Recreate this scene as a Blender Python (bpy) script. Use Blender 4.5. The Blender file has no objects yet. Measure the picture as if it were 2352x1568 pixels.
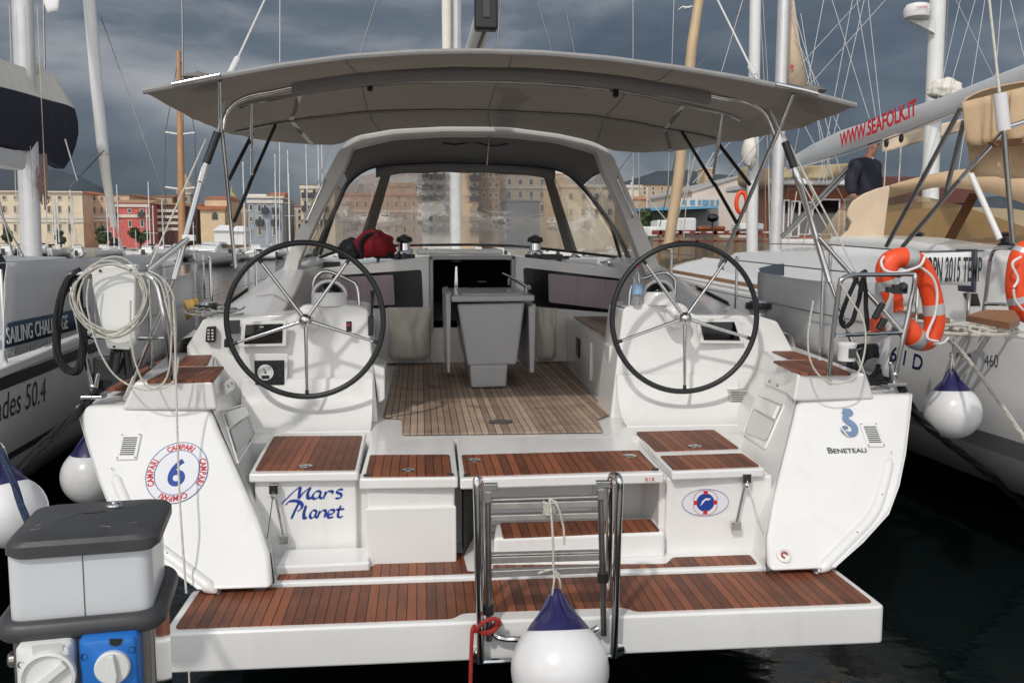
import bpy, bmesh, math, random
from mathutils import Vector as V, Matrix, noise
rnd = random.Random(7)
SC = bpy.context.scene
R = math.radians
# ---------------------------------------------------------------- camera
FPX = 2100.0                                   # focal length in photo pixels (photo read at 2352 x 1568)
PITCH, YAW, ROLL = R(5.983), R(5.706), R(.145)
CAM = V((-.4865, -4.8, 2.1))
FW = V((math.sin(YAW)*math.cos(PITCH), math.cos(YAW)*math.cos(PITCH), -math.sin(PITCH)))
RT = V((math.cos(YAW), -math.sin(YAW), 0)); UP = RT.cross(FW)
RT, UP = RT*math.cos(ROLL)+UP*math.sin(ROLL), UP*math.cos(ROLL)-RT*math.sin(ROLL)
cd = bpy.data.cameras.new('camera'); cam = bpy.data.objects.new('camera', cd); SC.collection.objects.link(cam)
cd.sensor_width = 36; cd.lens = 36*FPX/2352; cd.clip_start = .05; cd.clip_end = 20000
M = Matrix((RT, UP, -FW)).transposed().to_4x4(); M.translation = CAM; cam.matrix_world = M
SC.camera = cam
def ray(px, py): return FW + RT*((px-1176)/FPX) + UP*((784-py)/FPX)
def HX(px, py, v): d = ray(px, py); return CAM + d*((v-CAM.x)/d.x)
def HY(px, py, v): d = ray(px, py); return CAM + d*((v-CAM.y)/d.y)
def HZ(px, py, v): d = ray(px, py); return CAM + d*((v-CAM.z)/d.z)
def HP(px, py, p, n): d = ray(px, py); return CAM + d*((V(p)-CAM).dot(V(n))/d.dot(V(n)))
def HD(px, py, d): return CAM + ray(px, py)*d
# ---------------------------------------------------------------- sky and sun
SUN = V((.42, .76, -.84)).normalized()         # direction the light travels
el = math.asin(-SUN.z); az = math.atan2(-SUN.x, -SUN.y)
w = bpy.data.worlds.new('World'); SC.world = w; w.use_nodes = True
nt = w.node_tree; nt.nodes.clear()
def nn(t, **k):
    n = nt.nodes.new(t)
    for a, b in k.items(): setattr(n, a, b)
    return n
L = lambda a, b: nt.links.new(a, b)
sky = nn('ShaderNodeTexSky', sky_type='NISHITA', sun_disc=False, sun_elevation=el, sun_rotation=az)
tc = nn('ShaderNodeTexCoord'); mp = nn('ShaderNodeMapping'); mp.inputs['Scale'].default_value = (1, 1, 2.8); mp.inputs['Location'].default_value = (25.789, 14.705, 17.370)
L(tc.outputs['Generated'], mp.inputs['Vector'])
n1 = nn('ShaderNodeTexNoise'); n1.inputs['Scale'].default_value = 2.5; n1.inputs['Detail'].default_value = 7; n1.inputs['Roughness'].default_value = .52; n1.inputs['Distortion'].default_value = .35
L(mp.outputs['Vector'], n1.inputs['Vector'])
rp = nn('ShaderNodeValToRGB'); L(n1.outputs['Fac'], rp.inputs['Fac'])
e = rp.color_ramp.elements
e[0].position = .36; e[0].color = (.064, .083, .110, 1); e[1].position = .68; e[1].color = (.44, .44, .46, 1)
x = e.new(.47); x.color = (.115, .139, .172, 1); x = e.new(.555); x.color = (.25, .266, .292, 1)
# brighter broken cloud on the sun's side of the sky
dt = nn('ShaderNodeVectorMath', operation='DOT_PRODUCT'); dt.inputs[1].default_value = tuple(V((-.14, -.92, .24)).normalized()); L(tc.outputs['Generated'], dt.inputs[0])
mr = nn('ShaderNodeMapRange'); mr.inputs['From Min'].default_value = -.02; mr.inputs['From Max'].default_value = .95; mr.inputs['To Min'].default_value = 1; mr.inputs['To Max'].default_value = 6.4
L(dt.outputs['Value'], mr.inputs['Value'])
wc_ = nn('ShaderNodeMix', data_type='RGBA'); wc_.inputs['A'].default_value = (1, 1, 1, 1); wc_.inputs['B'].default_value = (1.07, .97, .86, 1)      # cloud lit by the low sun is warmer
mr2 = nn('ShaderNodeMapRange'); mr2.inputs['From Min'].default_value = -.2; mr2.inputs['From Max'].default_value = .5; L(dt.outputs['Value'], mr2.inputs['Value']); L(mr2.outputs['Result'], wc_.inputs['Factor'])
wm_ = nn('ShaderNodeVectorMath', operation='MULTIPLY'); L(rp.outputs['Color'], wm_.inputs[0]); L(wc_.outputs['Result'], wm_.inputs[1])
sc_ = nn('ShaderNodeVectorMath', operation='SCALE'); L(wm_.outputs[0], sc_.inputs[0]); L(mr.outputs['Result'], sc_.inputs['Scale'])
sk = nn('ShaderNodeVectorMath', operation='SCALE'); sk.inputs['Scale'].default_value = .1; L(sky.outputs['Color'], sk.inputs[0])
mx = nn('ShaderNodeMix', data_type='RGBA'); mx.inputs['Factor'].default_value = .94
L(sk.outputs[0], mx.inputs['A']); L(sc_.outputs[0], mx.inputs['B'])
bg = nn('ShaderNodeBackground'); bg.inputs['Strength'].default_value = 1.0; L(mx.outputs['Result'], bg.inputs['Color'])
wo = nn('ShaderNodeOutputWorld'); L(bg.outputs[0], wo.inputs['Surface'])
sl = bpy.data.lights.new('sun', 'SUN'); sl.energy = 1.5; sl.angle = R(2.2); sl.color = (1, .95, .885)
so = bpy.data.objects.new('sun', sl); SC.collection.objects.link(so); so.rotation_euler = SUN.to_track_quat('-Z', 'Y').to_euler()
SC.view_settings.view_transform = 'Standard'; SC.view_settings.look = 'None'; SC.view_settings.gamma = 1; SC.view_settings.exposure = .12
SC.cycles.max_bounces = 10; SC.cycles.transparent_max_bounces = 16
# ---------------------------------------------------------------- materials
MATS = {}
def mat(name, col, rough=.5, metal=0, var=.12, vs=6, bump=0, bs=60, coat=0, spec=.5, grime=0, trans=0, stretch=(1, 1, 1)):
    if name in MATS: return MATS[name]
    m = bpy.data.materials.new(name); m.use_nodes = True; t = m.node_tree; b = t.nodes['Principled BSDF']
    b.inputs['Roughness'].default_value = rough; b.inputs['Metallic'].default_value = metal
    b.inputs['Coat Weight'].default_value = coat; b.inputs['Coat Roughness'].default_value = .08; b.inputs['Specular IOR Level'].default_value = spec
    g = t.nodes.new('ShaderNodeNewGeometry'); mp = t.nodes.new('ShaderNodeMapping'); mp.inputs['Scale'].default_value = stretch
    t.links.new(g.outputs['Position'], mp.inputs['Vector'])
    n = t.nodes.new('ShaderNodeTexNoise'); n.inputs['Scale'].default_value = vs; n.inputs['Detail'].default_value = 6; n.inputs['Roughness'].default_value = .62
    t.links.new(mp.outputs['Vector'], n.inputs['Vector'])
    r = t.nodes.new('ShaderNodeValToRGB'); r.color_ramp.elements[0].position = .3; r.color_ramp.elements[1].position = .7
    r.color_ramp.elements[0].color = (*[c*(1-var) for c in col], 1); r.color_ramp.elements[1].color = (*[min(1, c*(1+var*.6)) for c in col], 1)
    t.links.new(n.outputs['Fac'], r.inputs['Fac']); src = r.outputs['Color']
    if grime:
        n2 = t.nodes.new('ShaderNodeTexNoise'); n2.inputs['Scale'].default_value = 3.3; n2.inputs['Detail'].default_value = 9; n2.inputs['Roughness'].default_value = .75
        mp2 = t.nodes.new('ShaderNodeMapping'); mp2.inputs['Scale'].default_value = (2.6, 2.6, .45); t.links.new(g.outputs['Position'], mp2.inputs['Vector']); t.links.new(mp2.outputs['Vector'], n2.inputs['Vector'])
        r2 = t.nodes.new('ShaderNodeMapRange'); r2.inputs['From Min'].default_value = .52; r2.inputs['From Max'].default_value = .78; r2.inputs['To Max'].default_value = grime
        t.links.new(n2.outputs['Fac'], r2.inputs['Value'])
        mx = t.nodes.new('ShaderNodeMix'); mx.data_type = 'RGBA'; mx.inputs['B'].default_value = (*[c*.62 for c in (col[0], col[1]*.95, col[2]*.85)], 1)
        t.links.new(r2.outputs['Result'], mx.inputs['Factor']); t.links.new(src, mx.inputs['A']); src = mx.outputs['Result']
    t.links.new(src, b.inputs['Base Color'])
    rr = t.nodes.new('ShaderNodeMapRange'); rr.inputs['To Min'].default_value = max(.02, rough*.8); rr.inputs['To Max'].default_value = min(1, rough*1.25)
    t.links.new(n.outputs['Fac'], rr.inputs['Value']); t.links.new(rr.outputs['Result'], b.inputs['Roughness'])
    if bump:
        n3 = t.nodes.new('ShaderNodeTexNoise'); n3.inputs['Scale'].default_value = bs; n3.inputs['Detail'].default_value = 4
        t.links.new(mp.outputs['Vector'], n3.inputs['Vector'])
        bp = t.nodes.new('ShaderNodeBump'); bp.inputs['Strength'].default_value = bump; bp.inputs['Distance'].default_value = .01
        t.links.new(n3.outputs['Fac'], bp.inputs['Height']); t.links.new(bp.outputs['Normal'], b.inputs['Normal'])
    if trans: b.inputs['Transmission Weight'].default_value = trans
    MATS[name] = m; return m
def teak(name, c1, c2, seam, pitch=.0432, rough=.55, stain=None, x0=0):
    m = bpy.data.materials.new(name); m.use_nodes = True; t = m.node_tree; b = t.nodes['Principled BSDF']; N = t.nodes.new; K = t.links.new
    g = N('ShaderNodeNewGeometry'); s = N('ShaderNodeSeparateXYZ'); K(g.outputs['Position'], s.inputs[0])
    def mth(op, a, bb=None):
        q = N('ShaderNodeMath'); q.operation = op
        for i, vv in enumerate((a, bb)):
            if vv is None: continue
            if isinstance(vv, (int, float)): q.inputs[i].default_value = vv
            else: K(vv, q.inputs[i])
        return q.outputs[0]
    u = mth('DIVIDE', mth('ADD', s.outputs['X'], x0+20), pitch); fl = mth('FLOOR', u); fr = mth('SUBTRACT', u, fl)
    wn = N('ShaderNodeTexWhiteNoise'); wn.noise_dimensions = '1D'; K(fl, wn.inputs['W'])
    mp = N('ShaderNodeMapping'); mp.inputs['Scale'].default_value = (95, 5, 5); K(g.outputs['Position'], mp.inputs['Vector'])
    cv = N('ShaderNodeVectorMath'); cv.operation = 'ADD'; K(mp.outputs['Vector'], cv.inputs[0]); K(wn.outputs['Color'], cv.inputs[1])
    gr = N('ShaderNodeTexNoise'); gr.inputs['Scale'].default_value = 1.2; gr.inputs['Detail'].default_value = 7; gr.inputs['Roughness'].default_value = .65; K(cv.outputs[0], gr.inputs['Vector'])
    bl = N('ShaderNodeTexNoise'); bl.inputs['Scale'].default_value = 5.5; bl.inputs['Detail'].default_value = 5; K(g.outputs['Position'], bl.inputs['Vector'])
    f = mth('ADD', mth('ADD', .07, mth('MULTIPLY', wn.outputs['Value'], .32)), mth('ADD', mth('MULTIPLY', gr.outputs['Fac'], .40), mth('MULTIPLY', bl.outputs['Fac'], .40)))
    r = N('ShaderNodeValToRGB'); r.color_ramp.elements[0].position = .34; r.color_ramp.elements[1].position = .92
    r.color_ramp.elements[0].color = (*c1, 1); r.color_ramp.elements[1].color = (*c2, 1); K(f, r.inputs['Fac']); src = r.outputs['Color']
    if stain:
        b2 = N('ShaderNodeTexNoise'); b2.inputs['Scale'].default_value = 3.1; b2.inputs['Detail'].default_value = 8; b2.inputs['Roughness'].default_value = .7; K(g.outputs['Position'], b2.inputs['Vector'])
        q = N('ShaderNodeMapRange'); q.inputs['From Min'].default_value = .56; q.inputs['From Max'].default_value = .68; q.inputs['To Max'].default_value = .8; K(b2.outputs['Fac'], q.inputs['Value'])
        mx = N('ShaderNodeMix'); mx.data_type = 'RGBA'; K(q.outputs['Result'], mx.inputs['Factor']); K(src, mx.inputs['A']); mx.inputs['B'].default_value = (*stain, 1); src = mx.outputs['Result']
    sm = mth('LESS_THAN', fr, seam/pitch)
    mx = N('ShaderNodeMix'); mx.data_type = 'RGBA'; K(sm, mx.inputs['Factor']); K(src, mx.inputs['A']); mx.inputs['B'].default_value = (.008, .008, .008, 1)
    K(mx.outputs['Result'], b.inputs['Base Color']); b.inputs['Roughness'].default_value = rough
    bp = N('ShaderNodeBump'); bp.inputs['Strength'].default_value = .25; bp.inputs['Distance'].default_value = .004
    K(mth('SUBTRACT', gr.outputs['Fac'], mth('MULTIPLY', sm, 1.0)), bp.inputs['Height']); K(bp.outputs['Normal'], b.inputs['Normal'])
    MATS[name] = m; return m
GEL = mat('gelcoat', (.80, .795, .775), .24, var=.035, vs=2.5, bump=.02, bs=5, coat=.35, grime=.22)
GELN = mat('gelcoat_nonslip', (.74, .74, .72), .5, var=.04, vs=4, bump=.15, bs=350, grime=.15)
HULLW = mat('hull_white', (.80, .80, .79), .2, var=.05, vs=1.2, coat=.4, grime=.12)
CHROME = mat('stainless', (.62, .62, .61), .11, 1, var=.08, vs=14)
STEELB = mat('brushed_steel', (.30, .29, .28), .30, 1, var=.15, vs=20, grime=.4)
ALU = mat('anodised_alu', (.60, .60, .60), .4, .25, var=.08)
MASTW = mat('mast_white', (.74, .74, .72), .3, var=.06, grime=.12)
BLACK = mat('black_plastic', (.016, .017, .018), .35, var=.2)
RUBBER = mat('black_rim', (.014, .016, .018), .42, var=.2, vs=30)
SCREEN = mat('black_glass', (.004, .004, .005), .06, var=.1, coat=.5)
DGREY = mat('dark_grey_plastic', (.050, .051, .053), .42, var=.22, vs=9, bump=.06, bs=200, grime=.5)
CANVAS = mat('bimini_canvas', (.215, .195, .172), .85, var=.12, vs=3, bump=.6, bs=4, stretch=(1, 3, 1), grime=.2)
def translucent(m, f, c):
    t = m.node_tree; b = t.nodes['Principled BSDF']; o = [n for n in t.nodes if n.type == 'OUTPUT_MATERIAL'][0]; x_ = t.nodes.new('ShaderNodeMixShader'); x_.inputs[0].default_value = f
    tl_ = t.nodes.new('ShaderNodeBsdfTranslucent'); tl_.inputs[0].default_value = (*c, 1); t.links.new(b.outputs[0], x_.inputs[1]); t.links.new(tl_.outputs[0], x_.inputs[2]); t.links.new(x_.outputs[0], o.inputs[0])
translucent(CANVAS, .13, (.36, .30, .24))
CANVASD = mat('sprayhood_lining', (.20, .196, .188), .85, var=.08, vs=4, bump=.25, bs=12)
ARCH = mat('arch_gelcoat', (.60, .59, .56), .32, var=.06, vs=3)
GREYP = mat('grey_gelcoat', (.38, .385, .39), .32, var=.04, coat=.2)
CREAM = mat('cream_canvas', (.78, .74, .65), .8, var=.10, bump=.35, bs=16)
TANC = mat('tan_canvas', (.56, .40, .245), .85, var=.10, vs=4, bump=.3, bs=9)
TANL = mat('light_tan_canvas', (.66, .52, .37), .85, var=.08, vs=4, bump=.3, bs=9)
NAVYC = mat('navy_canvas', (.008, .010, .026), .8, var=.2, bump=.3, bs=12)
SAILC = mat('sail_cream', (.78, .74, .66), .8, var=.08, bump=.3, bs=9)
GREYC = mat('grey_cloth', (.60, .61, .62), .75, var=.06, vs=3, bump=.3, bs=7)
WHITEC = mat('white_cloth', (.74, .74, .74), .75, var=.05, bump=.25, bs=8)
PAD = mat('white_pad', (.78, .78, .75), .4, var=.04, grime=.2)
FENW = mat('fender_white', (.77, .77, .77), .24, var=.05, vs=6, coat=.25, grime=.16)
FENB = mat('fender_navy', (.016, .014, .085), .3, var=.2, coat=.2)
ROPEW = mat('white_rope', (.60, .575, .50), .85, var=.2, vs=60, bump=.7, bs=160)
ROPEB = mat('black_rope', (.010, .011, .013), .75, var=.5, vs=60, bump=.9, bs=120)
ROPEN = mat('navy_rope', (.025, .045, .10), .8, var=.6, vs=70, bump=.8, bs=120)
ROPER = mat('red_rope', (.42, .035, .03), .8, var=.3, vs=60, bump=.7, bs=200)
ORANGE = mat('buoy_orange', (.86, .085, .018), .42, var=.10, vs=9, bump=.15, bs=20)
REFL = mat('reflective_tape', (.52, .54, .54), .35, .2, var=.08)
RED = mat('red_cloth', (.24, .006, .014), .8, var=.35, vs=14, bump=.6, bs=16)
BLKC = mat('black_cloth', (.010, .012, .016), .85, var=.4, vs=14, bump=.6, bs=16)
INKB = mat('ink_blue', (.015, .05, .30), .4, var=.06)
INKR = mat('ink_red', (.55, .02, .03), .4, var=.06)
INKK = mat('ink_black', (.02, .022, .026), .4, var=.1)
INKG = mat('ink_grey', (.11, .12, .13), .3, .3, var=.1)
INKN = mat('ink_navy', (.012, .022, .14), .4, var=.1)
STICK = mat('sticker_white', (.74, .75, .78), .3, var=.03)
BANNB = mat('banner_blue', (.018, .045, .085), .7, var=.1)
TEAKW = teak('teak_oiled', (.06, .018, .008), (.335, .104, .042), .0046)
TEAKD = teak('teak_weathered', (.17, .108, .072), (.56, .43, .325), .0046, rough=.7, stain=(.12, .05, .026))
WOODV = mat('varnished_wood', (.30, .085, .025), .3, var=.3, vs=3, stretch=(1, 1, 8), coat=.4)
WOODT = mat('wood_trim', (.30, .15, .07), .5, var=.25, vs=5)
MASTT = mat('wood_spar', (.58, .42, .25), .4, var=.12, vs=1.5)
SAFE = mat('socket_white', (.70, .71, .69), .42, var=.06, vs=9, grime=.35)
SOCKB = mat('socket_blue', (.012, .15, .52), .36, var=.1, vs=7, grime=.3)
CURT = mat('curtain', (.40, .33, .36), .9, var=.12, vs=2, stretch=(14, 1, .6))
CABGL = mat('cabin_glass', (.006, .006, .007), .12, var=.1, spec=.25)
DARKIN = mat('cabin_shadow_lining', (.02, .02, .021), .7)  # near-black colour stands in for the shade inside cabin and recess
def clearplastic():
    m = bpy.data.materials.new('clear_vinyl'); m.use_nodes = True; t = m.node_tree; t.nodes.clear(); N = t.nodes.new; K = t.links.new
    o = N('ShaderNodeOutputMaterial'); tr = N('ShaderNodeBsdfTransparent'); tr.inputs[0].default_value = (.97, .97, .95, 1)
    gl = N('ShaderNodeBsdfGlossy'); gl.inputs['Roughness'].default_value = .10
    df = N('ShaderNodeBsdfDiffuse'); df.inputs[0].default_value = (.85, .80, .74, 1)
    rf = N('ShaderNodeBsdfRefraction'); rf.inputs['IOR'].default_value = 1.04; rf.inputs['Roughness'].default_value = .012; rf.inputs[0].default_value = (.98, .97, .95, 1)
    g = N('ShaderNodeNewGeometry'); mp = N('ShaderNodeMapping'); mp.inputs['Scale'].default_value = (1.3, 1.3, 2.2); K(g.outputs['Position'], mp.inputs[0])
    n = N('ShaderNodeTexNoise'); n.inputs['Scale'].default_value = 3.4; n.inputs['Detail'].default_value = 4; n.inputs['Distortion'].default_value = 1.2; K(mp.outputs[0], n.inputs['Vector'])
    bp = N('ShaderNodeBump'); bp.inputs['Strength'].default_value = .2; bp.inputs['Distance'].default_value = .05; K(n.outputs['Fac'], bp.inputs['Height'])
    K(bp.outputs[0], rf.inputs['Normal']); K(bp.outputs[0], gl.inputs['Normal'])
    m1 = N('ShaderNodeMixShader'); m1.inputs[0].default_value = .55; K(tr.outputs[0], m1.inputs[1]); K(rf.outputs[0], m1.inputs[2])
    rr = N('ShaderNodeMapRange'); rr.inputs['From Min'].default_value = .35; rr.inputs['From Max'].default_value = .75; rr.inputs['To Min'].default_value = .05; rr.inputs['To Max'].default_value = .24; K(n.outputs['Fac'], rr.inputs['Value'])
    m2 = N('ShaderNodeMixShader'); K(rr.outputs[0], m2.inputs[0]); K(m1.outputs[0], m2.inputs[1]); K(df.outputs[0], m2.inputs[2])
    m3 = N('ShaderNodeMixShader'); m3.inputs[0].default_value = .13; K(m2.outputs[0], m3.inputs[1]); K(gl.outputs[0], m3.inputs[2])
    K(m3.outputs[0], o.inputs[0]); MATS['clear_vinyl'] = m; return m
VINYL = clearplastic()
def tintvinyl():
    m = VINYL.copy(); m.name = 'tinted_vinyl'
    for n in m.node_tree.nodes:
        if n.type == 'BSDF_TRANSPARENT': n.inputs[0].default_value = (.74, .60, .44, 1)
        if n.type == 'BSDF_REFRACTION': n.inputs[0].default_value = (.74, .60, .44, 1)
        if n.type == 'BSDF_DIFFUSE': n.inputs[0].default_value = (.40, .28, .16, 1)
    return m
def glassmat():
    m = mat('bottle_plastic', (.9, .93, .95), .05, var=.01); m.node_tree.nodes['Principled BSDF'].inputs['Transmission Weight'].default_value = .92; return m
PET = glassmat()
# ---------------------------------------------------------------- mesh building
class MB:
    def __init__(s): s.v = []; s.f = []; s.m = []; s.mats = []; s.cur = 0
    def use(s, m):
        if m not in s.mats: s.mats.append(m)
        s.cur = s.mats.index(m); return s
    def add(s, vs, fs):
        o = len(s.v); s.v += [tuple(p) for p in vs]
        for f in fs: s.f.append([o+i for i in f]); s.m.append(s.cur)
        return s
    def box(s, c, d, rot=None):
        c = V(c); M3 = rot or Matrix.Identity(3)
        vs = [c + M3 @ V((i*d[0]/2, j*d[1]/2, k*d[2]/2)) for i in (-1, 1) for j in (-1, 1) for k in (-1, 1)]
        return s.add(vs, [(0, 1, 3, 2), (4, 6, 7, 5), (0, 4, 5, 1), (2, 3, 7, 6), (0, 2, 6, 4), (1, 5, 7, 3)])
    def bx(s, x0, x1, y0, y1, z0, z1): return s.box(((x0+x1)/2, (y0+y1)/2, (z0+z1)/2), (x1-x0, y1-y0, z1-z0))
    def prism(s, pts, vec):
        pts = [V(p) for p in pts]; vec = V(vec); n = len(pts)
        nr = sum(((pts[i]).cross(pts[(i+1) % n]) for i in range(n)), V((0, 0, 0)))
        if nr.dot(vec) > 0: pts = pts[::-1]
        fs = [tuple(range(n)), tuple(range(2*n-1, n-1, -1))] + [(i, i+n, (i+1) % n+n, (i+1) % n) for i in range(n)]
        return s.add(pts+[p+vec for p in pts], fs)
    def loft(s, rows, cap=False, closed=False):
        n = len(rows[0]); vs = [p for r_ in rows for p in r_]; fs = []
        for i in range(len(rows)-1):
            for j in range(n if closed else n-1):
                k = (j+1) % n; fs.append((i*n+j, i*n+k, (i+1)*n+k, (i+1)*n+j))
        if cap: fs += [tuple(range(n-1, -1, -1)), tuple(range((len(rows)-1)*n, len(rows)*n))]
        return s.add(vs, fs)
    def tube(s, pts, r, seg=10, closed=False, flat=None):
        pts = [V(p) for p in pts]; n = len(pts); rows = []
        rs = r if isinstance(r, (list, tuple)) else [r]*n
        up = None
        for i, p in enumerate(pts):
            a = pts[(i-1) % n] if (i or closed) else p; b = pts[(i+1) % n] if (i < n-1 or closed) else p
            t = (b-a).normalized()
            if up is None:
                up = V((0, 0, 1)) if abs(t.z) < .9 else V((1, 0, 0))
            up = (up - t*up.dot(t)).normalized(); sd = t.cross(up)
            rows.append([p + (up*math.cos(2*math.pi*k/seg) + sd*math.sin(2*math.pi*k/seg)*(flat or 1))*rs[i] for k in range(seg)])
        if closed: rows.append(rows[0]); return s.loft(rows, closed=True)
        return s.loft(rows, cap=True, closed=True)
    def lathe(s, prof, o, ax=(0, 0, 1), seg=24):
        ax = V(ax).normalized(); q = V((0, 0, 1)).rotation_difference(ax); o = V(o)
        rows = [[o + q @ V((r_*math.cos(2*math.pi*k/seg), r_*math.sin(2*math.pi*k/seg), z)) for k in range(seg)] for r_, z in prof]
        return s.loft(rows, cap=True, closed=True)
    def ball(s, c, r, sx=1, sy=1, sz=1, seg=14, wob=0):
        rows = []
        for i in range(1, seg//2+1):
            th = math.pi*(i-.5)/(seg//2); row = []
            for k in range(seg):
                d = V((math.sin(th)*math.cos(2*math.pi*k/seg)*sx, math.sin(th)*math.sin(2*math.pi*k/seg)*sy, math.cos(th)*sz))
                row.append(V(c)+d*r*(1+(wob*noise.noise(d*2.3+V(c)*7) if wob else 0)))
            rows.append(row)
        return s.loft(rows, cap=True, closed=True)
    def text(s, txt, o, xd, yd, size, align='LEFT', shear=0, bold=0, ext=.0015, sx=1):
        c = bpy.data.curves.new('t', 'FONT'); c.body = txt; c.size = size; c.align_x = align; c.align_y = 'BOTTOM_BASELINE'; c.shear = shear; c.offset = bold*size; c.extrude = ext; c.resolution_u = 4
        ob = bpy.data.objects.new('t', c); me = bpy.data.meshes.new_from_object(ob)
        xd = V(xd).normalized(); nz = xd.cross(V(yd)).normalized(); yd = nz.cross(xd)
        s.add([V(o)+xd*p.co.x*sx+yd*p.co.y+nz*p.co.z for p in me.vertices], [tuple(f.vertices) for f in me.polygons])
        bpy.data.objects.remove(ob); bpy.data.curves.remove(c); bpy.data.meshes.remove(me); return s
    def build(s, name, m=None, parent=None, bevel=0, smooth=True, ang=38, sub=0, seg=2):
        me = bpy.data.meshes.new(name); me.from_pydata(s.v, [], s.f)
        for mm in ([m] if m else s.mats): me.materials.append(mm)
        if not m: me.polygons.foreach_set('material_index', s.m)
        bm = bmesh.new(); bm.from_mesh(me); bmesh.ops.recalc_face_normals(bm, faces=bm.faces); bm.to_mesh(me); bm.free()
        if smooth:
            me.polygons.foreach_set('use_smooth', [True]*len(me.polygons)); me.set_sharp_from_angle(angle=R(ang))
        o = bpy.data.objects.new(name, me); SC.collection.objects.link(o)
        if parent: own(o, parent)
        if bevel:
            b = o.modifiers.new('bevel', 'BEVEL'); b.width = bevel; b.segments = seg; b.limit_method = 'ANGLE'; b.angle_limit = R(32); b.harden_normals = True
        if sub: q = o.modifiers.new('sub', 'SUBSURF'); q.levels = sub; q.render_levels = sub
        return o
def worldloc(o):
    l = V(o.location)
    return l
def own(o, parent):
    o.parent = parent
    p = parent; root = parent
    while root.parent: root = root.parent
    if root.type == 'EMPTY' and parent is root: o.matrix_parent_inverse = Matrix.Translation(-V(root.location))
def tag(o, label=None, cat=None, group=None, kind=None):
    if label: o['label'] = label
    if cat: o['category'] = cat
    if group: o['group'] = group
    if kind: o['kind'] = kind
    return o
def thing(name, label, cat, loc=(0, 0, 0), group=None):
    o = bpy.data.objects.new(name, None); SC.collection.objects.link(o); o.location = loc; o.empty_display_size = .2
    return tag(o, label, cat, group)
def copytree(o, parent=None):
    c = o.copy(); SC.collection.objects.link(c); c.parent = parent
    if parent: c.matrix_parent_inverse = o.matrix_parent_inverse
    for ch in list(o.children): copytree(ch, c)
    return c
def arc(c, a, b, t0, t1, n):                     # points on an ellipse spanned by vectors a, b
    c, a, b = V(c), V(a), V(b)
    return [c + a*math.cos(t0+(t1-t0)*i/n) + b*math.sin(t0+(t1-t0)*i/n) for i in range(n+1)]
def smoothpath(pts, n=6, closed=False):           # Catmull-Rom
    pts = [V(p) for p in pts]; out = []; m = len(pts)
    for i in range(m if closed else m-1):
        p0 = pts[(i-1) % m] if (i or closed) else pts[0]; p1 = pts[i]; p2 = pts[(i+1) % m]; p3 = pts[(i+2) % m] if (i+2 < m or closed) else pts[-1]
        for k in range(n):
            t = k/n; out.append(.5*((2*p1)+(p2-p0)*t+(2*p0-5*p1+4*p2-p3)*t*t+(3*p1-p0-3*p2+p3)*t**3))
    if not closed: out.append(pts[-1])
    return out
from mathutils.bvhtree import BVHTree
def wrap(o, target, direction, off=.003):            # lay lettering on the surface it is painted on
    t = BVHTree.FromPolygons([tuple(v.co) for v in target.data.vertices], [tuple(p.vertices) for p in target.data.polygons]); d = V(direction).normalized()
    for v in o.data.vertices:
        h = t.ray_cast(v.co-d*1.5, d)
        if h[0] is not None: v.co = h[0]-d*off
    return o
def bvh(o): return BVHTree.FromPolygons([tuple(v.co) for v in o.data.vertices], [tuple(p.vertices) for p in o.data.polygons])
def seen(o, px, py): return bvh(o).ray_cast(CAM, ray(px, py).normalized())[0] or HD(px, py, 5)      # the point of a surface at a place in the photo
def roundpoly(pts, r, n=4):
    pts = [V(p) for p in pts]; out = []; m = len(pts)
    for i, p in enumerate(pts):
        a = (pts[i-1]-p); b = (pts[(i+1) % m]-p); k = min(r, a.length*.45, b.length*.45)
        a = p+a.normalized()*k; b = p+b.normalized()*k
        for j in range(n+1):
            t = j/n; out.append(a*(1-t)**2+p*2*t*(1-t)+b*t*t)
    return out
def mir(pts): return [V((-p[0], p[1], p[2])) for p in pts]
# ================================================================ THE YACHT
Y = thing('sailing_yacht', 'white sailing yacht seen from astern with twin wheels, teak bathing platform and taupe bimini', 'yacht', (0, 0, 0))
TP, TN = V((0, 0, 1.28)), V((0, -.722, .692))          # transom plane
def T(px, py): return HP(px, py, TP, TN)
# hull shell: sections lofted from the transom to the bow
outer = [T(*p) for p in ((2096, 905), (2091, 955), (2081, 1041), (2066, 1115), (2042, 1180), (1983, 1245), (1920, 1301))]
def section(k):
    y = 13.5*k; wid = 1 + .02*math.sin(k*3) if k < .45 else (1-((k-.45)/.55)**2.1)*1.02; she = .12*k + .25*k*k
    out = []
    for i, p in enumerate(outer):
        fwd = p.y*(1-k); low = i/(len(outer)-1)
        out.append(V((max(.015, p.x*wid*(1-low*.25*k)), y+fwd, p.z+she*(1-low))))
    out.append(V((max(.012, out[-1].x*.62), y+outer[-1].y*(1-k)+.05, .30*(1-k)+.05)))
    out.append(V((0, y+outer[-1].y*(1-k)+.12, .12-.5*min(1, k*4))))
    return out + [V((-p.x, p.y, p.z)) for p in out[-2::-1]]
rows = [section(k) for k in (0, .05, .12, .22, .34, .46, .58, .70, .82, .92, 1.0)]
hull = MB().loft(rows).build('hull', HULLW, Y, ang=50)
MB().loft([[a+V((0, .02, -.02)), b+V((0, .02, -.02))] for a, b in ((r_[0], r_[-1]) for r_ in rows[4:])]).build('foredeck', GELN, Y)
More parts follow.
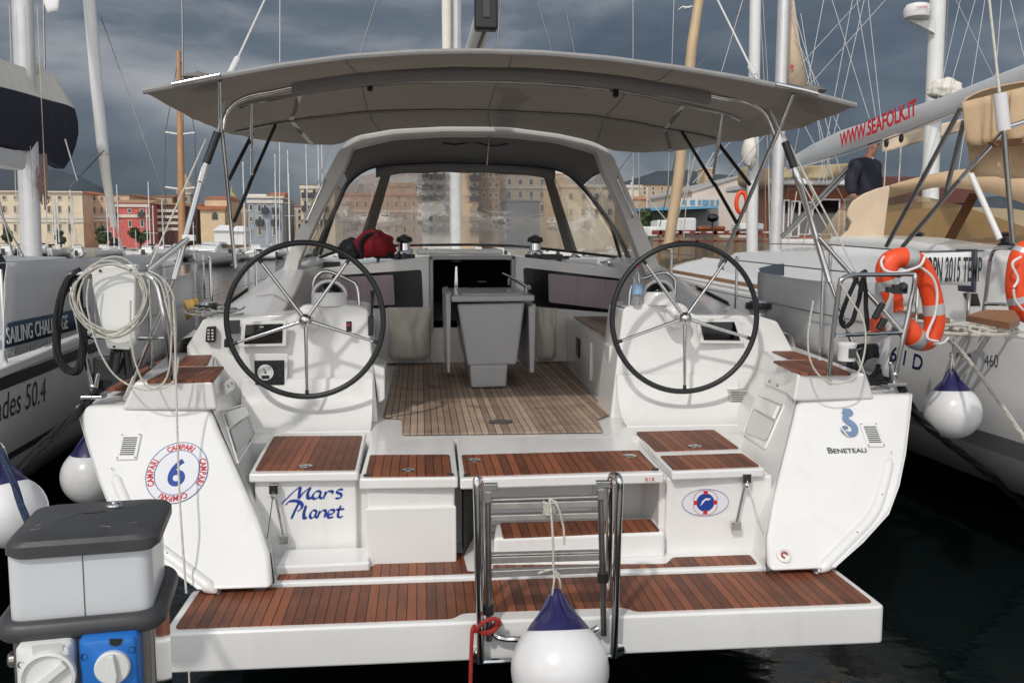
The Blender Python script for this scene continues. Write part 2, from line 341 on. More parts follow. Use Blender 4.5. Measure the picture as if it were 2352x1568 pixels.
# quarter mouldings: the transom wings either side of the recessed cockpit
inner = [V((a, -.9585*(1.28-z), z)) for a, z in ((1.17, .548), (1.20, .67), (1.27, .80), (1.32, .875), (1.525, 1.175), (1.59, 1.285))]
outer[-1] += V((0, -.010, -.0105))
outer = smoothpath(outer, 3)
wing = outer + inner
for s in (1, -1):
    f = (lambda q: q) if s > 0 else mir
    q = f(wing)
    MB().prism(q, V((0, .07, 0))).build('transom_quarter', GEL, Y, bevel=.022, seg=3)
    MB().prism(f([V((1.55, .02, 1.272)), V((2.225, .02, 1.272)), V((2.225, 1.35, 1.272)), V((1.85, 1.35, 1.272))]), V((0, 0, -.03))).build('quarter_deck', GELN, Y)
    # rubbing strake following the hull edge on the face
    ed = [p + TN*.0 + V((-s*.085, 0, 0)) for p in f(outer[6:])]
    sp_ = smoothpath([p-TN*.018 for p in ed], 5); st = MB().tube(sp_, [.032*min(1, .2+i*.2, .2+(len(sp_)-1-i)*.2) for i in range(len(sp_))], 12).build('rub_strake', GEL, Y)
    for p in ed[::4]: MB().ball(p+TN*.014, .005).build('screw', CHROME, st)
    # raised side deck with teak treads
    x0, x1 = 1.545, 1.93
    top = 1.41
    dk = MB().loft([f([V((x0+o_, y_, top)), V((x1+o_*.6, y_, top)), V((x1+.08+o_*.5, y_+.03, 1.26)), V((x0-.02+o_, y_, 1.26))]) for y_, o_ in ((-.06, 0), (1.25, .285))], cap=True, closed=True).build('side_deck', GEL, Y, bevel=.018, seg=3)
    if s > 0: tr = [[(1772, 806), (1822, 806), (1881, 825), (1814, 824)], [(1775, 828), (1890, 827), (1957, 857), (1838, 857)]]
    else: tr = [[(428, 816), (487, 814), (475, 838), (402, 839)], [(398, 843), (515, 841), (490, 872), (335, 875)]]
    for t_ in tr: MB().prism(roundpoly([HZ(px, py, top+.006) for px, py in t_], .02), V((0, 0, -.012))).build('teak_panel', TEAKW, dk)
    # capping rail of teak along the hull edge going forward
    MB().prism(f([V((1.98, .35, 1.30)), V((2.2, .35, 1.30)), V((2.16, 6.5, 1.52)), V((1.95, 6.5, 1.52))]), V((0, 0, .018))).build('teak_side_deck', TEAKW, Y)
# vents on the transom
for n_, (cx_, cy_) in enumerate(((297, 1027), (2002, 1000))):
    c = T(cx_, cy_); ux = V((1, 0, 0)); uy = TN.cross(ux)
    if uy.z < 0: uy = -uy
    RM = Matrix((ux, uy, TN)).transposed()
    v = MB().box(c+TN*.004, (.098, .150, .016), RM).build('louvre_vent', GEL, Y, bevel=.006)
    sm = MB(); 
    for k in range(9): sm.box(c+uy*(-.048+.012*k)+TN*.0125, (.068, .005, .004), RM)
    sm.build('louvre', INKK, v)
    sm = MB()
    for a in (-1, 1):
        for b in (-1, 1): sm.ball(c+ux*.042*a+uy*.066*b+TN*.013, .0035)
    sm.build('screws', INKK, v)
# maker's lettering, racing sticker, names on the transom
uxT = V((1, 0, 0)); uyT = V((0, .692, .722))
lt = MB(); lt.text('B', T(1901, 1041)+TN*.004, uxT, uyT, .049, bold=.006, sx=1.15).text('ENETEAU', T(1914, 1041)+TN*.004, uxT, uyT, .039, bold=.006, sx=1.13)
lt.build('maker_lettering', INKG, Y, smooth=False)
c0 = T(1946, 975)
horse = [(.012, .088), (.030, .084), (.036, .07), (.022, .062), (.006, .05), (-.002, .034), (.006, .016), (.022, .0), (.03, -.022), (.022, -.05), (-.004, -.062), (-.028, -.052), (-.036, -.032), (-.022, -.018), (-.006, -.024)]
hr = [.010, .017, .020, .019, .020, .022, .023, .023, .022, .020, .018, .015, .012, .010, .006]
hm = MB().tube([c0+TN*.006+uxT*a*1.05+uyT*b*1.05 for a, b in horse], [r_*.72 for r_ in hr], 8)
hm = MB(); pts = [c0+TN*.004+uxT*a+uyT*b for a, b in smoothpath([(a, b, 0) for a, b in horse], 4) for a, b in [(a, b)]] if False else [c0+TN*.004+uxT*p.x*1.05+uyT*p.y*1.05 for p in smoothpath([(a, b, 0) for a, b in horse], 4)]
rr_ = [hr[min(len(hr)-1, i//4)]*.78 for i in range(len(pts))]
L_, R_ = [], []
for i, p in enumerate(pts):
    t_ = (pts[min(i+1, len(pts)-1)]-pts[max(i-1, 0)]).normalized(); sd = t_.cross(TN).normalized()
    L_.append(p+sd*rr_[i]); R_.append(p-sd*rr_[i])
hm.loft([L_, [p+TN*.006 for p in L_], [p+TN*.006 for p in R_], R_])
hm.prism([c0+TN*.005+uxT*a+uyT*b for a, b in ((.02, .088), (.048, .066), (.044, .058), (.02, .066))], TN*.006)
hm.prism([c0+TN*.005+uxT*a+uyT*b for a, b in ((-.012, .07), (.004, .102), (.022, .095), (.012, .066))], TN*.006)
emb = hm.build('seahorse_emblem', mat('emblem_blue', (.20, .30, .45), .3, .2, var=.2), Y)
se = MB()
for k in range(4): se.tube([c0+TN*.013+uxT*(-.034+.004*k+.012*math.cos(a))*1.0+uyT*(-.03-.010*k+.02*math.sin(a)) for a in [2.6+.35*j for j in range(8)]], .0022, 5)
se.build('emblem_lines', PAD, emb)
sc0 = T(407, 1085)
st = MB().prism([sc0+TN*.001+uxT*.147*math.cos(6.2832*k/64)+uyT*.172*math.sin(6.2832*k/64) for k in range(64)], TN*.0025).build('race_sticker', STICK, Y)
rg = MB()
for r_, n_ in ((.170, 64), (.124, 64)): rg.tube([sc0+TN*.0045+uxT*.855*r_*math.cos(6.2832*k/n_)+uyT*r_*math.sin(6.2832*k/n_) for k in range(n_)], .0016, 5, closed=True)
rg.text('6', sc0+TN*.004-uyT*.072, uxT, uyT, .205, 'CENTER', bold=.02, sx=.88)
rg.build('number', INKB, st, smooth=False)
wd = MB()
for k4, (mid, dirn) in enumerate(((90, -1), (0, -1), (180, -1), (270, -1))):
    word = 'CAMPARI'; tot = 62
    wds = [1, 1.05, 1.25, 1, 1.05, 1.0, .55]; acc = 0; S_ = sum(wds)
    for ch, ww in zip(word, wds):
        a = R(mid + tot/2 - tot*(acc+ww/2)/S_); acc += ww
        rad = uxT*math.cos(a)+uyT*math.sin(a); tan = uxT*math.sin(a)-uyT*math.cos(a)
        wd.text(ch, sc0+TN*.004+(uxT*.855*math.cos(a)+uyT*math.sin(a))*.130, tan, rad, .042, 'CENTER', bold=.024, sx=.78)
wd.build('lettering', INKR, st, smooth=False)
# ---------------------------------------------------------------- bathing platform
pz = .52
hl, hrr = HZ(441, 1354, pz), HZ(1930, 1303, pz); fl, fr = HZ(388, 1452, pz), HZ(2028, 1392, pz)
yb = (hl.y+hrr.y)/2; yf = (fl.y+fr.y)/2; xw = 1.545
plat = MB().prism(roundpoly([V((-xw, yb, pz)), V((xw, yb, pz)), V((xw+.005, yf, pz)), V((-xw-.005, yf, pz))], .03), V((0, 0, -.175))).build('swim_platform', GEL, Y, bevel=.014, seg=3)
lx0, lx1 = HZ(1092, 1440, pz).x, HZ(1424, 1425, pz).x          # ladder recess
yt0, yt1 = yf+.035, yb-.02
nt_ = .055
tp = [V((-xw+.04, yt1, 0)), V((xw-.04, yt1, 0)), V((xw-.035, yt0, 0)), V((lx1+.09, yt0, 0)), V((lx1+.05, yt0+nt_, 0)), V((lx0-.05, yt0+nt_, 0)), V((lx0-.09, yt0, 0)), V((-xw+.035, yt0, 0))]
MB().prism(roundpoly([V((p.x, p.y, pz+.005)) for p in tp], .028), V((0, 0, -.012))).build('teak_panel', TEAKW, plat)
for px, py in ((600, 1343), (1775, 1303)): MB().box(HZ(px, py, pz+.012), (.055, .07, .02)).build('hinge', CHROME, plat, bevel=.004)
# ---------------------------------------------------------------- inner floor and lockers between the wings
fz = .535
flr = MB().bx(-1.36, 1.36, yb+.012, .9, fz-.25, fz).build('transom_floor', GEL, Y, bevel=.01)
f1 = [(645, 1311), (858, 1300), (869, 1275), (1062, 1267), (1073, 1311), (1135, 1311), (1131, 1296), (1530, 1294), (1545, 1279), (1722, 1273), (1752, 1305), (1420, 1321), (1090, 1333), (629, 1341)]
f1p = [HZ(px, py, fz+.005) for px, py in f1]
for p in f1p[-4:]: p.y = yb+.045
MB().prism(roundpoly(f1p, .02), V((0, 0, -.012))).build('teak_panel', TEAKW, flr)
MB().prism([HZ(px, py, fz+.045) for px, py in ((632, 1300), (850, 1290), (845, 1255), (655, 1260))], V((0, 0, -.05))).build('floor_plinth', GEL, flr, bevel=.014, seg=3)
sz = .972
def locker(topl, lip, body, name, panels, latches, label=None):
    t3 = [HZ(px, py, sz) for px, py in topl]
    s_ = MB().prism(roundpoly(t3, .015), V((0, 0, -lip))).build(name, GEL, Y, bevel=.012, seg=3)
    if label: s_['label'] = label
    if body: MB().prism([V(b) for b in body], V((0, 0, fz-.02-(sz-lip)))).build('locker_front', GEL, s_, bevel=.014, seg=3)
    for p_ in panels: MB().prism(roundpoly([HZ(px, py, sz+.006) for px, py in p_], .018), V((0, 0, -.014))).build('teak_panel', TEAKW, s_)
    for px, py in latches:
        c = HZ(px, py, sz+.007); r_ = .037
        lm = MB().lathe([(r_, 0), (r_, .004), (r_*.8, .005), (r_*.78, .001)], c, (0, 0, 1), 24)
        lm.box(c+V((.004, 0, .004)), (.03, .02, .006)).build('latch', CHROME, s_)
    return s_
zl = sz-.07
a_, b_ = HZ(575, 1086, sz), HZ(822, 1083, sz); yfr = a_.y
s1 = locker([(571, 1088), (823, 1084), (843, 993), (622, 994)], .045, [V((a_.x+.015, yfr+.015, sz-.045)), V((b_.x-.01, yfr+.015, sz-.045)), V((b_.x-.01, .62, sz-.045)), V((a_.x+.015, .62, sz-.045))], 'helm_seat_locker', [[(629, 1001), (832, 1000), (815, 1077), (586, 1079)]], [(701, 1071)])
c1, c2 = HZ(828, 1098, sz), HZ(1050, 1095, sz)
s2 = locker([(825, 1099), (1052, 1096), (1042, 1006), (850, 1012)], .055, [V((c1.x+.03, c1.y+.02, sz-.055)), V((c2.x-.01, c1.y+.02, sz-.055)), V((c2.x-.01, .3, sz-.055)), V((c1.x+.03, .3, sz-.055))], 'walkway_locker', [[(850, 1044), (1032, 1043), (1038, 1091), (839, 1093)]], [(938, 1080)])
d1 = HZ(1058, 1098, sz); d2 = HZ(1527, 1085, sz)
s3 = locker([(1057, 1099), (1526, 1085), (1440, 1003), (1048, 1006)], .055, None, 'walkway_seat', [[(1060, 1044), (1468, 1033), (1510, 1077), (1068, 1092)]], [(1090, 1057), (1446, 1047)])
MB().text('B I B', V((d2.x-.105, d1.y-.0015, sz-.034)), (1, 0, 0), (0, 0, 1), .024, bold=.01).build('lettering', INKR, s3, smooth=False)
e1, e2 = HZ(1531, 1080, sz), HZ(1755, 1075, sz)
s4 = locker([(1544, 1083), (1757, 1075), (1640, 981), (1458, 986), (1500, 1040)], .045, [V((e1.x+.01, e1.y+.03, sz-.045)), V((e2.x+.06, e1.y+.03, sz-.045)), V((e2.x+.06, .62, sz-.045)), V((e1.x+.01, .62, sz-.045))], 'helm_seat_locker', [[(1461, 991), (1639, 986), (1698, 1028), (1506, 1035)], [(1516, 1046), (1704, 1040), (1745, 1069), (1547, 1077)]], [(1596, 1025)])
zq = HY(900, 1166, c1.y).z
MB().bx(c1.x+.02, c2.x-.004, c1.y+.0, c1.y+.03, fz-.02, zq).build('lower_front', GEL, s2, bevel=.008)
for s_, pts in ((s2, ((843, 1091), (1034, 1089))), (s3, ((1073, 1091), (1505, 1077)))):
    for px, py in pts: MB().box(HZ(px, py, sz+.006), (.035, .014, .012)).build('locker_hinge', BLACK, s_, bevel=.003)
# recess behind the hinged walkway seat, liferaft locker panels
rc = MB().bx(d1.x+.02, d2.x+.12, .06, .10, fz, sz-.05)
rc.bx(d2.x+.0, d2.x+.04, e1.y+.06, .06, fz, sz-.05).bx(d1.x+.10, d2.x-.28, .02, .058, fz+.05, sz-.08)
rc.build('recess_wall', GEL, Y, bevel=.012)
rd = MB().prism([V((d1.x+.02, e1.y+.07, fz)), V((d1.x+.10, .05, fz)), V((d1.x+.02, .05, fz))], V((0, 0, sz-.06-fz))).build('recess_shade', DARKIN, Y)  # dark prism standing in for the shade in the open recess
MB().bx(b_.x-.03, c1.x+.06, yfr+.06, yfr+.10, fz, sz-.04).build('locker_infill', GEL, Y)
MB().bx(c2.x-.04, d1.x+.03, c1.y+.30, c1.y+.34, fz, sz-.06).build('locker_infill', GEL, Y)
# step box
sfz = HY(1154, 1232, -.40).z
q = [HZ(px, py, sfz) for px, py in ((1133, 1235), (1529, 1221), (1507, 1186), (1140, 1196))]
stp = MB().prism(q, V((0, 0, fz-.01-sfz))).build('boarding_step', GEL, Y, bevel=.02, seg=3)
MB().prism(roundpoly([HZ(px, py, sfz+.006) for px, py in ((1149, 1200), (1494, 1191), (1516, 1217), (1154, 1231))], .015), V((0, 0, -.012))).build('teak_panel', TEAKW, stp)
# boat name on the port locker, club sticker on the starboard one
yn = yfr+.015-.0015
def onY(px, py, yy): return HY(px, py, yy)
nm = MB()
def glyph(strokes, w0=.0118):
    for st_ in strokes:
        pp = smoothpath([onY(px, py, yn) for px, py in st_], 5); n_ = len(pp)
        Lq, Rq = [], []
        for i, p in enumerate(pp):
            t_ = (pp[min(i+1, n_-1)]-pp[max(0, i-1)]).normalized()
            # a broad-nib pen held at 35 degrees: strokes swell and thin like the brush script
            nib = V((math.cos(R(40)), 0, math.sin(R(40)))); wv = w0*(.22+.85*abs(t_.cross(nib).length))*(.55 if i in (0, n_-1) else 1)
            sd = t_.cross(V((0, 1, 0))).normalized(); Lq.append(p+sd*wv*.8); Rq.append(p-sd*wv*.8)
        nm.loft([Lq, [p+V((0, -.0008, 0)) for p in Lq], [p+V((0, -.0008, 0)) for p in Rq], Rq])
glyph([[(646, 1157), (660, 1143), (675, 1128), (690, 1117)], [(690, 1117), (688, 1130), (686, 1145)], [(686, 1145), (698, 1130), (714, 1118)], [(714, 1118), (707, 1132), (708, 1143), (717, 1142)]])           # M
glyph([[(737, 1128), (726, 1128), (718, 1138), (722, 1145), (732, 1140), (738, 1128)], [(738, 1128), (734, 1140), (740, 1144)], [(748, 1128), (746, 1136), (742, 1145)], [(746, 1136), (754, 1128), (764, 1128), (762, 1134)], [(788, 1123), (778, 1124), (774, 1130), (783, 1134), (782, 1142), (770, 1144)]], .0092)
glyph([[(656, 1159), (665, 1151), (682, 1150), (693, 1157), (692, 1167), (683, 1174)], [(687, 1153), (678, 1171), (669, 1191)], [(703, 1160), (698, 1178), (699, 1189), (706, 1187)]])
glyph([[(727, 1172), (718, 1172), (712, 1182), (715, 1189), (723, 1184), (728, 1172)], [(728, 1172), (724, 1184), (730, 1188)], [(735, 1172), (732, 1180), (729, 1188)], [(732, 1180), (741, 1172), (748, 1173), (745, 1188)], [(754, 1181), (765, 1178), (767, 1171), (758, 1171), (752, 1180), (756, 1188), (766, 1186)], [(783, 1160), (778, 1172), (776, 1184), (781, 1187), (788, 1184)], [(772, 1170), (780, 1169), (791, 1168)]], .0092)
nm.build('boat_name', INKB, s1, smooth=False)
ys = e1.y+.03
cs = HY(1620, 1153, ys-.002); uz = V((0, 0, 1))
sk_ = MB().prism([cs+uxT*.124*math.cos(t_)+uz*.072*math.sin(t_) for t_ in [6.2832*k/40 for k in range(40)]], V((0, .0025, 0))).build('club_sticker', STICK, s4)
ck = MB().use(INKB); ck.tube([cs+V((0, -.003, 0))+uxT*.122*math.cos(t_)+uz*.070*math.sin(t_) for t_ in [6.2832*k/48 for k in range(48)]], .0011, 4, closed=True)
ck.lathe([(.047, 0), (.047, .002)], cs, (0, -1, 0), 32)
ck.use(INKR)
for k in range(4):
    a = math.pi/2*k; d_ = uxT*math.cos(a)+uz*math.sin(a); p_ = uxT*math.sin(a)-uz*math.cos(a)
    ck.prism([cs+V((0, -.0025, 0))+d_*.042+p_*.010, cs+V((0, -.0025, 0))+d_*.062+p_*.011, cs+V((0, -.0025, 0))+d_*.062-p_*.011, cs+V((0, -.0025, 0))+d_*.042-p_*.010], V((0, -.001, 0)))
    ck.tube([cs+V((0, -.003, 0))+(uxT*math.cos(a+t_)+uz*math.sin(a+t_))*(.064+.004*math.sin(2*t_)) for t_ in [.2+.117*j for j in range(11)]], .001, 4)
ck.use(STICK); ck.prism([cs+V((0, -.0032, 0))+uxT*a+uz*b for a, b in ((-.028, -.018), (-.018, .008), (.002, .024), (.022, .020), (.03, .024), (.02, .012), (.0, .012), (-.012, -.002))], V((0, -.001, 0)))
ck.build('emblem', None, sk_, smooth=False)
# folding struts on the locker fronts
for (a, b, cb) in (((629, 1122), (653, 1237), (600, 1343)), ((1714, 1097), (1690, 1206), (1777, 1303))):
    y0 = yfr-.02 if a[0] < 1000 else ys-.035
    p, q_ = HY(*a, y0), HY(*b, y0+.0)
    m_ = MB().tube([p, q_], .0075, 8).box(p, (.045, .03, .05)).box(q_, (.05, .03, .045)); m_.ball(p+V((0, -.01, -.035)), .017)
    m_.build('platform_strut', CHROME, Y, bevel=.003)
    MB().tube([p+V((0, -.012, -.01)), HZ(*cb, pz+.015)], .003, 6).build('platform_wire', STEELB, Y)
sh = T(1800, 1277); sw = MB().lathe([(.036, 0), (.036, .012), (.026, .016), (.024, .008)], sh, TN, 24).build('shower_outlet', PAD, Y); MB().tube(arc(sh+TN*.016, uxT*.014, uyT*.014, 0, 4.6, 10), .004, 6).build('hose', ROPER, sw)
# ---------------------------------------------------------------- cockpit sole, benches, consoles
cz = .975
ck_ = MB().bx(-1.56, 1.56, .50, 4.0, cz-.2, cz-.010).build('cockpit_sole', GEL, Y)
so_ = [(925, 996), (1385, 990), (1372, 962), (1402, 950), (1292, 828), (912, 832), (880, 955), (921, 960)]
MB().prism([HZ(px, py, cz+.004) for px, py in so_], V((0, 0, -.007))).build('teak_panel', TEAKD, ck_)
dr = HZ(1150, 969, cz+.005); MB().lathe([(.075, 0), (.075, .004), (.06, .005)], dr, (0, 0, 1), 28).build('table_socket', STEELB, ck_)
for s in (1, -1):
    f = (lambda q: q) if s > 0 else mir
    # walls of the recess up to the console
    b0, b1 = HZ(1402, 950, cz), HZ(1292, 828, cz)
    bx0 = max(.80, b0.x); bx1 = b1.x+.02
    by1 = 3.93
    bn = MB().prism(f([V((bx0, 1.35, 1.42)), V((bx1, by1, 1.42)), V((1.62, by1, 1.42)), V((1.62, 1.35, 1.42))]), V((0, 0, -.46))).build('bench', GEL, Y, bevel=.02, seg=3)
    MB().prism(f([V((bx0+.06, 1.5, 1.427)), V((bx1+.05, by1-.1, 1.427)), V((1.45, by1-.1, 1.427)), V((1.45, 1.5, 1.427))]), V((0, 0, -.012))).build('teak_panel', TEAKD, bn)
    for yy, w_, hh, zz, mm in ((3.0, .20, .16, 1.22, BLACK), (2.45, .52, .30, 1.2, GEL)):
        xx = bx0 + (bx1-bx0)*(yy-1.35)/(by1-1.35)
        an = math.atan2(bx1-bx0, by1-1.35)*-s
        MB().box((s*(xx-.006), yy, zz), (.016, w_, hh), Matrix.Rotation(an, 3, 'Z')).build('bench_window' if mm is BLACK else 'bench_hatch', mm, bn, bevel=.01)
    # coaming wedge running forward to the sprayhood arch
    MB().prism(f([V((1.30, 1.25, .97)), V((1.93, 1.25, .97)), V((1.93, 1.25, 1.52)), V((1.36, 1.25, 1.62))]), V((0, .01, 0)))
    cw = MB().loft([f([V((1.60, 1.15, .97)), V((1.42, 1.15, 1.58)), V((1.52, 1.15, 1.62)), V((2.02, 1.15, 1.50)), V((2.08, 1.15, 1.30))]),
                    f([V((1.60, 2.2, .97)), V((1.42, 2.2, 1.74)), V((1.55, 2.2, 1.79)), V((2.0, 2.2, 1.60)), V((2.08, 2.2, 1.32))]),
                    f([V((1.60, 3.1, .97)), V((1.45, 3.1, 1.90)), V((1.58, 3.1, 1.95)), V((1.9, 3.1, 1.74)), V((2.05, 3.1, 1.38))]),
                    f([V((1.45, 4.1, .97)), V((1.40, 4.1, 1.96)), V((1.50, 4.1, 2.0)), V((1.75, 4.1, 1.80)), V((1.95, 4.1, 1.42))]),
                    f([V((1.2, 7.0, .97)), V((1.2, 7.0, 1.92)), V((1.25, 7.0, 1.94)), V((1.45, 7.0, 1.80)), V((1.6, 7.0, 1.5))])]).build('coaming', GEL, Y, bevel=.02, seg=3, ang=50)
    MB().prism(f([V((2.02, 2.3, 1.52)), V((1.965, 2.35, 1.66)), V((1.90, 3.0, 1.76)), V((1.97, 3.1, 1.58))]), V((s*.012, 0, 0))).build('coaming_window', SCREEN, cw)
    # winch on the coaming
    wc = V((s*1.90, 1.48, 1.50)); 
    wm = MB().use(CHROME).lathe([(.105, 0), (.10, .03), (.078, .05), (.062, .07), (.060, .13), (.075, .15), (.085, .155)], wc, (0, 0, 1), 28)
    wm.use(BLACK).lathe([(.088, .155), (.094, .165), (.090, .20), (.05, .206)], wc, (0, 0, 1), 28).use(CHROME).lathe([(.075, .203), (.06, .218), (.02, .22)], wc, (0, 0, 1), 24)
    wm.build('sheet_winch', None, Y)
# consoles
def console(s):
    fy = 1.08
    pix = ([(1402, 952), (1431, 712), (1440, 704), (1486, 697), (1538, 696), (1562, 706), (1600, 724), (1738, 724), (1786, 738), (1822, 803), (1838, 870), (1836, 905), (1800, 990)] if s > 0 else
           [(868, 958), (846, 712), (836, 704), (793, 699), (725, 699), (698, 708), (668, 722), (560, 729), (466, 733), (428, 796), (428, 850), (448, 905), (520, 990)])
    q = [HY(px, py, fy+.10*(py < 730)) for px, py in pix]
    q[0].z = cz-.02; q[-1].z = cz-.02
    c = MB().prism(q, V((0, .48, 0))).build('helm_console', GEL, Y, bevel=.035, seg=4)
    return c, fy
consR, fyR = console(1); consL, fyL = console(-1)
for s, c, fy in ((1, consR, fyR), (-1, consL, fyL)):
    # skirt curving from the console down to the helm floor
    xa, xb = (.80, 1.62)
    rows_ = []
    for k in range(7):
        t_ = k/6*math.pi/2; rows_.append([V((s*xx, fy-.30+.30*math.sin(t_), cz-.005+.28*(1-math.cos(t_)))) for xx in (xa, xb)])
    rows_ = [[V((s*xa, fy-.31, cz-.03)), V((s*xb, fy-.31, cz-.03))]] + rows_ + [[V((s*xa, fy+.02, cz+.28)), V((s*xb, fy+.02, cz+.28))], [V((s*xa, fy+.05, cz-.03)), V((s*xb, fy+.05, cz-.03))]]
    MB().loft(rows_, cap=True).build('console_skirt', GEL, c, ang=40)
    # boss and compass binnacle
    MB().lathe([(.085, -.01), (.080, .035), (.055, .06), (.045, .065)], V((s*1.19, fy+.0, 1.645)), (0, -1, 0), 28).build('wheel_boss', GEL, c)
    pb = HY(*((757, 690) if s < 0 else (1512, 688)), fy+.17)
    bn = MB().use(GEL).lathe([(.118, -.03), (.112, .03), (.098, .055)], pb, (0, 0, 1), 28).build('compass', GEL, c)
    MB().ball(pb+V((0, 0, .035)), .092, sz=.95).build('compass_dome', SCREEN, bn)
    MB().tube(arc(pb+V((0, .01, .03)), V((.104, 0, 0)), V((0, -.02, .098)), 0, 3.1416, 16), .013, 8, flat=1.6).build('compass_hood', GEL, bn)
    gp = [(719, 708), (721, 650), (735, 628), (755, 624), (799, 642), (819, 658), (825, 704)] if s < 0 else [(1548, 704), (1550, 650), (1540, 634), (1522, 626), (1476, 640), (1452, 655), (1444, 706)]
    MB().tube(smoothpath([HY(px, py, fy+.28) for px, py in gp], 6), .0125, 10).build('guard_rail', CHROME, c)
    sp = [(564, 746), (650, 743), (648, 788), (560, 790)] if s < 0 else [(1608, 740), (1687, 739), (1701, 782), (1617, 781)]
    nb = MB().prism(roundpoly([HY(px, py, fy-.004) for px, py in [(sp[0][0]-9, sp[0][1]-7), (sp[1][0]+9, sp[1][1]-7), (sp[2][0]+9, sp[2][1]+7), (sp[3][0]-9, sp[3][1]+7)]], .012), V((0, .03, 0))).build('instrument_surround', GEL, c, bevel=.006)
    MB().prism([HY(px, py, fy-.010) for px, py in sp], V((0, .008, 0))).build('chart_display', SCREEN, c, bevel=.003)
# items on the port console
MB().prism(roundpoly([HY(px, py, fyL-.004) for px, py in ((569, 812), (662, 812), (658, 905), (569, 903))], .012), V((0, .02, 0))).build('panel_surround', GEL, consL, bevel=.005)
ep = MB().prism([HY(px, py, fyL-.010) for px, py in ((584, 828), (653, 827), (653, 884), (586, 884))], V((0, .01, 0))).build('engine_panel', BLACK, consL, bevel=.003)
gc = HY(610, 855, fyL-.011); MB().lathe([(.050, 0), (.050, .006), (.045, .007)], gc, (0, -1, 0), 28).build('gauge', PAD, ep)
gm = MB().prism([gc+V((a, -.008, b)) for a, b in ((-.024, -.04), (.024, -.04), (.024, -.018), (-.024, -.018))], V((0, -.001, 0))); gm.tube([gc+V((0, -.008, 0)), gc+V((-.012, -.008, .03))], .002, 5).lathe([(.007, 0), (.006, .004)], gc+V((0, -.007, 0)), (0, -1, 0), 12)
for k in range(13): a = R(215-250*k/12); gm.tube([gc+V((math.cos(a)*.036, -.008, math.sin(a)*.036)), gc+V((math.cos(a)*.042, -.008, math.sin(a)*.042))], .0012, 4)
gm.build('gauge_marks', INKK, ep)
for k in range(4): MB().lathe([(.007, 0), (.006, .006)], HY(643, 834+14*k, fyL-.011), (0, -1, 0), 12).build('panel_button', DGREY, ep)
swp = MB().prism([HY(px, py, fyL-.004) for px, py in ((795, 738), (808, 738), (808, 762), (795, 762))], V((0, .01, 0))).build('rocker_switch', BLACK, consL, bevel=.003); MB().box(HY(800, 746, fyL-.008), (.018, .008, .018)).build('switch_lens', INKR, swp)
rmt = MB().prism(roundpoly([HY(px, py, fyL-.02) for px, py in ((474, 750), (496, 749), (494, 786), (471, 786))], .012), V((0, .03, 0))).build('pilot_keypad', BLACK, consL, bevel=.006)
kb = MB()
for i in range(4):
    for j in range(2): kb.box(HY(479+9*j, 758+7*i, fyL-.022), (.012, .006, .009))
kb.build('keypad_buttons', PAD, rmt)
for q_, m_ in ((((520, 736), (551, 735), (549, 766), (517, 767)), DGREY), (((515, 778), (535, 777), (534, 798), (514, 798)), BLACK)):
    d_ = MB().prism(roundpoly([HY(px, py, fyL-.012) for px, py in q_], .008), V((0, .02, 0))).build('pilot_display', m_, consL, bevel=.004)
MB().text('B&G', HY(597, 752, fyL-.0155), (1, 0, 0), (0, 0, 1), .012, bold=.01).build('display_lettering', PAD, consL, smooth=False)
th = MB().tube([HY(852, 740, fyL+.05), HY(855, 700, fyL+.02), HY(856, 668, fyL+.0)], [.008, .008, .016], 10); th.box(HY(852, 748, fyL+.06), (.03, .12, .12)); th.build('throttle_lever', BLACK, consL, bevel=.004)
lp = [(856, 836), (884, 846), (884, 918), (869, 926)]
MB().prism([HY(px, py, 1.15) for px, py in lp], V((0, .42, 0))).build('folded_side_seat', GEL, consL, bevel=.012, seg=3)
# items on the starboard side
pl = MB().prism([HY(px, py, fyR-.075) for px, py in ((1676, 896), (1726, 896), (1726, 925), (1676, 924))], V((0, .09, 0))).build('builder_plate', mat('plate_alu', (.55, .54, .50), .4, .5, var=.1), consR, bevel=.003)
pm_ = MB()
for k in range(5): pm_.prism([HY(1681, 900.5+5*k, fyR-.0765), HY(1721-7*(k % 3), 900.5+5*k, fyR-.0765), HY(1721-7*(k % 3), 902+5*k, fyR-.0765), HY(1681, 902+5*k, fyR-.0765)], V((0, -.0008, 0)))
pm_.build('plate_engraving', DGREY, pl, smooth=False)
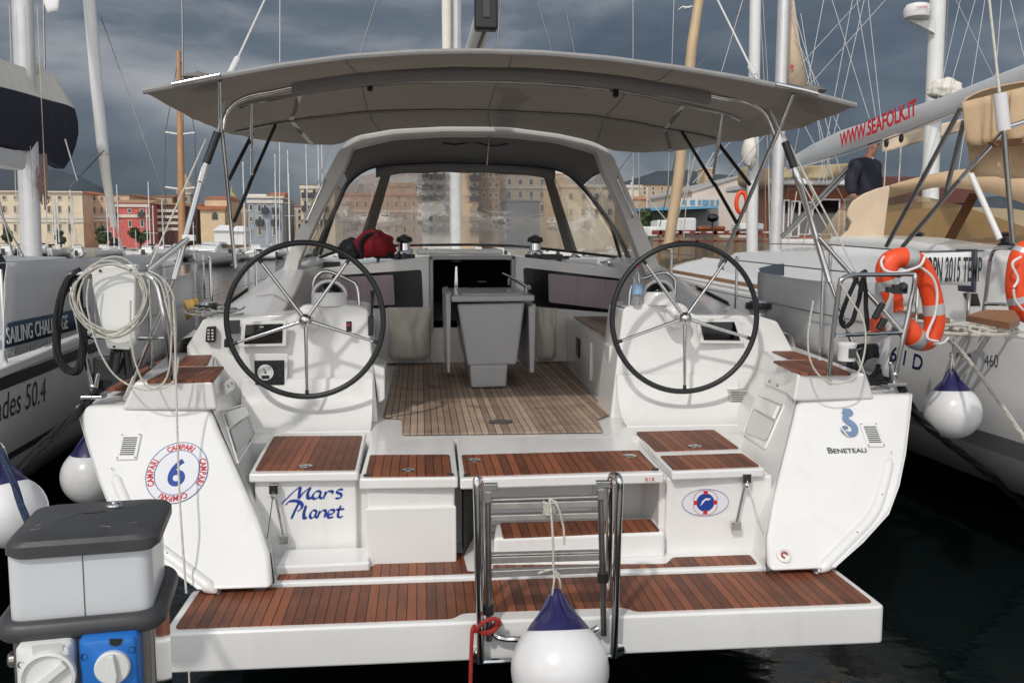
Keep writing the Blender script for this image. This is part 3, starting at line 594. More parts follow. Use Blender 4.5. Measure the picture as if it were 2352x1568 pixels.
# side walls of the recess with storage pockets and sockets
for s in (1, -1):
    f = (lambda q: q) if s > 0 else mir
    e0 = inner[5]; e1_ = inner[3]; e2_ = inner[1]
    rows_ = [f([V((1.542, -.055, 1.40)), V((1.67, .53, 1.40)), V((1.79, 1.12, 1.40))]), f([e0+V((-.012, .0, .0)), V((1.63, .5, 1.25)), V((1.75, 1.12, 1.25))]), f([e1_+V((-.012, .0, 0)), V((1.47, .4, 1.0)), V((1.60, 1.12, 1.0))]), f([e2_+V((-.012, .0, 0)), V((1.36, .3, .70)), V((1.45, 1.1, .70))]), f([inner[0]+V((-.012, .03, -.012)), V((1.33, .3, .537)), V((1.42, 1.1, .537))])]
    wl = MB().loft(rows_).build('recess_side_wall', GEL, Y, ang=60)
    n_ = (V((1.63, .5, 1.25))-e0).cross(e1_-e0).normalized(); P0 = e0+V((-.012, 0, 0))
    if s < 0: n_ = V((-n_.x, n_.y, n_.z)); P0 = V((-P0.x, P0.y, P0.z))
    if n_.x*s > 0: n_ = -n_
    pk = [(1742, 905), (1803, 931), (1758, 1032), (1709, 995)] if s > 0 else [(558, 930), (508, 945), (545, 1065), (585, 1000)]
    P_ = [HP(px, py, P0, n_)+n_*.004 for px, py in pk]
    fr_ = MB().tube(roundpoly(P_, .02), .006, 6, closed=True).build('pocket_frame', GEL, wl)
    A = [P_[0].lerp(P_[1], .08), P_[0].lerp(P_[1], .92)]; B = [P_[3].lerp(P_[2], .08), P_[3].lerp(P_[2], .92)]
    lid = [A[0].lerp(B[0], .06), A[1].lerp(B[1], .06), A[1].lerp(B[1], .36), A[0].lerp(B[0], .36)]
    MB().prism(lid, n_*.02).build('pocket_flap', GEL, wl, bevel=.005)
    bowl = [A[0].lerp(B[0], .40), A[1].lerp(B[1], .40), A[1].lerp(B[1], .85), A[0].lerp(B[0], .95)]
    MB().prism(roundpoly(bowl, .03), n_*.003).build('pocket_recess', GREYP if s < 0 else GELN, wl)
    so2 = [(1760, 863), (1806, 886), (1806, 902), (1757, 880)] if s > 0 else [(513, 880), (534, 862), (535, 895), (514, 908)]
    P_ = [HP(px, py, P0, n_) for px, py in so2]
    sk2 = MB().prism(roundpoly(P_, .012), n_*.012).build('socket_plate', GEL, wl, bevel=.003)
    for t_ in (.3, .7): MB().lathe([(.011, 0), (.009, .006)], P_[0].lerp(P_[1], t_).lerp(P_[3].lerp(P_[2], t_), .5)+n_*.012, n_, 14).build('socket', STEELB, sk2)
# ---------------------------------------------------------------- steering wheels
for s in (-1, 1):
    h = V((s*1.19, .88, 1.642))
    wh = MB().lathe([(.036, -.02), (.040, .0), (.038, .02), (.024, .035), (.008, .042)], h, (0, -1, 0), 24).build('steering_wheel', CHROME, Y)
    MB().tube([h, h+V((0, .22, 0))], .03, 12).build('wheel_shaft', CHROME, wh)
    MB().tube(arc(h, V((.472, 0, 0)), V((0, 0, .472)), 0, 6.28319*(71/72), 71), .0175, 12, closed=True).build('rim', RUBBER, wh)
    ph = R(-90) if s < 0 else R(-89)
    for k in range(5):
        a = ph+6.28319*k/5; d_ = V((math.cos(a), 0, math.sin(a)))
        MB().use(CHROME).tube([h+V((0, .005, 0))+d_*.03, h+d_*.30, h+d_*.445], [.0125, .0105, .009], 10).build('spoke', CHROME, wh)
        MB().tube([h+d_*.43, h+d_*.462], .0115, 10).build('spoke_end', BLACK, wh)
# ---------------------------------------------------------------- bulkhead, companionway, coachroof
bY = 3.95
def res(pts, n):                                   # resample a polyline
    pts = [V(p) for p in pts]; ds = [0]
    for a, b in zip(pts, pts[1:]): ds.append(ds[-1]+(b-a).length)
    out = []; j = 0
    for i in range(n+1):
        t = ds[-1]*i/n
        while j < len(pts)-2 and ds[j+1] < t: j += 1
        u = (t-ds[j])/max(1e-9, ds[j+1]-ds[j]); out.append(pts[j].lerp(pts[j+1], min(1, u)))
    return out
cl, cr = HY(987, 700, bY).x, HY(1182, 700, bY).x
ztL, ztl, ztr, ztR = HY(700, 620, bY).z, HY(987, 589, bY).z, HY(1182, 588, bY).z, HY(1452, 620, bY).z
bk = MB().prism([V((-1.55, bY, cz)), V((cl, bY, cz)), V((cl, bY, ztl)), V((-1.55, bY, ztL))], V((0, .08, 0)))
bk.prism([V((1.55, bY, cz)), V((cr, bY, cz)), V((cr, bY, ztr)), V((1.55, bY, ztR))], V((0, .08, 0)))
bk.bx(cl, cr, bY+.004, bY+.07, cz, cz+.34)
bh = bk.build('bulkhead', GEL, Y, bevel=.012, seg=3)
for q_, c_ in (([(760, 633), (968, 619), (972, 706), (776, 709)], [(716, 640), (903, 631), (907, 700), (716, 706)]), ([(1202, 614), (1470, 645), (1470, 724), (1206, 702)], [(1259, 628), (1452, 648), (1452, 716), (1261, 694)])):
    wn_ = MB().prism(roundpoly([HY(px, py, bY-.004) for px, py in q_], .03), V((0, .01, 0))).build('cabin_window', CABGL, bh)
    MB().prism(roundpoly([HY(px, py, bY-.0065) for px, py in c_], .02), V((0, .002, 0))).build('curtain', CURT, wn_)
cw_ = MB().bx(cl, cl+.035, bY-.03, bY+.1, cz+.3, ztl).bx(cr-.035, cr, bY-.03, bY+.1, cz+.3, ztr).bx(cl, cr, bY-.03, bY+.1, ztl-.03, ztl+.01)
cp = cw_.build('companionway_frame', GREYP, Y, bevel=.006)
MB().prism([V((cl-.3, bY+.09, cz+.3)), V((cr+.3, bY+.09, cz+.3)), V((cr+.3, bY+.09, ztl)), V((cl-.3, bY+.09, ztl))], V((0, 3.0, 0))).build('cabin_interior', DARKIN, Y)
bpy.data.objects.remove(bpy.data.objects['cabin_interior'])
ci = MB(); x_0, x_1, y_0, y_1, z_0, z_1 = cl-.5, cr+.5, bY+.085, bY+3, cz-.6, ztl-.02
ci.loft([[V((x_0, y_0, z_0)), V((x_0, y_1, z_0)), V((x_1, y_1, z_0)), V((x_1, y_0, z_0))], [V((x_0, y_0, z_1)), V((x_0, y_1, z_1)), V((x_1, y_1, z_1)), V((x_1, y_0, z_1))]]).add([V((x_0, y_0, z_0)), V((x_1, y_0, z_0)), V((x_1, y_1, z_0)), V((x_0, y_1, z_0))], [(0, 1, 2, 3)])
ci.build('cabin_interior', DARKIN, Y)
# companionway door standing ajar with a stainless hook
dp = MB().prism([HY(1046, 612, 3.6), HY(1050, 612, 3.6), HY(1053, 690, 3.6), HY(1042, 690, 3.6)], V((0, .02, 0))).build('door_hook', CHROME, cp)
n_ = 24
cr0 = [(V((x, bY+.03, 1.99+.05*(1-(x/1.5)**2)))) for x in [-1.5+3*i/n_ for i in range(n_+1)]]
def roofrow(y, hw, z): return [V((-hw+2*hw*i/n_, y, z+.06*(1-((i-n_/2)/(n_/2))**2))) for i in range(n_+1)]
topZ = ztl-.005
ro = [[V((p.x*1.0, bY+.082, (ztL+.003)*(abs(p.x)/1.5)+(topZ)*(1-abs(p.x)/1.5))) for p in cr0]]
for y, hw, z in ((4.7, 1.45, topZ-.06), (6.5, 1.30, topZ-.05), (8.5, 1.0, topZ-.12), (9.8, .7, 1.72)): ro.append(roofrow(y, hw, z))
lo = [[V((p.x, p.y, 1.35)) for p in (r_[0], r_[-1])] for r_ in ro]
cm = MB().loft(ro)
cm.loft([[r_[0], V((r_[0].x-.12, r_[0].y, 1.38))] for r_ in ro]).loft([[r_[-1], V((r_[-1].x+.12, r_[-1].y, 1.38))] for r_ in ro])
cm.build('coachroof', GEL, Y, ang=30)
h0, h1 = HY(957, 572, 4.05), HY(1156, 571, 4.05)
MB().bx(h0.x, h1.x, 4.05, 4.75, h0.z-.055, h0.z).build('sliding_hatch', GEL, Y, bevel=.02, seg=3)
for px in (929, 1229):
    c = HY(px, 589, 4.12)
    m_ = MB().use(BLACK).lathe([(.105, -.03), (.10, .02)], c, (0, 0, 1), 24).use(CHROME).lathe([(.088, .02), (.072, .045), (.058, .06), (.055, .125), (.068, .14)], c, (0, 0, 1), 24)
    m_.use(BLACK).lathe([(.075, .14), (.080, .155), (.07, .185), (.03, .20), (.02, .21)], c, (0, 0, 1), 24).box(c+V((.16 if px > 1000 else -.02, -.04, -.0)), (.20, .09, .05))
    m_.build('coachroof_winch', None, Y)
lm = MB().use(CHROME)
for i in range(14): lm.box(HY(1385+rnd.random()*45, 604+rnd.random()*8, 3.99+rnd.random()*.1)+V((0, .05, .01)), (.03+.04*rnd.random(), .03, .025), Matrix.Rotation(rnd.random()*3, 3, 'Z'))
lm.use(PAD).box(HY(1330, 599, 4.1), (.35, .08, .035)).use(BLACK).box(HY(1270, 592, 4.1), (.32, .06, .04), Matrix.Rotation(.1, 3, 'Z')).box(HY(730, 607, 4.1), (.42, .1, .05), Matrix.Rotation(-.05, 3, 'Z'))
lm.build('rope_clutches', None, Y, bevel=.004)
# ---------------------------------------------------------------- sprayhood arch, lining and windscreen
aO = [(640, 655), (655, 600), (700, 495), (781, 340), (817, 312), (903, 297), (1020, 291), (1164, 292), (1281, 307), (1359, 324), (1402, 345), (1460, 478), (1515, 612), (1535, 660)]
aI = [(676, 655), (688, 600), (735, 495), (790, 391), (811, 340), (903, 318), (1020, 311), (1164, 312), (1281, 325), (1371, 350), (1384, 391), (1430, 490), (1476, 612), (1496, 660)]
O3 = [HY(*p, 2.97) for p in aO]; I3 = [HY(*p, 2.97) for p in aI]
O3 = res(O3, 44); I3 = res(I3, 44)
dv = V((0, .16, 0))
ar = MB().loft([O3, I3, [p+dv for p in I3], [p+dv for p in O3], O3]).build('sprayhood_arch', ARCH, Y, bevel=.012, ang=40)
for pp in (((746, 412), (703, 512)), ((1420, 405), (1452, 500))):
    MB().tube([HY(*pp[0], 2.95), HY(pp[0][0]-2, pp[0][1]+6, 2.92), HY(pp[1][0]+2, pp[1][1]-6, 2.92), HY(*pp[1], 2.95)], .009, 8).build('grab_handle', CHROME, ar)
r1 = res([HY(*p, 3.13) for p in ((786, 395), (797, 368), (811, 341), (903, 319), (1020, 312), (1164, 313), (1281, 326), (1371, 351), (1386, 395))], 30)
r2 = res([HY(*p, 3.75) for p in ((799, 420), (818, 400), (848, 384), (910, 374), (1000, 370), (1090, 371), (1164, 374), (1245, 381), (1300, 394), (1337, 428))], 30)
mid = [a.lerp(b, .5)+V((0, 0, .02)) for a, b in zip(r1, r2)]
hd = MB().loft([r1, mid, r2, [p+V((0, .02, -.10)) for p in r2[6:25]]][:3]).build('sprayhood', CANVASD, Y)
hd.modifiers.new('thick', 'SOLIDIFY').thickness = .006
vl = [p for p in r2[4:27]]; vm = MB().loft([[p+V((0, .03, 0)) for p in vl], [p+V((0, .035, -.10-.004*math.sin(i*1.3))) for i, p in enumerate(vl)]])
vm.build('valance', CANVASD, hd).modifiers.new('thick', 'SOLIDIFY').thickness = .008
pz_ = MB().tube(smoothpath([HY(*p, 3.3) for p in ((1000, 322), (1040, 332), (1085, 327), (1130, 335), (1168, 330))], 6), .006, 6).build('seam', BLKC, hd)
fl_ = [HY(722, 592, 4.14), HY(740, 545, 4.05), HY(775, 470, 3.88)]; frr = [HY(1442, 592, 4.14), HY(1424, 545, 4.05), HY(1380, 482, 3.88)]
bow = smoothpath(fl_+r2[::3]+frr[::-1], 3)
MB().tube(bow, .022, 10).build('windscreen_frame', mat('frame_dark', (.05, .05, .05), .35, .6), hd)
for a, b in (((781, 452), (735, 585)), ((1400, 505), (1425, 590))):
    MB().tube([HY(*a, 3.9), HY(*b, 4.05)], .016, 8).build('sprayhood_strut', BLACK, hd)
tpx = [(803, 424), (828, 404), (860, 397), (888, 397), (1000, 394), (1090, 393), (1180, 396), (1258, 402), (1292, 404), (1316, 414), (1336, 434)]
bpx = [(728, 594), (765, 580), (800, 572), (836, 566), (960, 563), (1090, 562), (1190, 565), (1312, 578), (1350, 583), (1395, 588), (1438, 594)]
ty = [3.77, 3.80, 3.83, 3.85, 3.88, 3.9, 3.88, 3.85, 3.83, 3.80, 3.77]; by = [4.15, 4.28, 4.36, 4.42, 4.55, 4.6, 4.55, 4.42, 4.36, 4.28, 4.15]
tw = [HY(*p, y) for p, y in zip(tpx, ty)]; bw = [HY(*p, y) for p, y in zip(bpx, by)]
for i0, i1 in ((0, 3), (3, 7), (7, 10)):
    A = res(tw[i0:i1+1], 10); B = res(bw[i0:i1+1], 10)
    MB().loft([[a.lerp(b, t_) for a, b in zip(A, B)] for t_ in [k/8 for k in range(9)]]).build('clear_window', VINYL, hd)
for i in (3, 7):
    d_ = V((.062, 0, 0)); q_ = [tw[i]-d_*.7, tw[i]+d_*.7, bw[i]+d_, bw[i]-d_]
    MB().prism([p+V((0, -.012, 0)) for p in q_], V((0, .012, 0))).build('window_strip', mat('window_binding', (.15, .135, .115), .7, var=.15, vs=9), hd)
MB().tube(res(bw, 30), .014, 8).build('windscreen_base', BLACK, hd)
for q_ in (((790, 393), (800, 420), (726, 592), (692, 603)), ((1386, 393), (1338, 430), (1440, 592), (1470, 605))):
    ys_ = (3.12, 3.75, 4.14, 3.12); p = [HY(*a, y) for a, y in zip(q_, ys_)]
    MB().loft([[p[0].lerp(p[1], t_).lerp(p[3].lerp(p[2], t_), u_) for t_ in (0, .33, .66, 1)] for u_ in [k/6 for k in range(7)]]).build('side_window', VINYL, hd)
# ---------------------------------------------------------------- bimini
RA = [(330, 213), (420, 196), (500, 180), (640, 155), (800, 134), (945, 124), (1090, 121), (1240, 125), (1400, 138), (1560, 160), (1700, 183), (1840, 213), (1963, 245)]
RB = [(432, 267), (520, 228), (619, 201), (720, 182), (824, 167), (930, 158), (1039, 153), (1164, 153), (1300, 160), (1437, 175), (1560, 196), (1671, 220), (1760, 252), (1842, 294)]
RC = [(476, 287), (520, 256), (567, 233), (645, 219), (740, 203), (844, 191), (960, 184), (1090, 183), (1164, 184), (1300, 192), (1410, 203), (1500, 219), (1600, 242), (1670, 258), (1730, 285), (1770, 308)]
RD = [(517, 304), (565, 294), (612, 284), (660, 276), (717, 268), (800, 258), (883, 252), (1000, 250), (1090, 250), (1164, 253), (1260, 257), (1359, 263), (1450, 277), (1527, 293), (1600, 305), (1690, 326)]
RE = [(577, 318), (625, 325), (668, 329), (735, 333), (780, 333), (817, 312), (903, 297), (1020, 291), (1164, 292), (1281, 307), (1359, 324), (1402, 345), (1440, 349), (1476, 351), (1574, 345), (1648, 330)]
yy_ = (.06, .42, 1.37, 2.36, 2.94); NB = 48
rws = [res([HY(*p, y) for p in r_], NB) for r_, y in zip((RA, RB, RC, RD, RE), yy_)]
full = []
for i in range(4):
    for k in range(6):
        t_ = k/6; full.append([a.lerp(b, t_)+V((0, 0, -.026*math.sin(math.pi*t_)*math.sin(math.pi*j/NB)+.011*noise.noise(V((j*.35, i*3+t_*2.2, 3))))) for j, (a, b) in enumerate(zip(rws[i], rws[i+1]))])
full.append(rws[4])
bim = MB().loft(full).build('bimini', CANVAS, Y, ang=60)
MB().tube([p+V((0, -.012, .004)) for p in rws[0]], .016, 8).build('edge_hem', mat('hem_canvas', (.30, .295, .285), .7, var=.12, vs=12), bim)
for a, b in ((2, 6), (42, 46)): MB().tube([p+V((0, -.034, .006)) for p in res(rws[0][a:b], 6)], .014, 12).build('aft_bar', CHROME, bim)
sl_ = [p+V((0, 0, -.02)) for p in rws[1][8:41]]
MB().loft([[p+V((0, -.03, .012)) for p in sl_], [p+V((0, -.036, -.045+.006*math.sin(i*.9))) for i, p in enumerate(sl_)], [p+V((0, .036, -.05)) for p in sl_], [p+V((0, .03, .01)) for p in sl_]]).build('bow_sleeve', CANVASD, bim)
b2 = [HY(*p, .42) for p in ((511, 300), (516, 272), (527, 250), (548, 232), (580, 219), (625, 211))]; b2r = [HY(*p, .42) for p in ((1673, 228), (1708, 231), (1738, 244), (1758, 262), (1770, 286), (1779, 312))]
MB().tube(smoothpath(b2, 4)+[p+V((0, 0, -.02)) for p in rws[1][9:40:3]]+smoothpath(b2r, 4), .0135, 10).build('main_bow', CHROME, bim)
for k, lo_, hi_, o_ in ((2, 3, 46, -.012), (3, 1, 47, -.012)):
    MB().tube([p+V((0, 0, o_)) for p in rws[k][lo_:hi_]], .0115, 8).build('bow', CHROME if k == 2 else STEELB, bim)
for k, a, b in ((2, 5, 9), (2, 38, 43)): MB().tube([p+V((0, -.004, -.014)) for p in rws[k][a:b]], .0135, 8).build('bow_joint', CHROME, bim)
for px, py in ((850, 200), (1414, 214)): MB().box(HY(px, py, 1.30), (.035, .03, .05)).ball(HY(px, py+5, 1.30), .018).build('reading_light', BLACK, bim)
legs = [((505, 185), .08, (507, 300), .40, CHROME, .0125), ((1822, 214), .08, (1781, 318), .40, CHROME, .0125), ((509, 295), .41, (540, 612), 1.95, CHROME, .0135), ((1781, 315), .41, (1652, 612), 1.95, CHROME, .0135),
        ((577, 238), 1.37, (578, 402), 1.50, CHROME, .0115), ((1660, 262), 1.37, (1639, 400), 1.50, CHROME, .0115),
        ((632, 289), 2.34, (572, 425), 1.62, BLACK, .0125), ((1567, 304), 2.34, (1641, 425), 1.62, BLACK, .0125), ((575, 420), 1.62, (538, 508), 1.30, BLACK, .0125), ((1641, 422), 1.62, (1692, 512), 1.30, BLACK, .0125),
        ((580, 308), 1.5, (526, 412), 1.1, BLACK, .0125), ((1650, 330), 1.5, (1722, 424), 1.1, BLACK, .0125)]
for a, ya, b, yb_, m_, r_ in legs: MB().tube([HY(*a, ya), HY(*b, yb_)], r_, 10).build('bimini_leg', m_ if m_ is CHROME else mat('frame_dark', (.05, .05, .05), .35, .6), bim)
for k in range(2):
    for a, b in (((rws[2][8], rws[3][6])), ((rws[3][6], rws[4][6]))) if k == 0 else (((rws[2][40], rws[3][41])), ((rws[3][41], rws[4][43]))):
        MB().loft([[a+V((-.018, 0, -.008)), a+V((.018, 0, -.008))], [b+V((-.018, 0, -.008)), b+V((.018, 0, -.008))]]).build('webbing_strap', ARCH, bim)
for px, py, s in ((458, 176, 1), (1862, 205, -1)):
    MB().ball(HY(px, py+3, .12), .05, sx=1.6, sz=.55, seg=10, wob=.5).build('canopy_fold', CANVAS, bim)
for j_ in (13, 24, 35): MB().tube([r_[j_]+V((0, 0, -.002)) for r_ in full], .0035, 5).build('canopy_seam', CANVASD, bim)
# ---------------------------------------------------------------- backstays, mast, boom, rigging
MASTTOP = V((0, 6.0, 19.0))
for s, g in ((-1, [(500, 304), (474, 375), (468, 388), (400, 642)]), (1, [(1803, 326), (1824, 385), (1829, 398), (1905, 648)])):
    t_ = V((s*1.60, .22, 0)); p0 = HY(*g[0], .22); p1 = HY(*g[1], .20); p2 = HY(*g[2], .20); p3 = HY(*g[3], .08)
    bs_ = MB().tube([p0, p1], .021, 12).build('backstay_grip', BLACK, Y)
    MB().tube([p1, p2, p2.lerp(p3, .12), p2.lerp(p3, .13), p3], [.014, .022, .022, .017, .017], 12).build('backstay_tensioner', CHROME, Y)
    base = V((s*2.02, .06, 1.30)); MB().tube([p3, base], .012, 10).build('backstay_rod', CHROME, Y)
    up_ = HY(*((528, 172) if s < 0 else (1735, 175)), .24+.4); q0 = HY(*((548, 130) if s < 0 else (1722, 150)), .85); q1 = HY(*((608, 0) if s < 0 else (1648, 0)), 1.6)
    d_ = (q1-q0)
    MB().tube([p0, up_, q0], .006, 6).tube([up_, up_.lerp(q0, .85)], .020, 10).tube([q0, q1, q1+d_*2.6], .0065, 6).build('backstay_wire', MASTW, Y)
    MB().tube([HY(*((474, 318) if s < 0 else (1812, 330)), .25), HY(*((340, 620) if s < 0 else (1975, 640)), -.02)], .005, 6).build('stay_wire', ROPEW, Y)
mx0, mx1, mx2 = HY(1016, 60, 6.0), HY(1037, 60, 6.0), HY(1058, 60, 6.0); r_ = (mx2.x-mx1.x)/2
MB().tube([V((mx1.x+r_, 6.15, 1.9)), V((mx1.x+r_, 6.15, 12)), V((mx1.x+r_, 6.15, 19))], r_*1.25, 18).build('mast', MASTW, Y)
MB().bx(mx1.x+r_-.018, mx1.x+r_+.018, 5.99, 6.05, 3.6, 18.5).build('mast_track', ALU, Y)
MB().tube([V((mx0.x+r_*.95, 6.05, 3.2+.4*k)) for k in range(40)], [r_*(1.0+.06*math.sin(k*2.1)) for k in range(40)], 12).build('furled_mainsail', SAILC, Y)
be = HY(1116, 28, 1.3); bf = HY(1091, 112, 2.6); dirb = V((mx1.x-be.x, 5.6-1.3, 3.62-be.z))
bo = MB().tube([be+V((0, .03, 0)), V((mx1.x+.03, 5.95, be.z+(bf.z-be.z)*(5.95-1.3)/1.3*.35))], .082, 18, flat=.8).build('boom', MASTW, Y)
ec = MB().box(be+V((0, -.0, -.0)), (.15, .10, .24)).build('boom_end', BLACK, bo, bevel=.02, seg=3)
MB().box(be+V((0, -.05, .02)), (.045, .02, .13)).build('boom_sheave', DGREY, ec)
MB().tube([be+V((.0, .15, -.088)), be+V((-.04, 2.6, -.088))], .012, 6).build('boom_slot', BLACK, bo)
for (a, ya), (b, yb_) in ((((865, 0), 6.5), ((822, 135), 6.5)), (((1294, 0), 6.5), ((1322, 135), 6.5)), (((1233, 0), 6.4), ((1272, 135), 6.4)), (((1150, 0), 3.), ((1140, 120), 3.))):
    p, q_ = HY(*a, ya), HY(*b, yb_); MB().tube([p+(p-q_)*2, q_+(q_-p)*2.2], .0075, 6).build('shroud', STEELB, Y)
# ---------------------------------------------------------------- cockpit table
tY = 2.3; T_ = lambda px, py, y=tY: HY(px, py, y)
tb = MB().prism([T_(1050, 698), T_(1206, 694), T_(1187, 838), T_(1074, 841)], V((0, 1.15, 0))).build('cockpit_table', GREYP, Y, bevel=.022, seg=3)
MB().prism([T_(1078, 838), T_(1167, 836), T_(1163, 889), T_(1082, 891)], V((0, 1.0, 0))).build('table_pedestal', GREYP, tb, bevel=.02, seg=3)
MB().prism([T_(1037, 679, tY-.05), T_(1228, 677, tY-.05), T_(1228, 692, tY-.05), T_(1037, 694, tY-.05)], V((0, 1.3, 0))).build('tabletop', GREYP, tb, bevel=.012, seg=3)
z_ = T_(1130, 677, tY-.05).z
MB().prism([V((p.x, p.y, z_+.006)) for p in (T_(1060, 679), T_(1200, 679), T_(1200, 679)+V((0, 1.05, 0)), T_(1060, 679)+V((0, 1.05, 0)))], V((0, 0, -.012))).build('table_lid', mat('table_lid_grey', (.46, .46, .45), .3, var=.06), tb, bevel=.004)
lt_ = MB()
for px, py in ((1082, 661), (1150, 660)): lt_.box(HZ(px, py, z_+.01), (.045, .03, .01))
lt_.build('table_catches', BLACK, tb)
MB().lathe([(.05, 0), (.045, .012)], HZ(1107, 648, z_+.004), (0, 0, 1), 20).build('table_knob', GREYP, tb)
for a, b, dx in (((1023, 676), (1037, 856), -1), ((1214, 704), (1230, 856), 1)):
    p = T_(a[0], a[1]); q_ = T_(b[0], b[1])
    MB().prism([V((p.x, tY, p.z)), V((q_.x, tY, p.z+.02)), V((q_.x-.01, tY, q_.z)), V((p.x+.012, tY, q_.z))], V((0, 1.1, 0))).build('table_leaf', GREYP, tb, bevel=.008)
MB().tube(smoothpath([HY(1215, 658, tY+.05), HY(1214, 662, tY), HY(1190, 646, tY+.5), HY(1156, 629, tY+1.1)], 4), .014, 8).build('table_rail', CHROME, tb)
for px, py, y in ((1209, 668, tY+.03), (1168, 648, tY+.9)): MB().tube([HY(px, py-8, y), HY(px, py+6, y)], .011, 8).build('rail_post', CHROME, tb)
# ---------------------------------------------------------------- boarding ladder
ly = yf-.05
A_ = lambda px, py, o=0: HY(px, py, ly+o)
ld = MB()
lad = MB().tube(smoothpath([A_(1104, 1522), A_(1103, 1440), A_(1099, 1300), A_(1097, 1180), A_(1095, 1112), A_(1096, 1101, .02), A_(1099, 1101, .12), A_(1102, 1112, .17), A_(1103, 1180, .20), A_(1106, 1330, .22), A_(1107, 1440, .25)], 4), .0168, 12).build('boarding_ladder', CHROME, Y)
MB().tube(smoothpath([A_(1409, 1508), A_(1413, 1430), A_(1418, 1250), A_(1423, 1130), A_(1422, 1102), A_(1414, 1091, .05), A_(1405, 1095, .12), A_(1401, 1120, .18), A_(1400, 1200, .20), A_(1397, 1330, .22), A_(1394, 1420, .25)], 4), .0168, 12).build('handrail', CHROME, lad)
for a, b in (((1120, 1112), (1123, 1470)), ((1379, 1106), (1387, 1458))):
    st_ = MB().tube([A_(*a, .03), A_(*b, .01)], .0135, 12).build('stile', STEELB, lad)
    p = A_(*a, .03); MB().box(p+V((.012, 0, -.01)), (.06, .03, .03)).box(p+V((0, 0, -.05)), (.03, .045, .05)).build('hinge', CHROME, st_, bevel=.004)
    q_ = A_(a[0]+(b[0]-a[0])*.7, a[1]+(b[1]-a[1])*(.8 if a[0] < 1200 else .62), .02); MB().lathe([(.024, -.02), (.024, .02)], q_, (0, 0, 1), 16).build('collar', BLACK, st_)
for y0, y1, th_ in ((1149, 1141, .01), (1163, 1157, .03), (1191, 1184, .028), (1287, 1279, .03), (1319, 1308, .03), (1275, 1268, .008)):
    p, q_ = A_(1124, y0, .025), A_(1378, y1, .025); MB().prism([p+V((0, 0, th_/2)), q_+V((0, 0, th_/2)), q_-V((0, 0, th_/2)), p-V((0, 0, th_/2))], V((0, .035, 0))).build('rung', mat('rung_steel', (.60, .57, .53), .34, .85, var=.12, vs=18, grime=.3), lad, bevel=.004)
lt2 = MB().tube(smoothpath([A_(1133, 1455), A_(1160, 1466), A_(1260, 1466), A_(1330, 1460), A_(1374, 1440)], 4), .013, 8).build('spreader_bar', CHROME, lad)
MB().tube([A_(1107, 1519), A_(1409, 1504)], .012, 8).build('bottom_bar', CHROME, lad)
for px, py in ((1096, 1500), (1416, 1486)): MB().lathe([(.03, 0), (.03, .03), (.018, .036)], A_(px, py, .05), (0, -1, 0), 16).build('pivot', CHROME, lad)
# ---------------------------------------------------------------- pushpits, stanchions, guardrails and lee cloths
def rail(pts, r=.0135): return MB().tube(smoothpath(pts, 5), r, 10)
pl_ = rail([HY(215, 908, .06), HY(203, 850, .05), HY(180, 740, .03), HY(160, 650, .02), HY(158, 634, .02), HY(170, 629, .0), HY(250, 628, -.05), HY(325, 629, -.12), HY(342, 634, -.14), HY(362, 660, -.16), HY(378, 740, -.17), HY(396, 870, -.1)]).build('pushpit', CHROME, Y)
MB().tube([HY(188, 774, .03), HY(379, 777, -.16)], .011, 8).build('mid_rail', CHROME, pl_)
op = [(209, 610), (312, 607), (310, 785), (296, 804), (246, 801), (234, 762), (211, 657)]
od = MB().prism([HY(px, py, -.12) for px, py in op], V((0, .07, 0))).build('outboard_bracket', PAD, pl_, bevel=.012, seg=3)
MB().box(HY(225, 800, .1), (.05, .05, .05))
for px, py in ((230, 622), (300, 621), (241, 771), (262, 796)): MB().lathe([(.007, 0), (.006, .004)], HY(px, py, -.1215), (0, -1, 0), 12).build('bolt', BLACK, od)
br = MB().tube([HY(268, 800, -.05), HY(262, 850, .05)], .03, 10).tube([HY(290, 800, -.05), HY(298, 860, .05)], .02, 10).box(HY(258, 845, .1), (.16, .1, .12)).box(HY(235, 868, .12), (.10, .06, .10), Matrix.Rotation(.6, 3, 'Y')).build('outboard_clamp', BLACK, pl_, bevel=.01)
for px, py in ((215, 905), (2054, 876)):
    c = HY(px, py, .05); MB().box(c+V((0, 0, -.012)), (.11, .08, .018)).tube([c+V((0, 0, -.01)), c+V((.015 if px < 1000 else -.015, 0, .05)), c+V((.03 if px < 1000 else -.03, 0, .11))], .012, 8).ball(c+V((.0, 0, .04)), .02).build('stern_fitting', CHROME, Y, bevel=.004)
pr_ = rail([HY(1904, 862, -.1), HY(1915, 750, -.13), HY(1929, 655, -.16), HY(1936, 640, -.16), HY(1960, 632, -.12), HY(2030, 631, -.04), HY(2092, 630, .02), HY(2101, 637, .02), HY(2093, 690, .03), HY(2071, 790, .04), HY(2056, 868, .06)]).build('pushpit', CHROME, Y)
MB().tube([HY(1917, 770, -.13), HY(2073, 764, .04)], .011, 8).build('mid_rail', CHROME, pr_)
MB().tube([HY(1880, 545, .1), HY(2073, 764, .04)], .014, 10).build('brace', CHROME, pr_)
MB().tube([HY(436, 545, .1), HY(340, 622, -.1)], .016, 10).build('brace', CHROME, pl_); MB().box(HY(434, 546, .1), (.06, .04, .03)).build('brace_clamp', PAD, pl_)
ln_ = HY(1944, 828, -.13); lmp = MB().use(PAD).lathe([(.045, 0), (.047, .01), (.047, .075), (.05, .08), (.05, .095), (.03, .10)], ln_, (0, 0, 1), 20).use(DGREY).bx(ln_.x-.012, ln_.x+.03, ln_.y-.052, ln_.y-.044, ln_.z+.02, ln_.z+.07); lmp.build('stern_light', None, pr_)
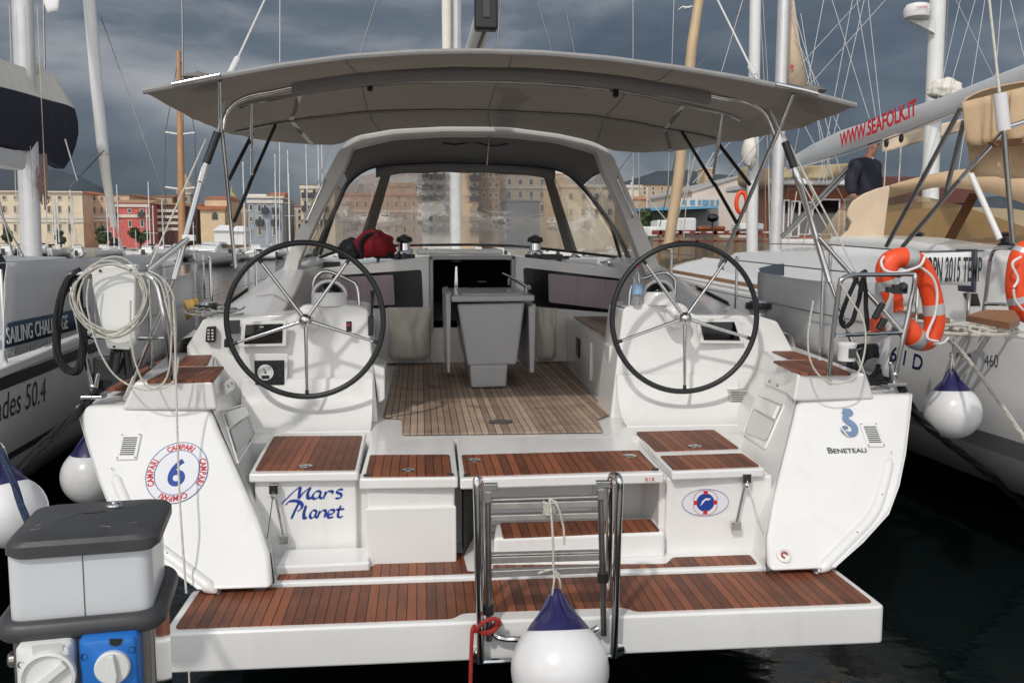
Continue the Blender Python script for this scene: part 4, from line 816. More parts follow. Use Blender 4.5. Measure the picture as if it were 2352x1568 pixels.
MB().ball(HY(2074, 660, .0), .028, wob=.3).box(HY(2066, 664, .0), (.08, .03, .05)).box(HY(2044, 665, .0), (.04, .03, .03)).build('rail_clamp', BLACK, pr_, bevel=.006)
MB().box(HY(2018, 714, -.02), (.03, .03, .10), Matrix.Rotation(.5, 3, 'Y')).box(HY(2025, 744, -.02), (.035, .03, .07), Matrix.Rotation(.5, 3, 'Y')).build('fixing', BLACK, pr_, bevel=.006)
for s in (-1, 1):
    zt = 1.92; ps = [V((s*2.13, y, 1.33+.02*y)) for y in (.95, 2.6, 4.6, 6.8)]
    for p in ps: 
        sn = MB().tube([p, p+V((0, 0, .62))], .0125, 10).tube([p, p+V((0, 0, .04))], .022, 10).ball(p+V((0, 0, .62)), .016).build('stanchion', CHROME, Y)
    pts = [V((s*2.17, .05, 1.93))]+[p+V((0, 0, .60)) for p in ps]; MB().tube(pts, .0045, 6).build('guard_wire', STEELB, Y)
    pts = [V((s*2.17, .05, 1.64))]+[p+V((0, 0, .31)) for p in ps]; MB().tube(pts, .0045, 6).build('guard_wire', STEELB, Y)
    # weather cloth laced between pushpit and second stanchion
    y0, y1 = (.12, 2.2); rows_ = []
    for k in range(7):
        t_ = k/6; rows_.append([V((s*(2.165+.008*math.sin(j*.9+k)*math.sin(math.pi*t_)), y0+(y1-y0)*j/12, 1.90-(.54)*t_-.03*math.sin(math.pi*j/12)*(1-t_))) for j in range(13)])
    MB().loft(rows_).build('weather_cloth', GREYC, Y).modifiers.new('thick', 'SOLIDIFY').thickness = .004
# ================================================================ WATER, PONTOON
def watermat():
    m = bpy.data.materials.new('harbour_water'); m.use_nodes = True; t = m.node_tree; b = t.nodes['Principled BSDF']; N = t.nodes.new; K = t.links.new
    b.inputs['Base Color'].default_value = (.003, .007, .007, 1); b.inputs['Roughness'].default_value = .045; b.inputs['IOR'].default_value = 1.33
    g = N('ShaderNodeNewGeometry'); hs = []
    for sc, st, amp in ((.55, (1, 1.6, 1), 1.0), (3.2, (1, 1.3, 1), .22), (11, (1, 1, 1), .035)):
        mp = N('ShaderNodeMapping'); mp.inputs['Scale'].default_value = st; K(g.outputs['Position'], mp.inputs[0])
        n = N('ShaderNodeTexNoise'); n.inputs['Scale'].default_value = sc; n.inputs['Detail'].default_value = 4; n.inputs['Distortion'].default_value = .4; K(mp.outputs[0], n.inputs['Vector'])
        q = N('ShaderNodeMath'); q.operation = 'MULTIPLY'; q.inputs[1].default_value = amp; K(n.outputs['Fac'], q.inputs[0]); hs.append(q.outputs[0])
    a = hs[0]
    for h_ in hs[1:]:
        q = N('ShaderNodeMath'); K(a, q.inputs[0]); K(h_, q.inputs[1]); a = q.outputs[0]
    bp = N('ShaderNodeBump'); bp.inputs['Strength'].default_value = .3; bp.inputs['Distance'].default_value = .09; K(a, bp.inputs['Height']); K(bp.outputs[0], b.inputs['Normal'])
    return m
tag(MB().add([V((-4000, -60, 0)), V((4000, -60, 0)), V((4000, 5000, 0)), V((-4000, 5000, 0))], [(0, 1, 2, 3)]).build('harbour_water', watermat()), kind='structure')
CONC = mat('pontoon_concrete', (.30, .29, .27), .85, var=.15, vs=4, bump=.3, bs=40, grime=.4)
tag(MB().bx(-14, 14, -7.2, -2.35, .05, .52).build('pontoon', CONC, bevel=.02), kind='structure')
# ================================================================ SERVICE PEDESTAL ON THE PONTOON
gx0_ = HY(150, 1250, -2.93)
pd = thing('service_pedestal', 'dark topped shore power pedestal with white lamp box and blue and white sockets', 'power pedestal', (gx0_.x, -2.93, .52)); pd.rotation_euler.z = R(8.5)
pyf = -2.93
gx = lambda px, py, y=pyf: HY(px, py, y)
lz = gx(180, 1250).z
lidp = [HZ(px, py, lz+.012) for px, py in ((8, 1250), (357, 1243), (392, 1160), (381, 1145), (103, 1149))]
xl, xr = gx(8, 1255).x, gx(357, 1248).x; yb_ = lidp[3].y
lid = MB()
lw = [V((xl, pyf, lz)), V((xr, pyf, lz)), V((xr+.004, yb_, lz)), V((xl, yb_, lz))]
def rrect(x0, x1, y0, y1, z, r): return roundpoly([V((x0, y0, z)), V((x1, y0, z)), V((x1, y1, z)), V((x0, y1, z))], r, 6)
lid.loft([rrect(xl+.012, xr-.012, pyf+.012, yb_-.012, lz-.028, .035), rrect(xl, xr, pyf, yb_, lz-.018, .04), rrect(xl, xr, pyf, yb_, lz, .04), rrect(xl+.007, xr-.007, pyf+.007, yb_-.007, lz+.009, .04), rrect(xl+.02, xr-.02, pyf+.02, yb_-.02, lz+.014, .04), rrect(xl+.13, xr-.13, pyf+.15, yb_-.15, lz+.026, .02)], cap=True, closed=True)
lo_ = lid.build('lid', DGREY, pd, ang=30)
MB().bx(gx(184, 1300).x-.0008, gx(184, 1300).x+.0008, pyf+.0188, pyf+.0202, gx(184, 1402).z-.02, lz-.03).build('lamp_seam', DGREY, pd)
scr = MB()
for k in range(16): c = V((rnd.uniform(xl+.05, xr-.05), rnd.uniform(pyf+.05, yb_-.12), lz+.0142)); an = rnd.uniform(0, 3); l_ = rnd.uniform(.006, .02); d_ = V((math.cos(an)*l_, math.sin(an)*l_, .0)); n2_ = V((-d_.y, d_.x, 0)).normalized()*.0011; scr.prism([c-d_-n2_, c+d_-n2_, c+d_+n2_, c-d_+n2_], V((0, 0, .0035)))
scr.build('lid_scratches', mat('scratch', (.22, .22, .21), .8), lo_)
MB().lathe([(.017, 0), (.015, .004), (.008, .006), (.006, .009)], V(((xl+xr)/2+.035, (pyf+yb_)/2+.04, lz+.026)), (0, 0, 1), 20).build('bolt', CHROME, lo_)
bxl, bxr = gx(25, 1350, pyf+.02).x, gx(346, 1330, pyf+.02).x
zc = gx(180, 1402, pyf+.02).z; LAMPB = mat('lamp_diffuser', (.60, .62, .64), .3, var=.04, coat=.2)
MB().loft([rrect(bxl, bxr, pyf+.02, yb_-.03, z, .03) for z in (zc-.03, lz-.02)], cap=True, closed=True).build('lamp_housing', LAMPB, pd, bevel=.003)
cl_ = rrect(bxl-.010, bxr+.010, pyf+.0, yb_+.0, zc-.028, .05)
MB().tube(cl_, .0225, 14, closed=True, flat=.8).build('rubber_collar', DGREY, pd)
POL = mat('polished_steel', (.42, .41, .40), .07, 1, var=.06, vs=5, grime=.2)
bb = MB().loft([rrect(bxl+.005, bxr+.002, pyf+.016, yb_-.005, z, .012) for z in (.52, zc-.02)], cap=True, closed=True).build('column', POL, pd)
MB().loft([rrect(bxl+.012, bxr-.006, pyf+.008, pyf+.015, z, .003) for z in (.54, zc-.045)], cap=True, closed=True).build('front_plate', STEELB, pd)
mb_ = MB()
for px, py in ((18, 1505),): mb_.lathe([(.016, -.02), (.016, .014), (.012, .018)], V((bxl+.004, pyf+.06, gx(px, py, pyf+.06).z)), (-1, 0, 0), 16)
mb_.build('side_knob', STEELB, pd)
def sock(pts, m, knobc, kr, name, lab):
    q = [gx(px, py, pyf) for px, py in pts]; c = q[0].lerp(q[2], .5)
    o_ = MB(); x0, x1, z1 = q[0].x, q[1].x, q[0].z; z0 = z1-.20
    o_.loft([roundpoly([V((x0+i, pyf-d, z0+i)), V((x1-i, pyf-d, z0+i)), V((x1-i, pyf-d, z1-i)), V((x0+i, pyf-d, z1-i))], .014, 4) for i, d in ((0, -.008), (0, .028), (.006, .040), (.012, .043))], cap=True, closed=True)
    b_ = o_.build(name, m, pd, ang=30); b_['label'] = lab
    for a, z in ((x0+.012, z1-.035), (x1-.012, z1-.03)): MB().lathe([(.0075, 0), (.0065, .006), (.004, .001)], V((a, pyf-.038, z)), (0, -1, 0), 12).build('screw_hole', BLACK, b_)
    k = gx(*knobc, pyf-.043)
    return b_, k
b1_, k1 = sock([(50, 1461), (173, 1455), (173, 1600), (50, 1600)], SAFE, (105, 1548), 28, 'socket_box', 'grey white socket box with slanted rotary switch')
m_ = MB().lathe([(.052, -.004), (.052, .012), (.046, .014), (.042, .006)], k1, (0, -1, 0), 32).build('switch_ring', SAFE, b1_)
MB().lathe([(.041, .003), (.041, .005)], k1, (0, -1, 0), 28).build('switch_disc', mat('switch_grey', (.34, .34, .32), .5), m_)
MB().box(k1+V((0, -.012, 0)), (.085, .014, .018), Matrix.Rotation(R(-38), 3, 'Y')).build('switch_handle', SAFE, m_, bevel=.003)
MB().box(gx(103, 1487, pyf-.043), (.055, .002, .018)).build('name_plate', mat('plate_grey', (.55, .56, .55), .5), b1_)
b2_, k2 = sock([(186, 1452), (318, 1446), (318, 1600), (186, 1600)], SOCKB, (248, 1536), 28, 'socket_box', 'bright blue socket box with white rotary switch')
m_ = MB().lathe([(.034, -.004), (.034, .010), (.031, .013)], k2, (0, -1, 0), 32).build('switch_disc', SAFE, b2_)
MB().prism([k2+V((a, -.013, b)) for a, b in ((-.006, .032), (.006, .032), (.012, -.01), (.008, -.034), (-.008, -.034), (-.012, -.01))], V((0, -.012, 0))).build('switch_handle', SAFE, m_, bevel=.003)
MB().prism([k2+V((a, .0, b)) for a, b in ((-.004, .058), (.02, .056), (.016, .044), (.006, .042), (-.004, .046))], V((0, -.002, 0))).build('switch_mark', BLACK, b2_)
# ================================================================ FENDERS
def fender(c, r, label, top, ax=(0, 0, 1)):
    c = V(c); ax = V(ax).normalized(); qr = V((0, 0, 1)).rotation_difference(ax)
    t = thing('ball_fender', label, 'fender', c-V((0, 0, r)), 'round mooring fenders with navy tops')
    prof = []
    for k in range(15):
        a = -math.pi/2 + (math.pi*.5+R(51))*k/14; prof.append((max(.002, r*math.cos(a)), r*math.sin(a)))
    MB().lathe(prof+[(r*.59, r*.79)], c, ax, 40).build('bulb', FENW, t, ang=60)
    MB().lathe([(r*.645, r*.765), (r*.58, r*.86), (r*.46, r*1.0), (r*.33, r*1.13), (r*.22, r*1.28), (r*.145, r*1.42), (r*.11, r*1.54), (r*.04, r*1.58)], c, ax, 40).build('cap', FENB, t, ang=50)
    for a in (20, 110, 200, 290):
        d = V((math.cos(R(a)), math.sin(R(a)), 0)); p = [c+qr @ (d*r*x+V((0, 0, r*z))) for x, z in ((.50, .97), (.37, 1.11), (.24, 1.28), (.14, 1.46))]
        MB().tube(p, [r*.02, r*.04, r*.05, r*.045], 8).build('cap_rib', FENB, t)
    e = c+ax*r*1.52
    MB().tube(smoothpath([e+V((-.02, -.02, -.01)), e+V((-.012, -.02, .06)), V(top)], 4), .0042, 6).tube(smoothpath([e+V((.022, .02, -.01)), e+V((.012, 0, .05)), V(top)], 4), .0042, 6).build('lanyard', ROPEW, t)
    return t
A2 = lambda px, py, o=0: HY(px, py, ly+o)
fc = HY(1286, 1535, ly-.21); fender(fc, .197, 'white ball fender with navy top hanging in front of the steel ladder', A2(1271, 1308, -.02), (0, .40, 1))
kn = MB().tube(smoothpath([A2(1271, 1308, -.02), A2(1270, 1240, -.03), A2(1265, 1165, -.01), A2(1262, 1145, .02)], 4), .005, 6)
for k in range(5): kn.tube(arc(A2(1262, 1150+6*k, .04), V((.026, 0, 0)), V((0, .035, .004)), 0, 6.1, 12), .006, 6)
kn.tube(smoothpath([A2(1264, 1145, -.02), A2(1280, 1160, -.04), A2(1294, 1210, -.03), A2(1296, 1250, -.03)], 4), .005, 6).tube(smoothpath([A2(1236, 1316, -.03), A2(1255, 1310, -.04), A2(1271, 1308, -.03), A2(1290, 1325, -.03)], 4), .005, 6)
tag(kn.build('fender_line', ROPEW), 'thin white line knotted round the ladder rungs above the ball fender', 'rope')
f2 = HY(2187, 945, .55); fender(f2, .172, 'white ball fender with navy top hung beside the grey hull lettered 460', HX(2190, 770, 3.0), (0, .12, 1))
f3 = HY(212, 1092, .25); fender(f3, .16, 'white ball fender half hidden behind the port quarter of the yacht', HY(212, 1000, .3)+V((-.1, .1, .1)))
f4 = HY(22, 1175, -1.7); fender(f4, .118, 'white ball fender with navy top at the left edge behind the power pedestal', HY(-40, 1010, -1.5), (-.25, .2, 1))
# ================================================================ ROPES
def rope(name, pts, r, m, label, tw=True, n=8, cat='rope'):
    p = smoothpath(pts, n); o_ = MB()
    if tw:
        L0 = 0; rows_ = [[], [], []]
        for i, q in enumerate(p):
            if i: L0 += (q-p[i-1]).length
            t_ = (p[min(i+1, len(p)-1)]-p[max(i-1, 0)]).normalized(); s_ = t_.cross(V((.3, .8, .52))).normalized(); u_ = s_.cross(t_)
            for k in range(3):
                a = L0/(r*5.5)+k*2.094; rows_[k].append(q+(s_*math.cos(a)+u_*math.sin(a))*r*.5)
        for rr in rows_: o_.tube(rr, r*.58, 6)
    else: o_.tube(p, r, 8)
    return tag(o_.build(name, m), label, cat)
def dense(pts, step):
    out = [V(pts[0])]
    for a, b in zip(pts, pts[1:]):
        a, b = V(a), V(b); n = max(1, int((b-a).length/step)); out += [a.lerp(b, k/n) for k in range(1, n+1)]
    return out
rope('mooring_line', dense(smoothpath([HY(2068, 888, .05), HY(2110, 958, .35), HY(2170, 1010, .6), HY(2260, 1080, .9), HY(2370, 1175, 1.1)], 6), .02), .024, ROPEB, 'thick black mooring line running from the starboard quarter to the right edge', n=2)
rope('mooring_line', dense(smoothpath([HY(225, 892, .05), HY(190, 935, .0), HY(110, 1010, -.3), HY(-40, 1150, -.6)], 6), .02), .022, ROPEB, 'black mooring line dropping from the port quarter to the lower left', n=2)
rope('mooring_line', dense(smoothpath([HY(-20, 1000, -1.75), HY(12, 1060, -1.8), HY(62, 1195, -1.86), HY(110, 1330, -1.95)], 6), .012), .011, ROPEN, 'navy and white braided line crossing the left fender', n=2)
rope('red_rope', [A2(1148, 1424, -.03), A2(1130, 1420, -.04), A2(1108, 1430, -.05), A2(1092, 1448, -.03), A2(1086, 1442, -.04), A2(1083, 1480, -.04), A2(1080, 1600, -.06)], .0085, ROPER, 'red rope tied round the left handrail of the ladder', tw=False)
o_ = MB(); 
for k in range(3): o_.tube(arc(A2(1112+k*6, 1440, .03), V((.045, 0, .01*k)), V((0, .05, 0)), 0, 6.28, 14), .0085, 6)
tag(o_.build('rope_hitch', ROPER), 'red hitch of rope wound round ladder stile and handrail', 'rope')
rope('thin_line', [HY(398, 690, -.2), HY(402, 780, -.22), HY(405, 900, -.25), HY(410, 1080, -.45), HY(416, 1200, -.62), HY(428, 1362, -.74)], .005, ROPEW, 'thin white line hanging over the race number sticker to the platform', tw=False)
MB_ = MB()
for k in range(6):
    c = (254+rnd.uniform(-7, 7), 684+rnd.uniform(-4, 10)); rx, ry = 84+rnd.uniform(-9, 9), 82+rnd.uniform(-6, 10); yy = -.17-.006*k
    pts = []
    for j in range(20):
        a = 6.2832*j/20; wob_ = 1+.03*math.sin(3*a+k)
        pts.append(HY(c[0]+rx*wob_*math.cos(a)*(1-.12*max(0, -math.sin(a))), c[1]-ry*wob_*math.sin(a), yy+(.16 if math.sin(a) > .45 and k % 3 == 0 else 0)))
    MB_.tube(smoothpath(pts, 3, True), .0040, 6, closed=True)
cy_ = tag(MB_.build('rope_coil', ROPEW), 'coiled cream rope hung round the white outboard bracket', 'rope coil')
o_ = MB()
for pts in ([(205, 640), (200, 700), (222, 790), (262, 860), (320, 893), (365, 888), (388, 850), (394, 760), (388, 700)], [(300, 690), (300, 760), (310, 830), (335, 885), (370, 892), (402, 870), (410, 820)], [(375, 640), (398, 680), (404, 760), (400, 880)], [(340, 622), (372, 640), (388, 690), (396, 770)], [(335, 626), (368, 650), (382, 700), (392, 740)]):
    o_.tube(smoothpath([HY(*p, -.19) for p in pts], 6), .0046, 6)
tag(o_.build('rope_tail', ROPEW), 'loose cream rope loops trailing below the coil on the port rail', 'rope')
rope('rope_hank', dense(smoothpath([HY(*p, .0) for p in ((186, 622), (160, 640), (140, 690), (130, 750), (134, 815), (155, 850), (180, 848), (190, 805), (189, 755), (180, 690), (178, 640))], 6), .012), .021, ROPEB, 'thick black rope loop hanging from the port pushpit', n=2)
rope('rope_hank', dense(smoothpath([HY(*p, .02) for p in ((1990, 622), (1968, 640), (1945, 690), (1931, 730), (1940, 750), (1958, 735), (1972, 690), (1985, 640), (1992, 760))], 6), .012), .013, ROPEB, 'black rope hank looped over the starboard pushpit', n=2)
o_ = MB()
for k in range(9):
    c = HY(1998+rnd.uniform(-14, 18), 838+rnd.uniform(-8, 10), .22); o_.tube(smoothpath(arc(c, V((.08+.02*rnd.random(), 0, .02*rnd.random())), V((.0, .03, .07+.03*rnd.random())), rnd.random(), rnd.random()+5.6, 12), 3), .013, 6)
tag(o_.build('rope_heap', ROPEB), 'heap of black rope on the starboard quarter cleat', 'rope heap')
rope('rope_loop', [HY(*p, -.2) for p in ((1868, 690), (1856, 770), (1862, 830), (1890, 870), (1925, 881), (1968, 860), (1987, 800), (1984, 740), (1955, 690), (1930, 650))], .005, ROPEW, 'thin cream loop of cord dangling from the starboard rail', tw=False)
rope('mooring_line', dense(smoothpath([HX(2181, 783, 2.98), HY(2215, 815, .25), HY(2290, 915, -.3), HY(2370, 1030, -.8)], 6), .02), .011, ROPEW, 'cream braided line slanting across the grey hull lettered 460', n=2)
rope('thin_line', [V((HZ(446, 1526, .35).x, yf-.02, .36)), V((HZ(446, 1526, .35).x+.004, yf-.03, .02))], .004, ROPEW, 'short pale cord hanging under the left end of the bathing platform', tw=False)
# rope in the footwell left of the port console
o_ = MB()
for k in range(12):
    c = HY(470+rnd.uniform(-20, 70), 712+rnd.uniform(-8, 10), 1.35); o_.tube(arc(c, V((.08+.05*rnd.random(), .02, .0)), V((0, .08, .025*rnd.random())), rnd.random()*6, rnd.random()*6+4.5, 12), .0075, 6)
tag(o_.build('rope_heap', mat('grey_rope', (.30, .30, .29), .85, var=.3, vs=60)), 'heap of grey sheets piled round the port winch', 'rope heap')
tag(MB().loft([[HY(*p, 1.6) for p in ((424, 690), (455, 683), (462, 706))], [HY(*p, 1.6) for p in ((430, 735), (452, 722), (458, 725))]]).build('yellow_pouch', mat('yellow_cloth', (.50, .30, .09), .8, var=.2)), 'small ochre cloth pouch tucked beside the port winch', 'pouch').modifiers.new('thick', 'SOLIDIFY').thickness = .03
# ================================================================ LIFE RINGS, BAG, BOTTLE, CANVAS BAGS
def ring(path, r, yfun, label, tapes, rp):
    P = [HY(*p, yfun(i)) for i, p in enumerate(path)]; p = smoothpath(P, 6); n = len(p)
    rad = [r*(.72 if i < 3 or i > n-4 else (.9 if i < 5 or i > n-6 else 1))*(1+.05*noise.noise(q*9)) for i, q in enumerate(p)]
    t = thing('horseshoe_buoy', label, 'life buoy', p[n//2]-V((0, 0, r)), 'orange horseshoe buoys')
    MB().tube(p, rad, 20).build('float', ORANGE, t)
    for a, b in tapes:
        i0, i1 = int(a*n), max(int(a*n)+2, int(b*n)); MB().tube(p[i0:i1+1], [q*1.025 for q in rad[i0:i1+1]], 20).build('reflective_band', REFL, t)
    for q in rp: MB().tube(smoothpath([HY(px, py, yv) for px, py, yv in q], 6), .0075, 8).build('grab_line', WHITEC, t)
    return t
hp = [(2058, 712), (2047, 668), (2036, 628), (2046, 600), (2080, 592), (2113, 612), (2133, 656), (2144, 706), (2145, 752), (2128, 781), (2100, 776), (2082, 752), (2048, 738), (2002, 748)]
ring(hp, .060, lambda i: .20+(.05 if 4 < i < 10 else 0), 'orange horseshoe buoy with silver bands strapped to the starboard pushpit', ((.10, .135), (.30, .34), (.52, .56), (.74, .775), (.88, .95)),
     [[(2030, 590, .18), (2024, 602, .1), (2032, 620, .08), (2060, 626, .07), (2110, 612, .09), (2124, 590, .15)], [(2112, 612, .13), (2140, 635, .14), (2152, 670, .15), (2148, 720, .15), (2132, 760, .14), (2132, 778, .13), (2155, 784, .14)], [(2145, 790, .16), (2165, 788, .18), (2178, 776, .25)]])
hq = [(2400, 590), (2368, 572), (2346, 588), (2336, 625), (2335, 665), (2346, 705), (2370, 722), (2400, 716)]
ring(hq, .062, lambda i: .35, 'orange horseshoe buoy cut off by the right edge of the picture', ((.25, .3), (.62, .67)), [[(2345, 590, .26), (2325, 606, .26), (2338, 640, .26), (2328, 660, .26)], [(2328, 665, .26), (2332, 690, .27), (2350, 712, .28)]])
bg_ = thing('folded_jacket', 'crumpled red and black jacket lying beside the port coachroof winch', 'jacket', HY(848, 592, 4.05))
def blob(name, c, r, sx, sy, sz, m, sd, par):
    o_ = MB(); rows_ = []
    for i in range(1, 25):
        th = math.pi*(i-.5)/24; row = []
        for k in range(40):
            d = V((math.sin(th)*math.cos(6.2832*k/40), math.sin(th)*math.sin(6.2832*k/40), math.cos(th))); q = d*2.1+V((sd, sd*2, 0))
            f_ = 1+.20*noise.noise(q)+.10*abs(noise.noise(q*2.3))-.10*abs(noise.noise(q*4.1+V((3, 1, 2))))
            row.append(V(c)+V((d.x*sx, d.y*sy, max(d.z, -.55)*sz))*r*f_)
        rows_.append(row)
    return o_.loft(rows_, cap=True, closed=True).build(name, m, par, ang=80)
blob('red_cloth', HY(860, 568, 4.0), .16, 1.22, .8, 1.02, RED, 1.0, bg_); blob('black_cloth', HY(806, 578, 4.02), .13, 1.0, .8, .95, BLKC, 5.2, bg_); blob('black_lining', HY(880, 586, 3.96), .075, 1.2, .6, .7, BLKC, 3.0, bg_)
MB().tube(smoothpath([HY(832, 590, 3.90), HY(828, 560, 3.88), HY(842, 542, 3.9), HY(866, 536, 3.93)], 5), .02, 8).build('strap', BLKC, bg_)
bt_ = HY(1463, 706, 1.2); b_ = thing('water_bottle', 'clear plastic water bottle with pink cap on the starboard console', 'bottle', bt_)
MB().lathe([(.012, 0), (.035, 0), (.037, .01), (.037, .07), (.034, .085), (.037, .10), (.037, .19), (.030, .22), (.014, .25), (.013, .265)], bt_, (0, 0, 1), 24).build('bottle_body', PET, b_)
MB().lathe([(.0378, .09), (.0378, .155)], bt_, (0, 0, 1), 24).build('bottle_label', mat('label_blue', (.30, .48, .68), .5, var=.3, vs=40), b_)
MB().lathe([(.016, .262), (.016, .285), (.01, .287)], bt_, (0, 0, 1), 16).build('bottle_cap', mat('pink_cap', (.62, .10, .16), .4), b_)
def bag(px0, px1, py0, py1, y, label, sd):
    a, b = HY(px0, py0, y), HY(px1, py1, y); rows_ = []
    for i in range(15):
        t_ = i/14; row = []
        for j in range(17):
            u = j/16; wd_ = 1-.06*math.sin(math.pi*t_) if t_ < .8 else 1-.16*((t_-.8)/.2)**2
            x = a.x+(b.x-a.x)*(.5+(u-.5)*wd_); z = a.z+(b.z-a.z)*t_
            bul = .19*math.sin(math.pi*u)**.5*(.15+.85*t_)*(1 if t_ < .93 else .55)
            row.append(V((x, y+.02-bul-.045*noise.noise(V((u*3.2, t_*2.6, sd)))-.045*abs(noise.noise(V((u*4.5, t_*3.2, sd+4)))), z)))
        rows_.append(row)
    o_ = MB().loft(rows_); o_.loft([[V((r_[0].x, y+.03, r_[0].z)), r_[0]] for r_ in rows_]).loft([[V((r_[-1].x, y+.03, r_[-1].z)), r_[-1]] for r_ in rows_]).loft([[V((p.x, y+.03, p.z)) for p in rows_[-1]], rows_[-1]])
    o_.loft([[V((p.x, y+.03, p.z)) for p in rows_[0]], rows_[0]])
    return tag(o_.build('canvas_bag', CREAM, ang=80), label, 'bag', 'cream canvas rope bags')
bag(890, 990, 706, 824, 3.9, 'bulging cream canvas rope bag left of the companionway', 1.3)
bag(1232, 1278, 708, 822, 3.9, 'narrow shaded cream canvas bag right of the companionway', 4.7)
# ================================================================ NEIGHBOURING YACHTS
def hullrows(L, B, zs, zb, ks=(0, .06, .15, .28, .42, .56, .70, .82, .92, 1.0), rake=.5, stern=.92):
    out = []
    for k in ks:
        wd = B/2*(stern+(1-stern)*min(1, k/.3)) * (1-(max(0, k-.38)/.62)**2.3); wd = max(.02, wd); z = zs+(zb-zs)*k**1.7
        prof = ((1.0, z), (1.0, z*.80), (.985, z*.60), (.93, z*.45), (.80, z*.28), (.55, z*.14), (.25, .02), (.0, -.12))
        row = [V((wd*a, L*k+(-rake*(1-b/z)*(k < .01)*-1 if False else rake*.6*(1-b/z)*-k), b)) for a, b in prof]
        out.append(row+[V((-p.x, p.y, p.z)) for p in row[-2::-1]])
    return out
def place(rows, org, yaw): Mx = Matrix.Translation(V(org)) @ Matrix.Rotation(yaw, 4, 'Z'); return [[Mx @ p for p in r_] for r_ in rows]
def addhull(par, org, yaw, L, B, zs, zb, m=None, deckm=None, stripes=()):
    rw = hullrows(L, B, zs, zb); W = place(rw, org, yaw)
    o_ = MB().loft(W, ang if False else False); o_.add(W[0], [tuple(range(len(W[0])))])
    h_ = o_.build('hull', m or HULLW, par, ang=45)
    dk = place([[V((r_[0].x-.02+2*(-r_[0].x+.02)*j/6, r_[0].y, r_[0].z-.015+.05*(1-((j-3)/3)**2))) for j in range(7)] for r_ in rw], org, yaw)
    MB().loft(dk).build('deck', deckm or GELN, par, ang=50)
    for z0, z1, mm in stripes:
        s_ = []
        for r_ in rw:
            t_ = []
            for zz in (z0, z1):
                f_ = zz*r_[0].z/zs; j = next(i for i in range(7) if r_[i].z >= f_ >= r_[i+1].z); u = (r_[j].z-f_)/(r_[j].z-r_[j+1].z); p = r_[j].lerp(r_[j+1], u); t_.append(V((p.x+.004, p.y, p.z)))
            s_.append(t_)
        for sg in (1, -1): MB().loft(place([[V((p.x*sg, p.y, p.z)) for p in t_] for t_ in s_], org, yaw)).build('hull_stripe_shade', mm, h_)
    return h_
# ---- the yacht to port -------------------------------------------------
ya = R(5.0)
G = HD(0, 874, 5.06); dl = V((-math.sin(ya), math.cos(ya), 0)); nl = V((math.cos(ya), math.sin(ya), 0))
N1 = thing('neighbour_yacht', 'white yacht moored to port with grey lifeline banner and navy boom cover', 'yacht', G-nl*2.35-dl*1.4-V((0, 0, G.z)))
org = G-nl*2.36-dl*1.5; org.z = 0
h1 = addhull(N1, org, ya, 14.6, 4.72/.96, G.z, G.z+.35, stripes=((G.z-.075, G.z-.005, INKK), (G.z-.50, G.z-.46, INKK)))
PS = lambda px, py, o=0: HP(px, py, G+nl*o, nl)
MB().prism([PS(-60, 870, -.02)+V((0, 0, .0))]*0+[G-dl*1.4+V((0, 0, .0)), G-dl*1.4+V((0, 0, .05)), G+dl*7+V((0, 0, .13)), G+dl*7+V((0, 0, .05))], -nl*.10).build('toe_rail', GEL, N1, bevel=.01)
def banner(par, name, q, m, P, n=(16, 6), amp=.012, thick=.004):
    q = [P(*a) for a in q]; nr = (q[1]-q[0]).cross(q[3]-q[0]).normalized()
    rows_ = [[q[0].lerp(q[1], i/n[0]).lerp(q[3].lerp(q[2], i/n[0]), j/n[1])+nr*amp*(noise.noise(V((i*.5, j*.6, 3)))+.6*math.sin(i*.8+j*.5)) for i in range(n[0]+1)] for j in range(n[1]+1)]
    o_ = MB().loft(rows_).build(name, m, par); o_.modifiers.new('thick', 'SOLIDIFY').thickness = thick; return o_
lc = banner(N1, 'lifeline_banner', [(15, 603), (372, 584), (372, 700), (8, 826)], GREYC, lambda a, b: PS(a, b, -.03), (24, 6))
banner(N1, 'banner_band', [(17, 742), (205, 704), (204, 749), (10, 800)], BANNB, lambda a, b: PS(a, b, -.008), (10, 2), .003)
ud = (PS(195, 716)-PS(20, 753)); uu = V((0, 0, 1))
tw_ = MB().text('SAILING CHALLENGE', PS(16, 791, .004), PS(203, 741, .004)-PS(16, 791, .004), uu, .135, sx=.93)
tb_ = tw_.build('banner_lettering', WHITEC, lc, smooth=False)
MB().text('REGATE ED EVENTI VELICI', PS(9, 824, .004), PS(203, 769, .004)-PS(9, 824, .004), uu, .062, sx=1.25).build('banner_small_lettering', mat('ink_pale', (.28, .29, .31), .6), lc, smooth=False)
wrap(MB().text('ades 50.4', seen(h1, -12, 972), seen(h1, 118, 914)-seen(h1, -12, 972), uu, .215, shear=.25, sx=.95).build('model_lettering', INKG, N1, smooth=False), h1, -nl)
o_ = MB()
for px in (14, 205, 372, 470):
    a = PS(px, 563+ (874-563)*(781-px)/781*.985, -.06); o_ = MB().tube([a, a+V((0, 0, .62))], .012, 8); o_.build('stanchion', CHROME, N1)
MB().tube([PS(-40, 606, -.05), PS(500, 575, -.05)], .004, 6).build('guard_wire', STEELB, N1)
CP = lambda px, py, o=0: HP(px, py, G-nl*(2.36-o), nl)
cab = MB().loft([[o2+V((0, 0, z)) for o2, z in ((org+dl*(y)+nl*w_, z0), (org+dl*y+nl*w_*.8, z1), (org+dl*y-nl*w_*.8, z1), (org+dl*y-nl*w_, z0))] for y, w_, z0, z1 in ((2.2, 1.5, 1.3, 2.0), (4, 1.5, 1.3, 2.02), (8, 1.2, 1.4, 1.95), (10.5, .7, 1.5, 1.62))], cap=True)
cab.build('coachroof', GEL, N1, ang=40)
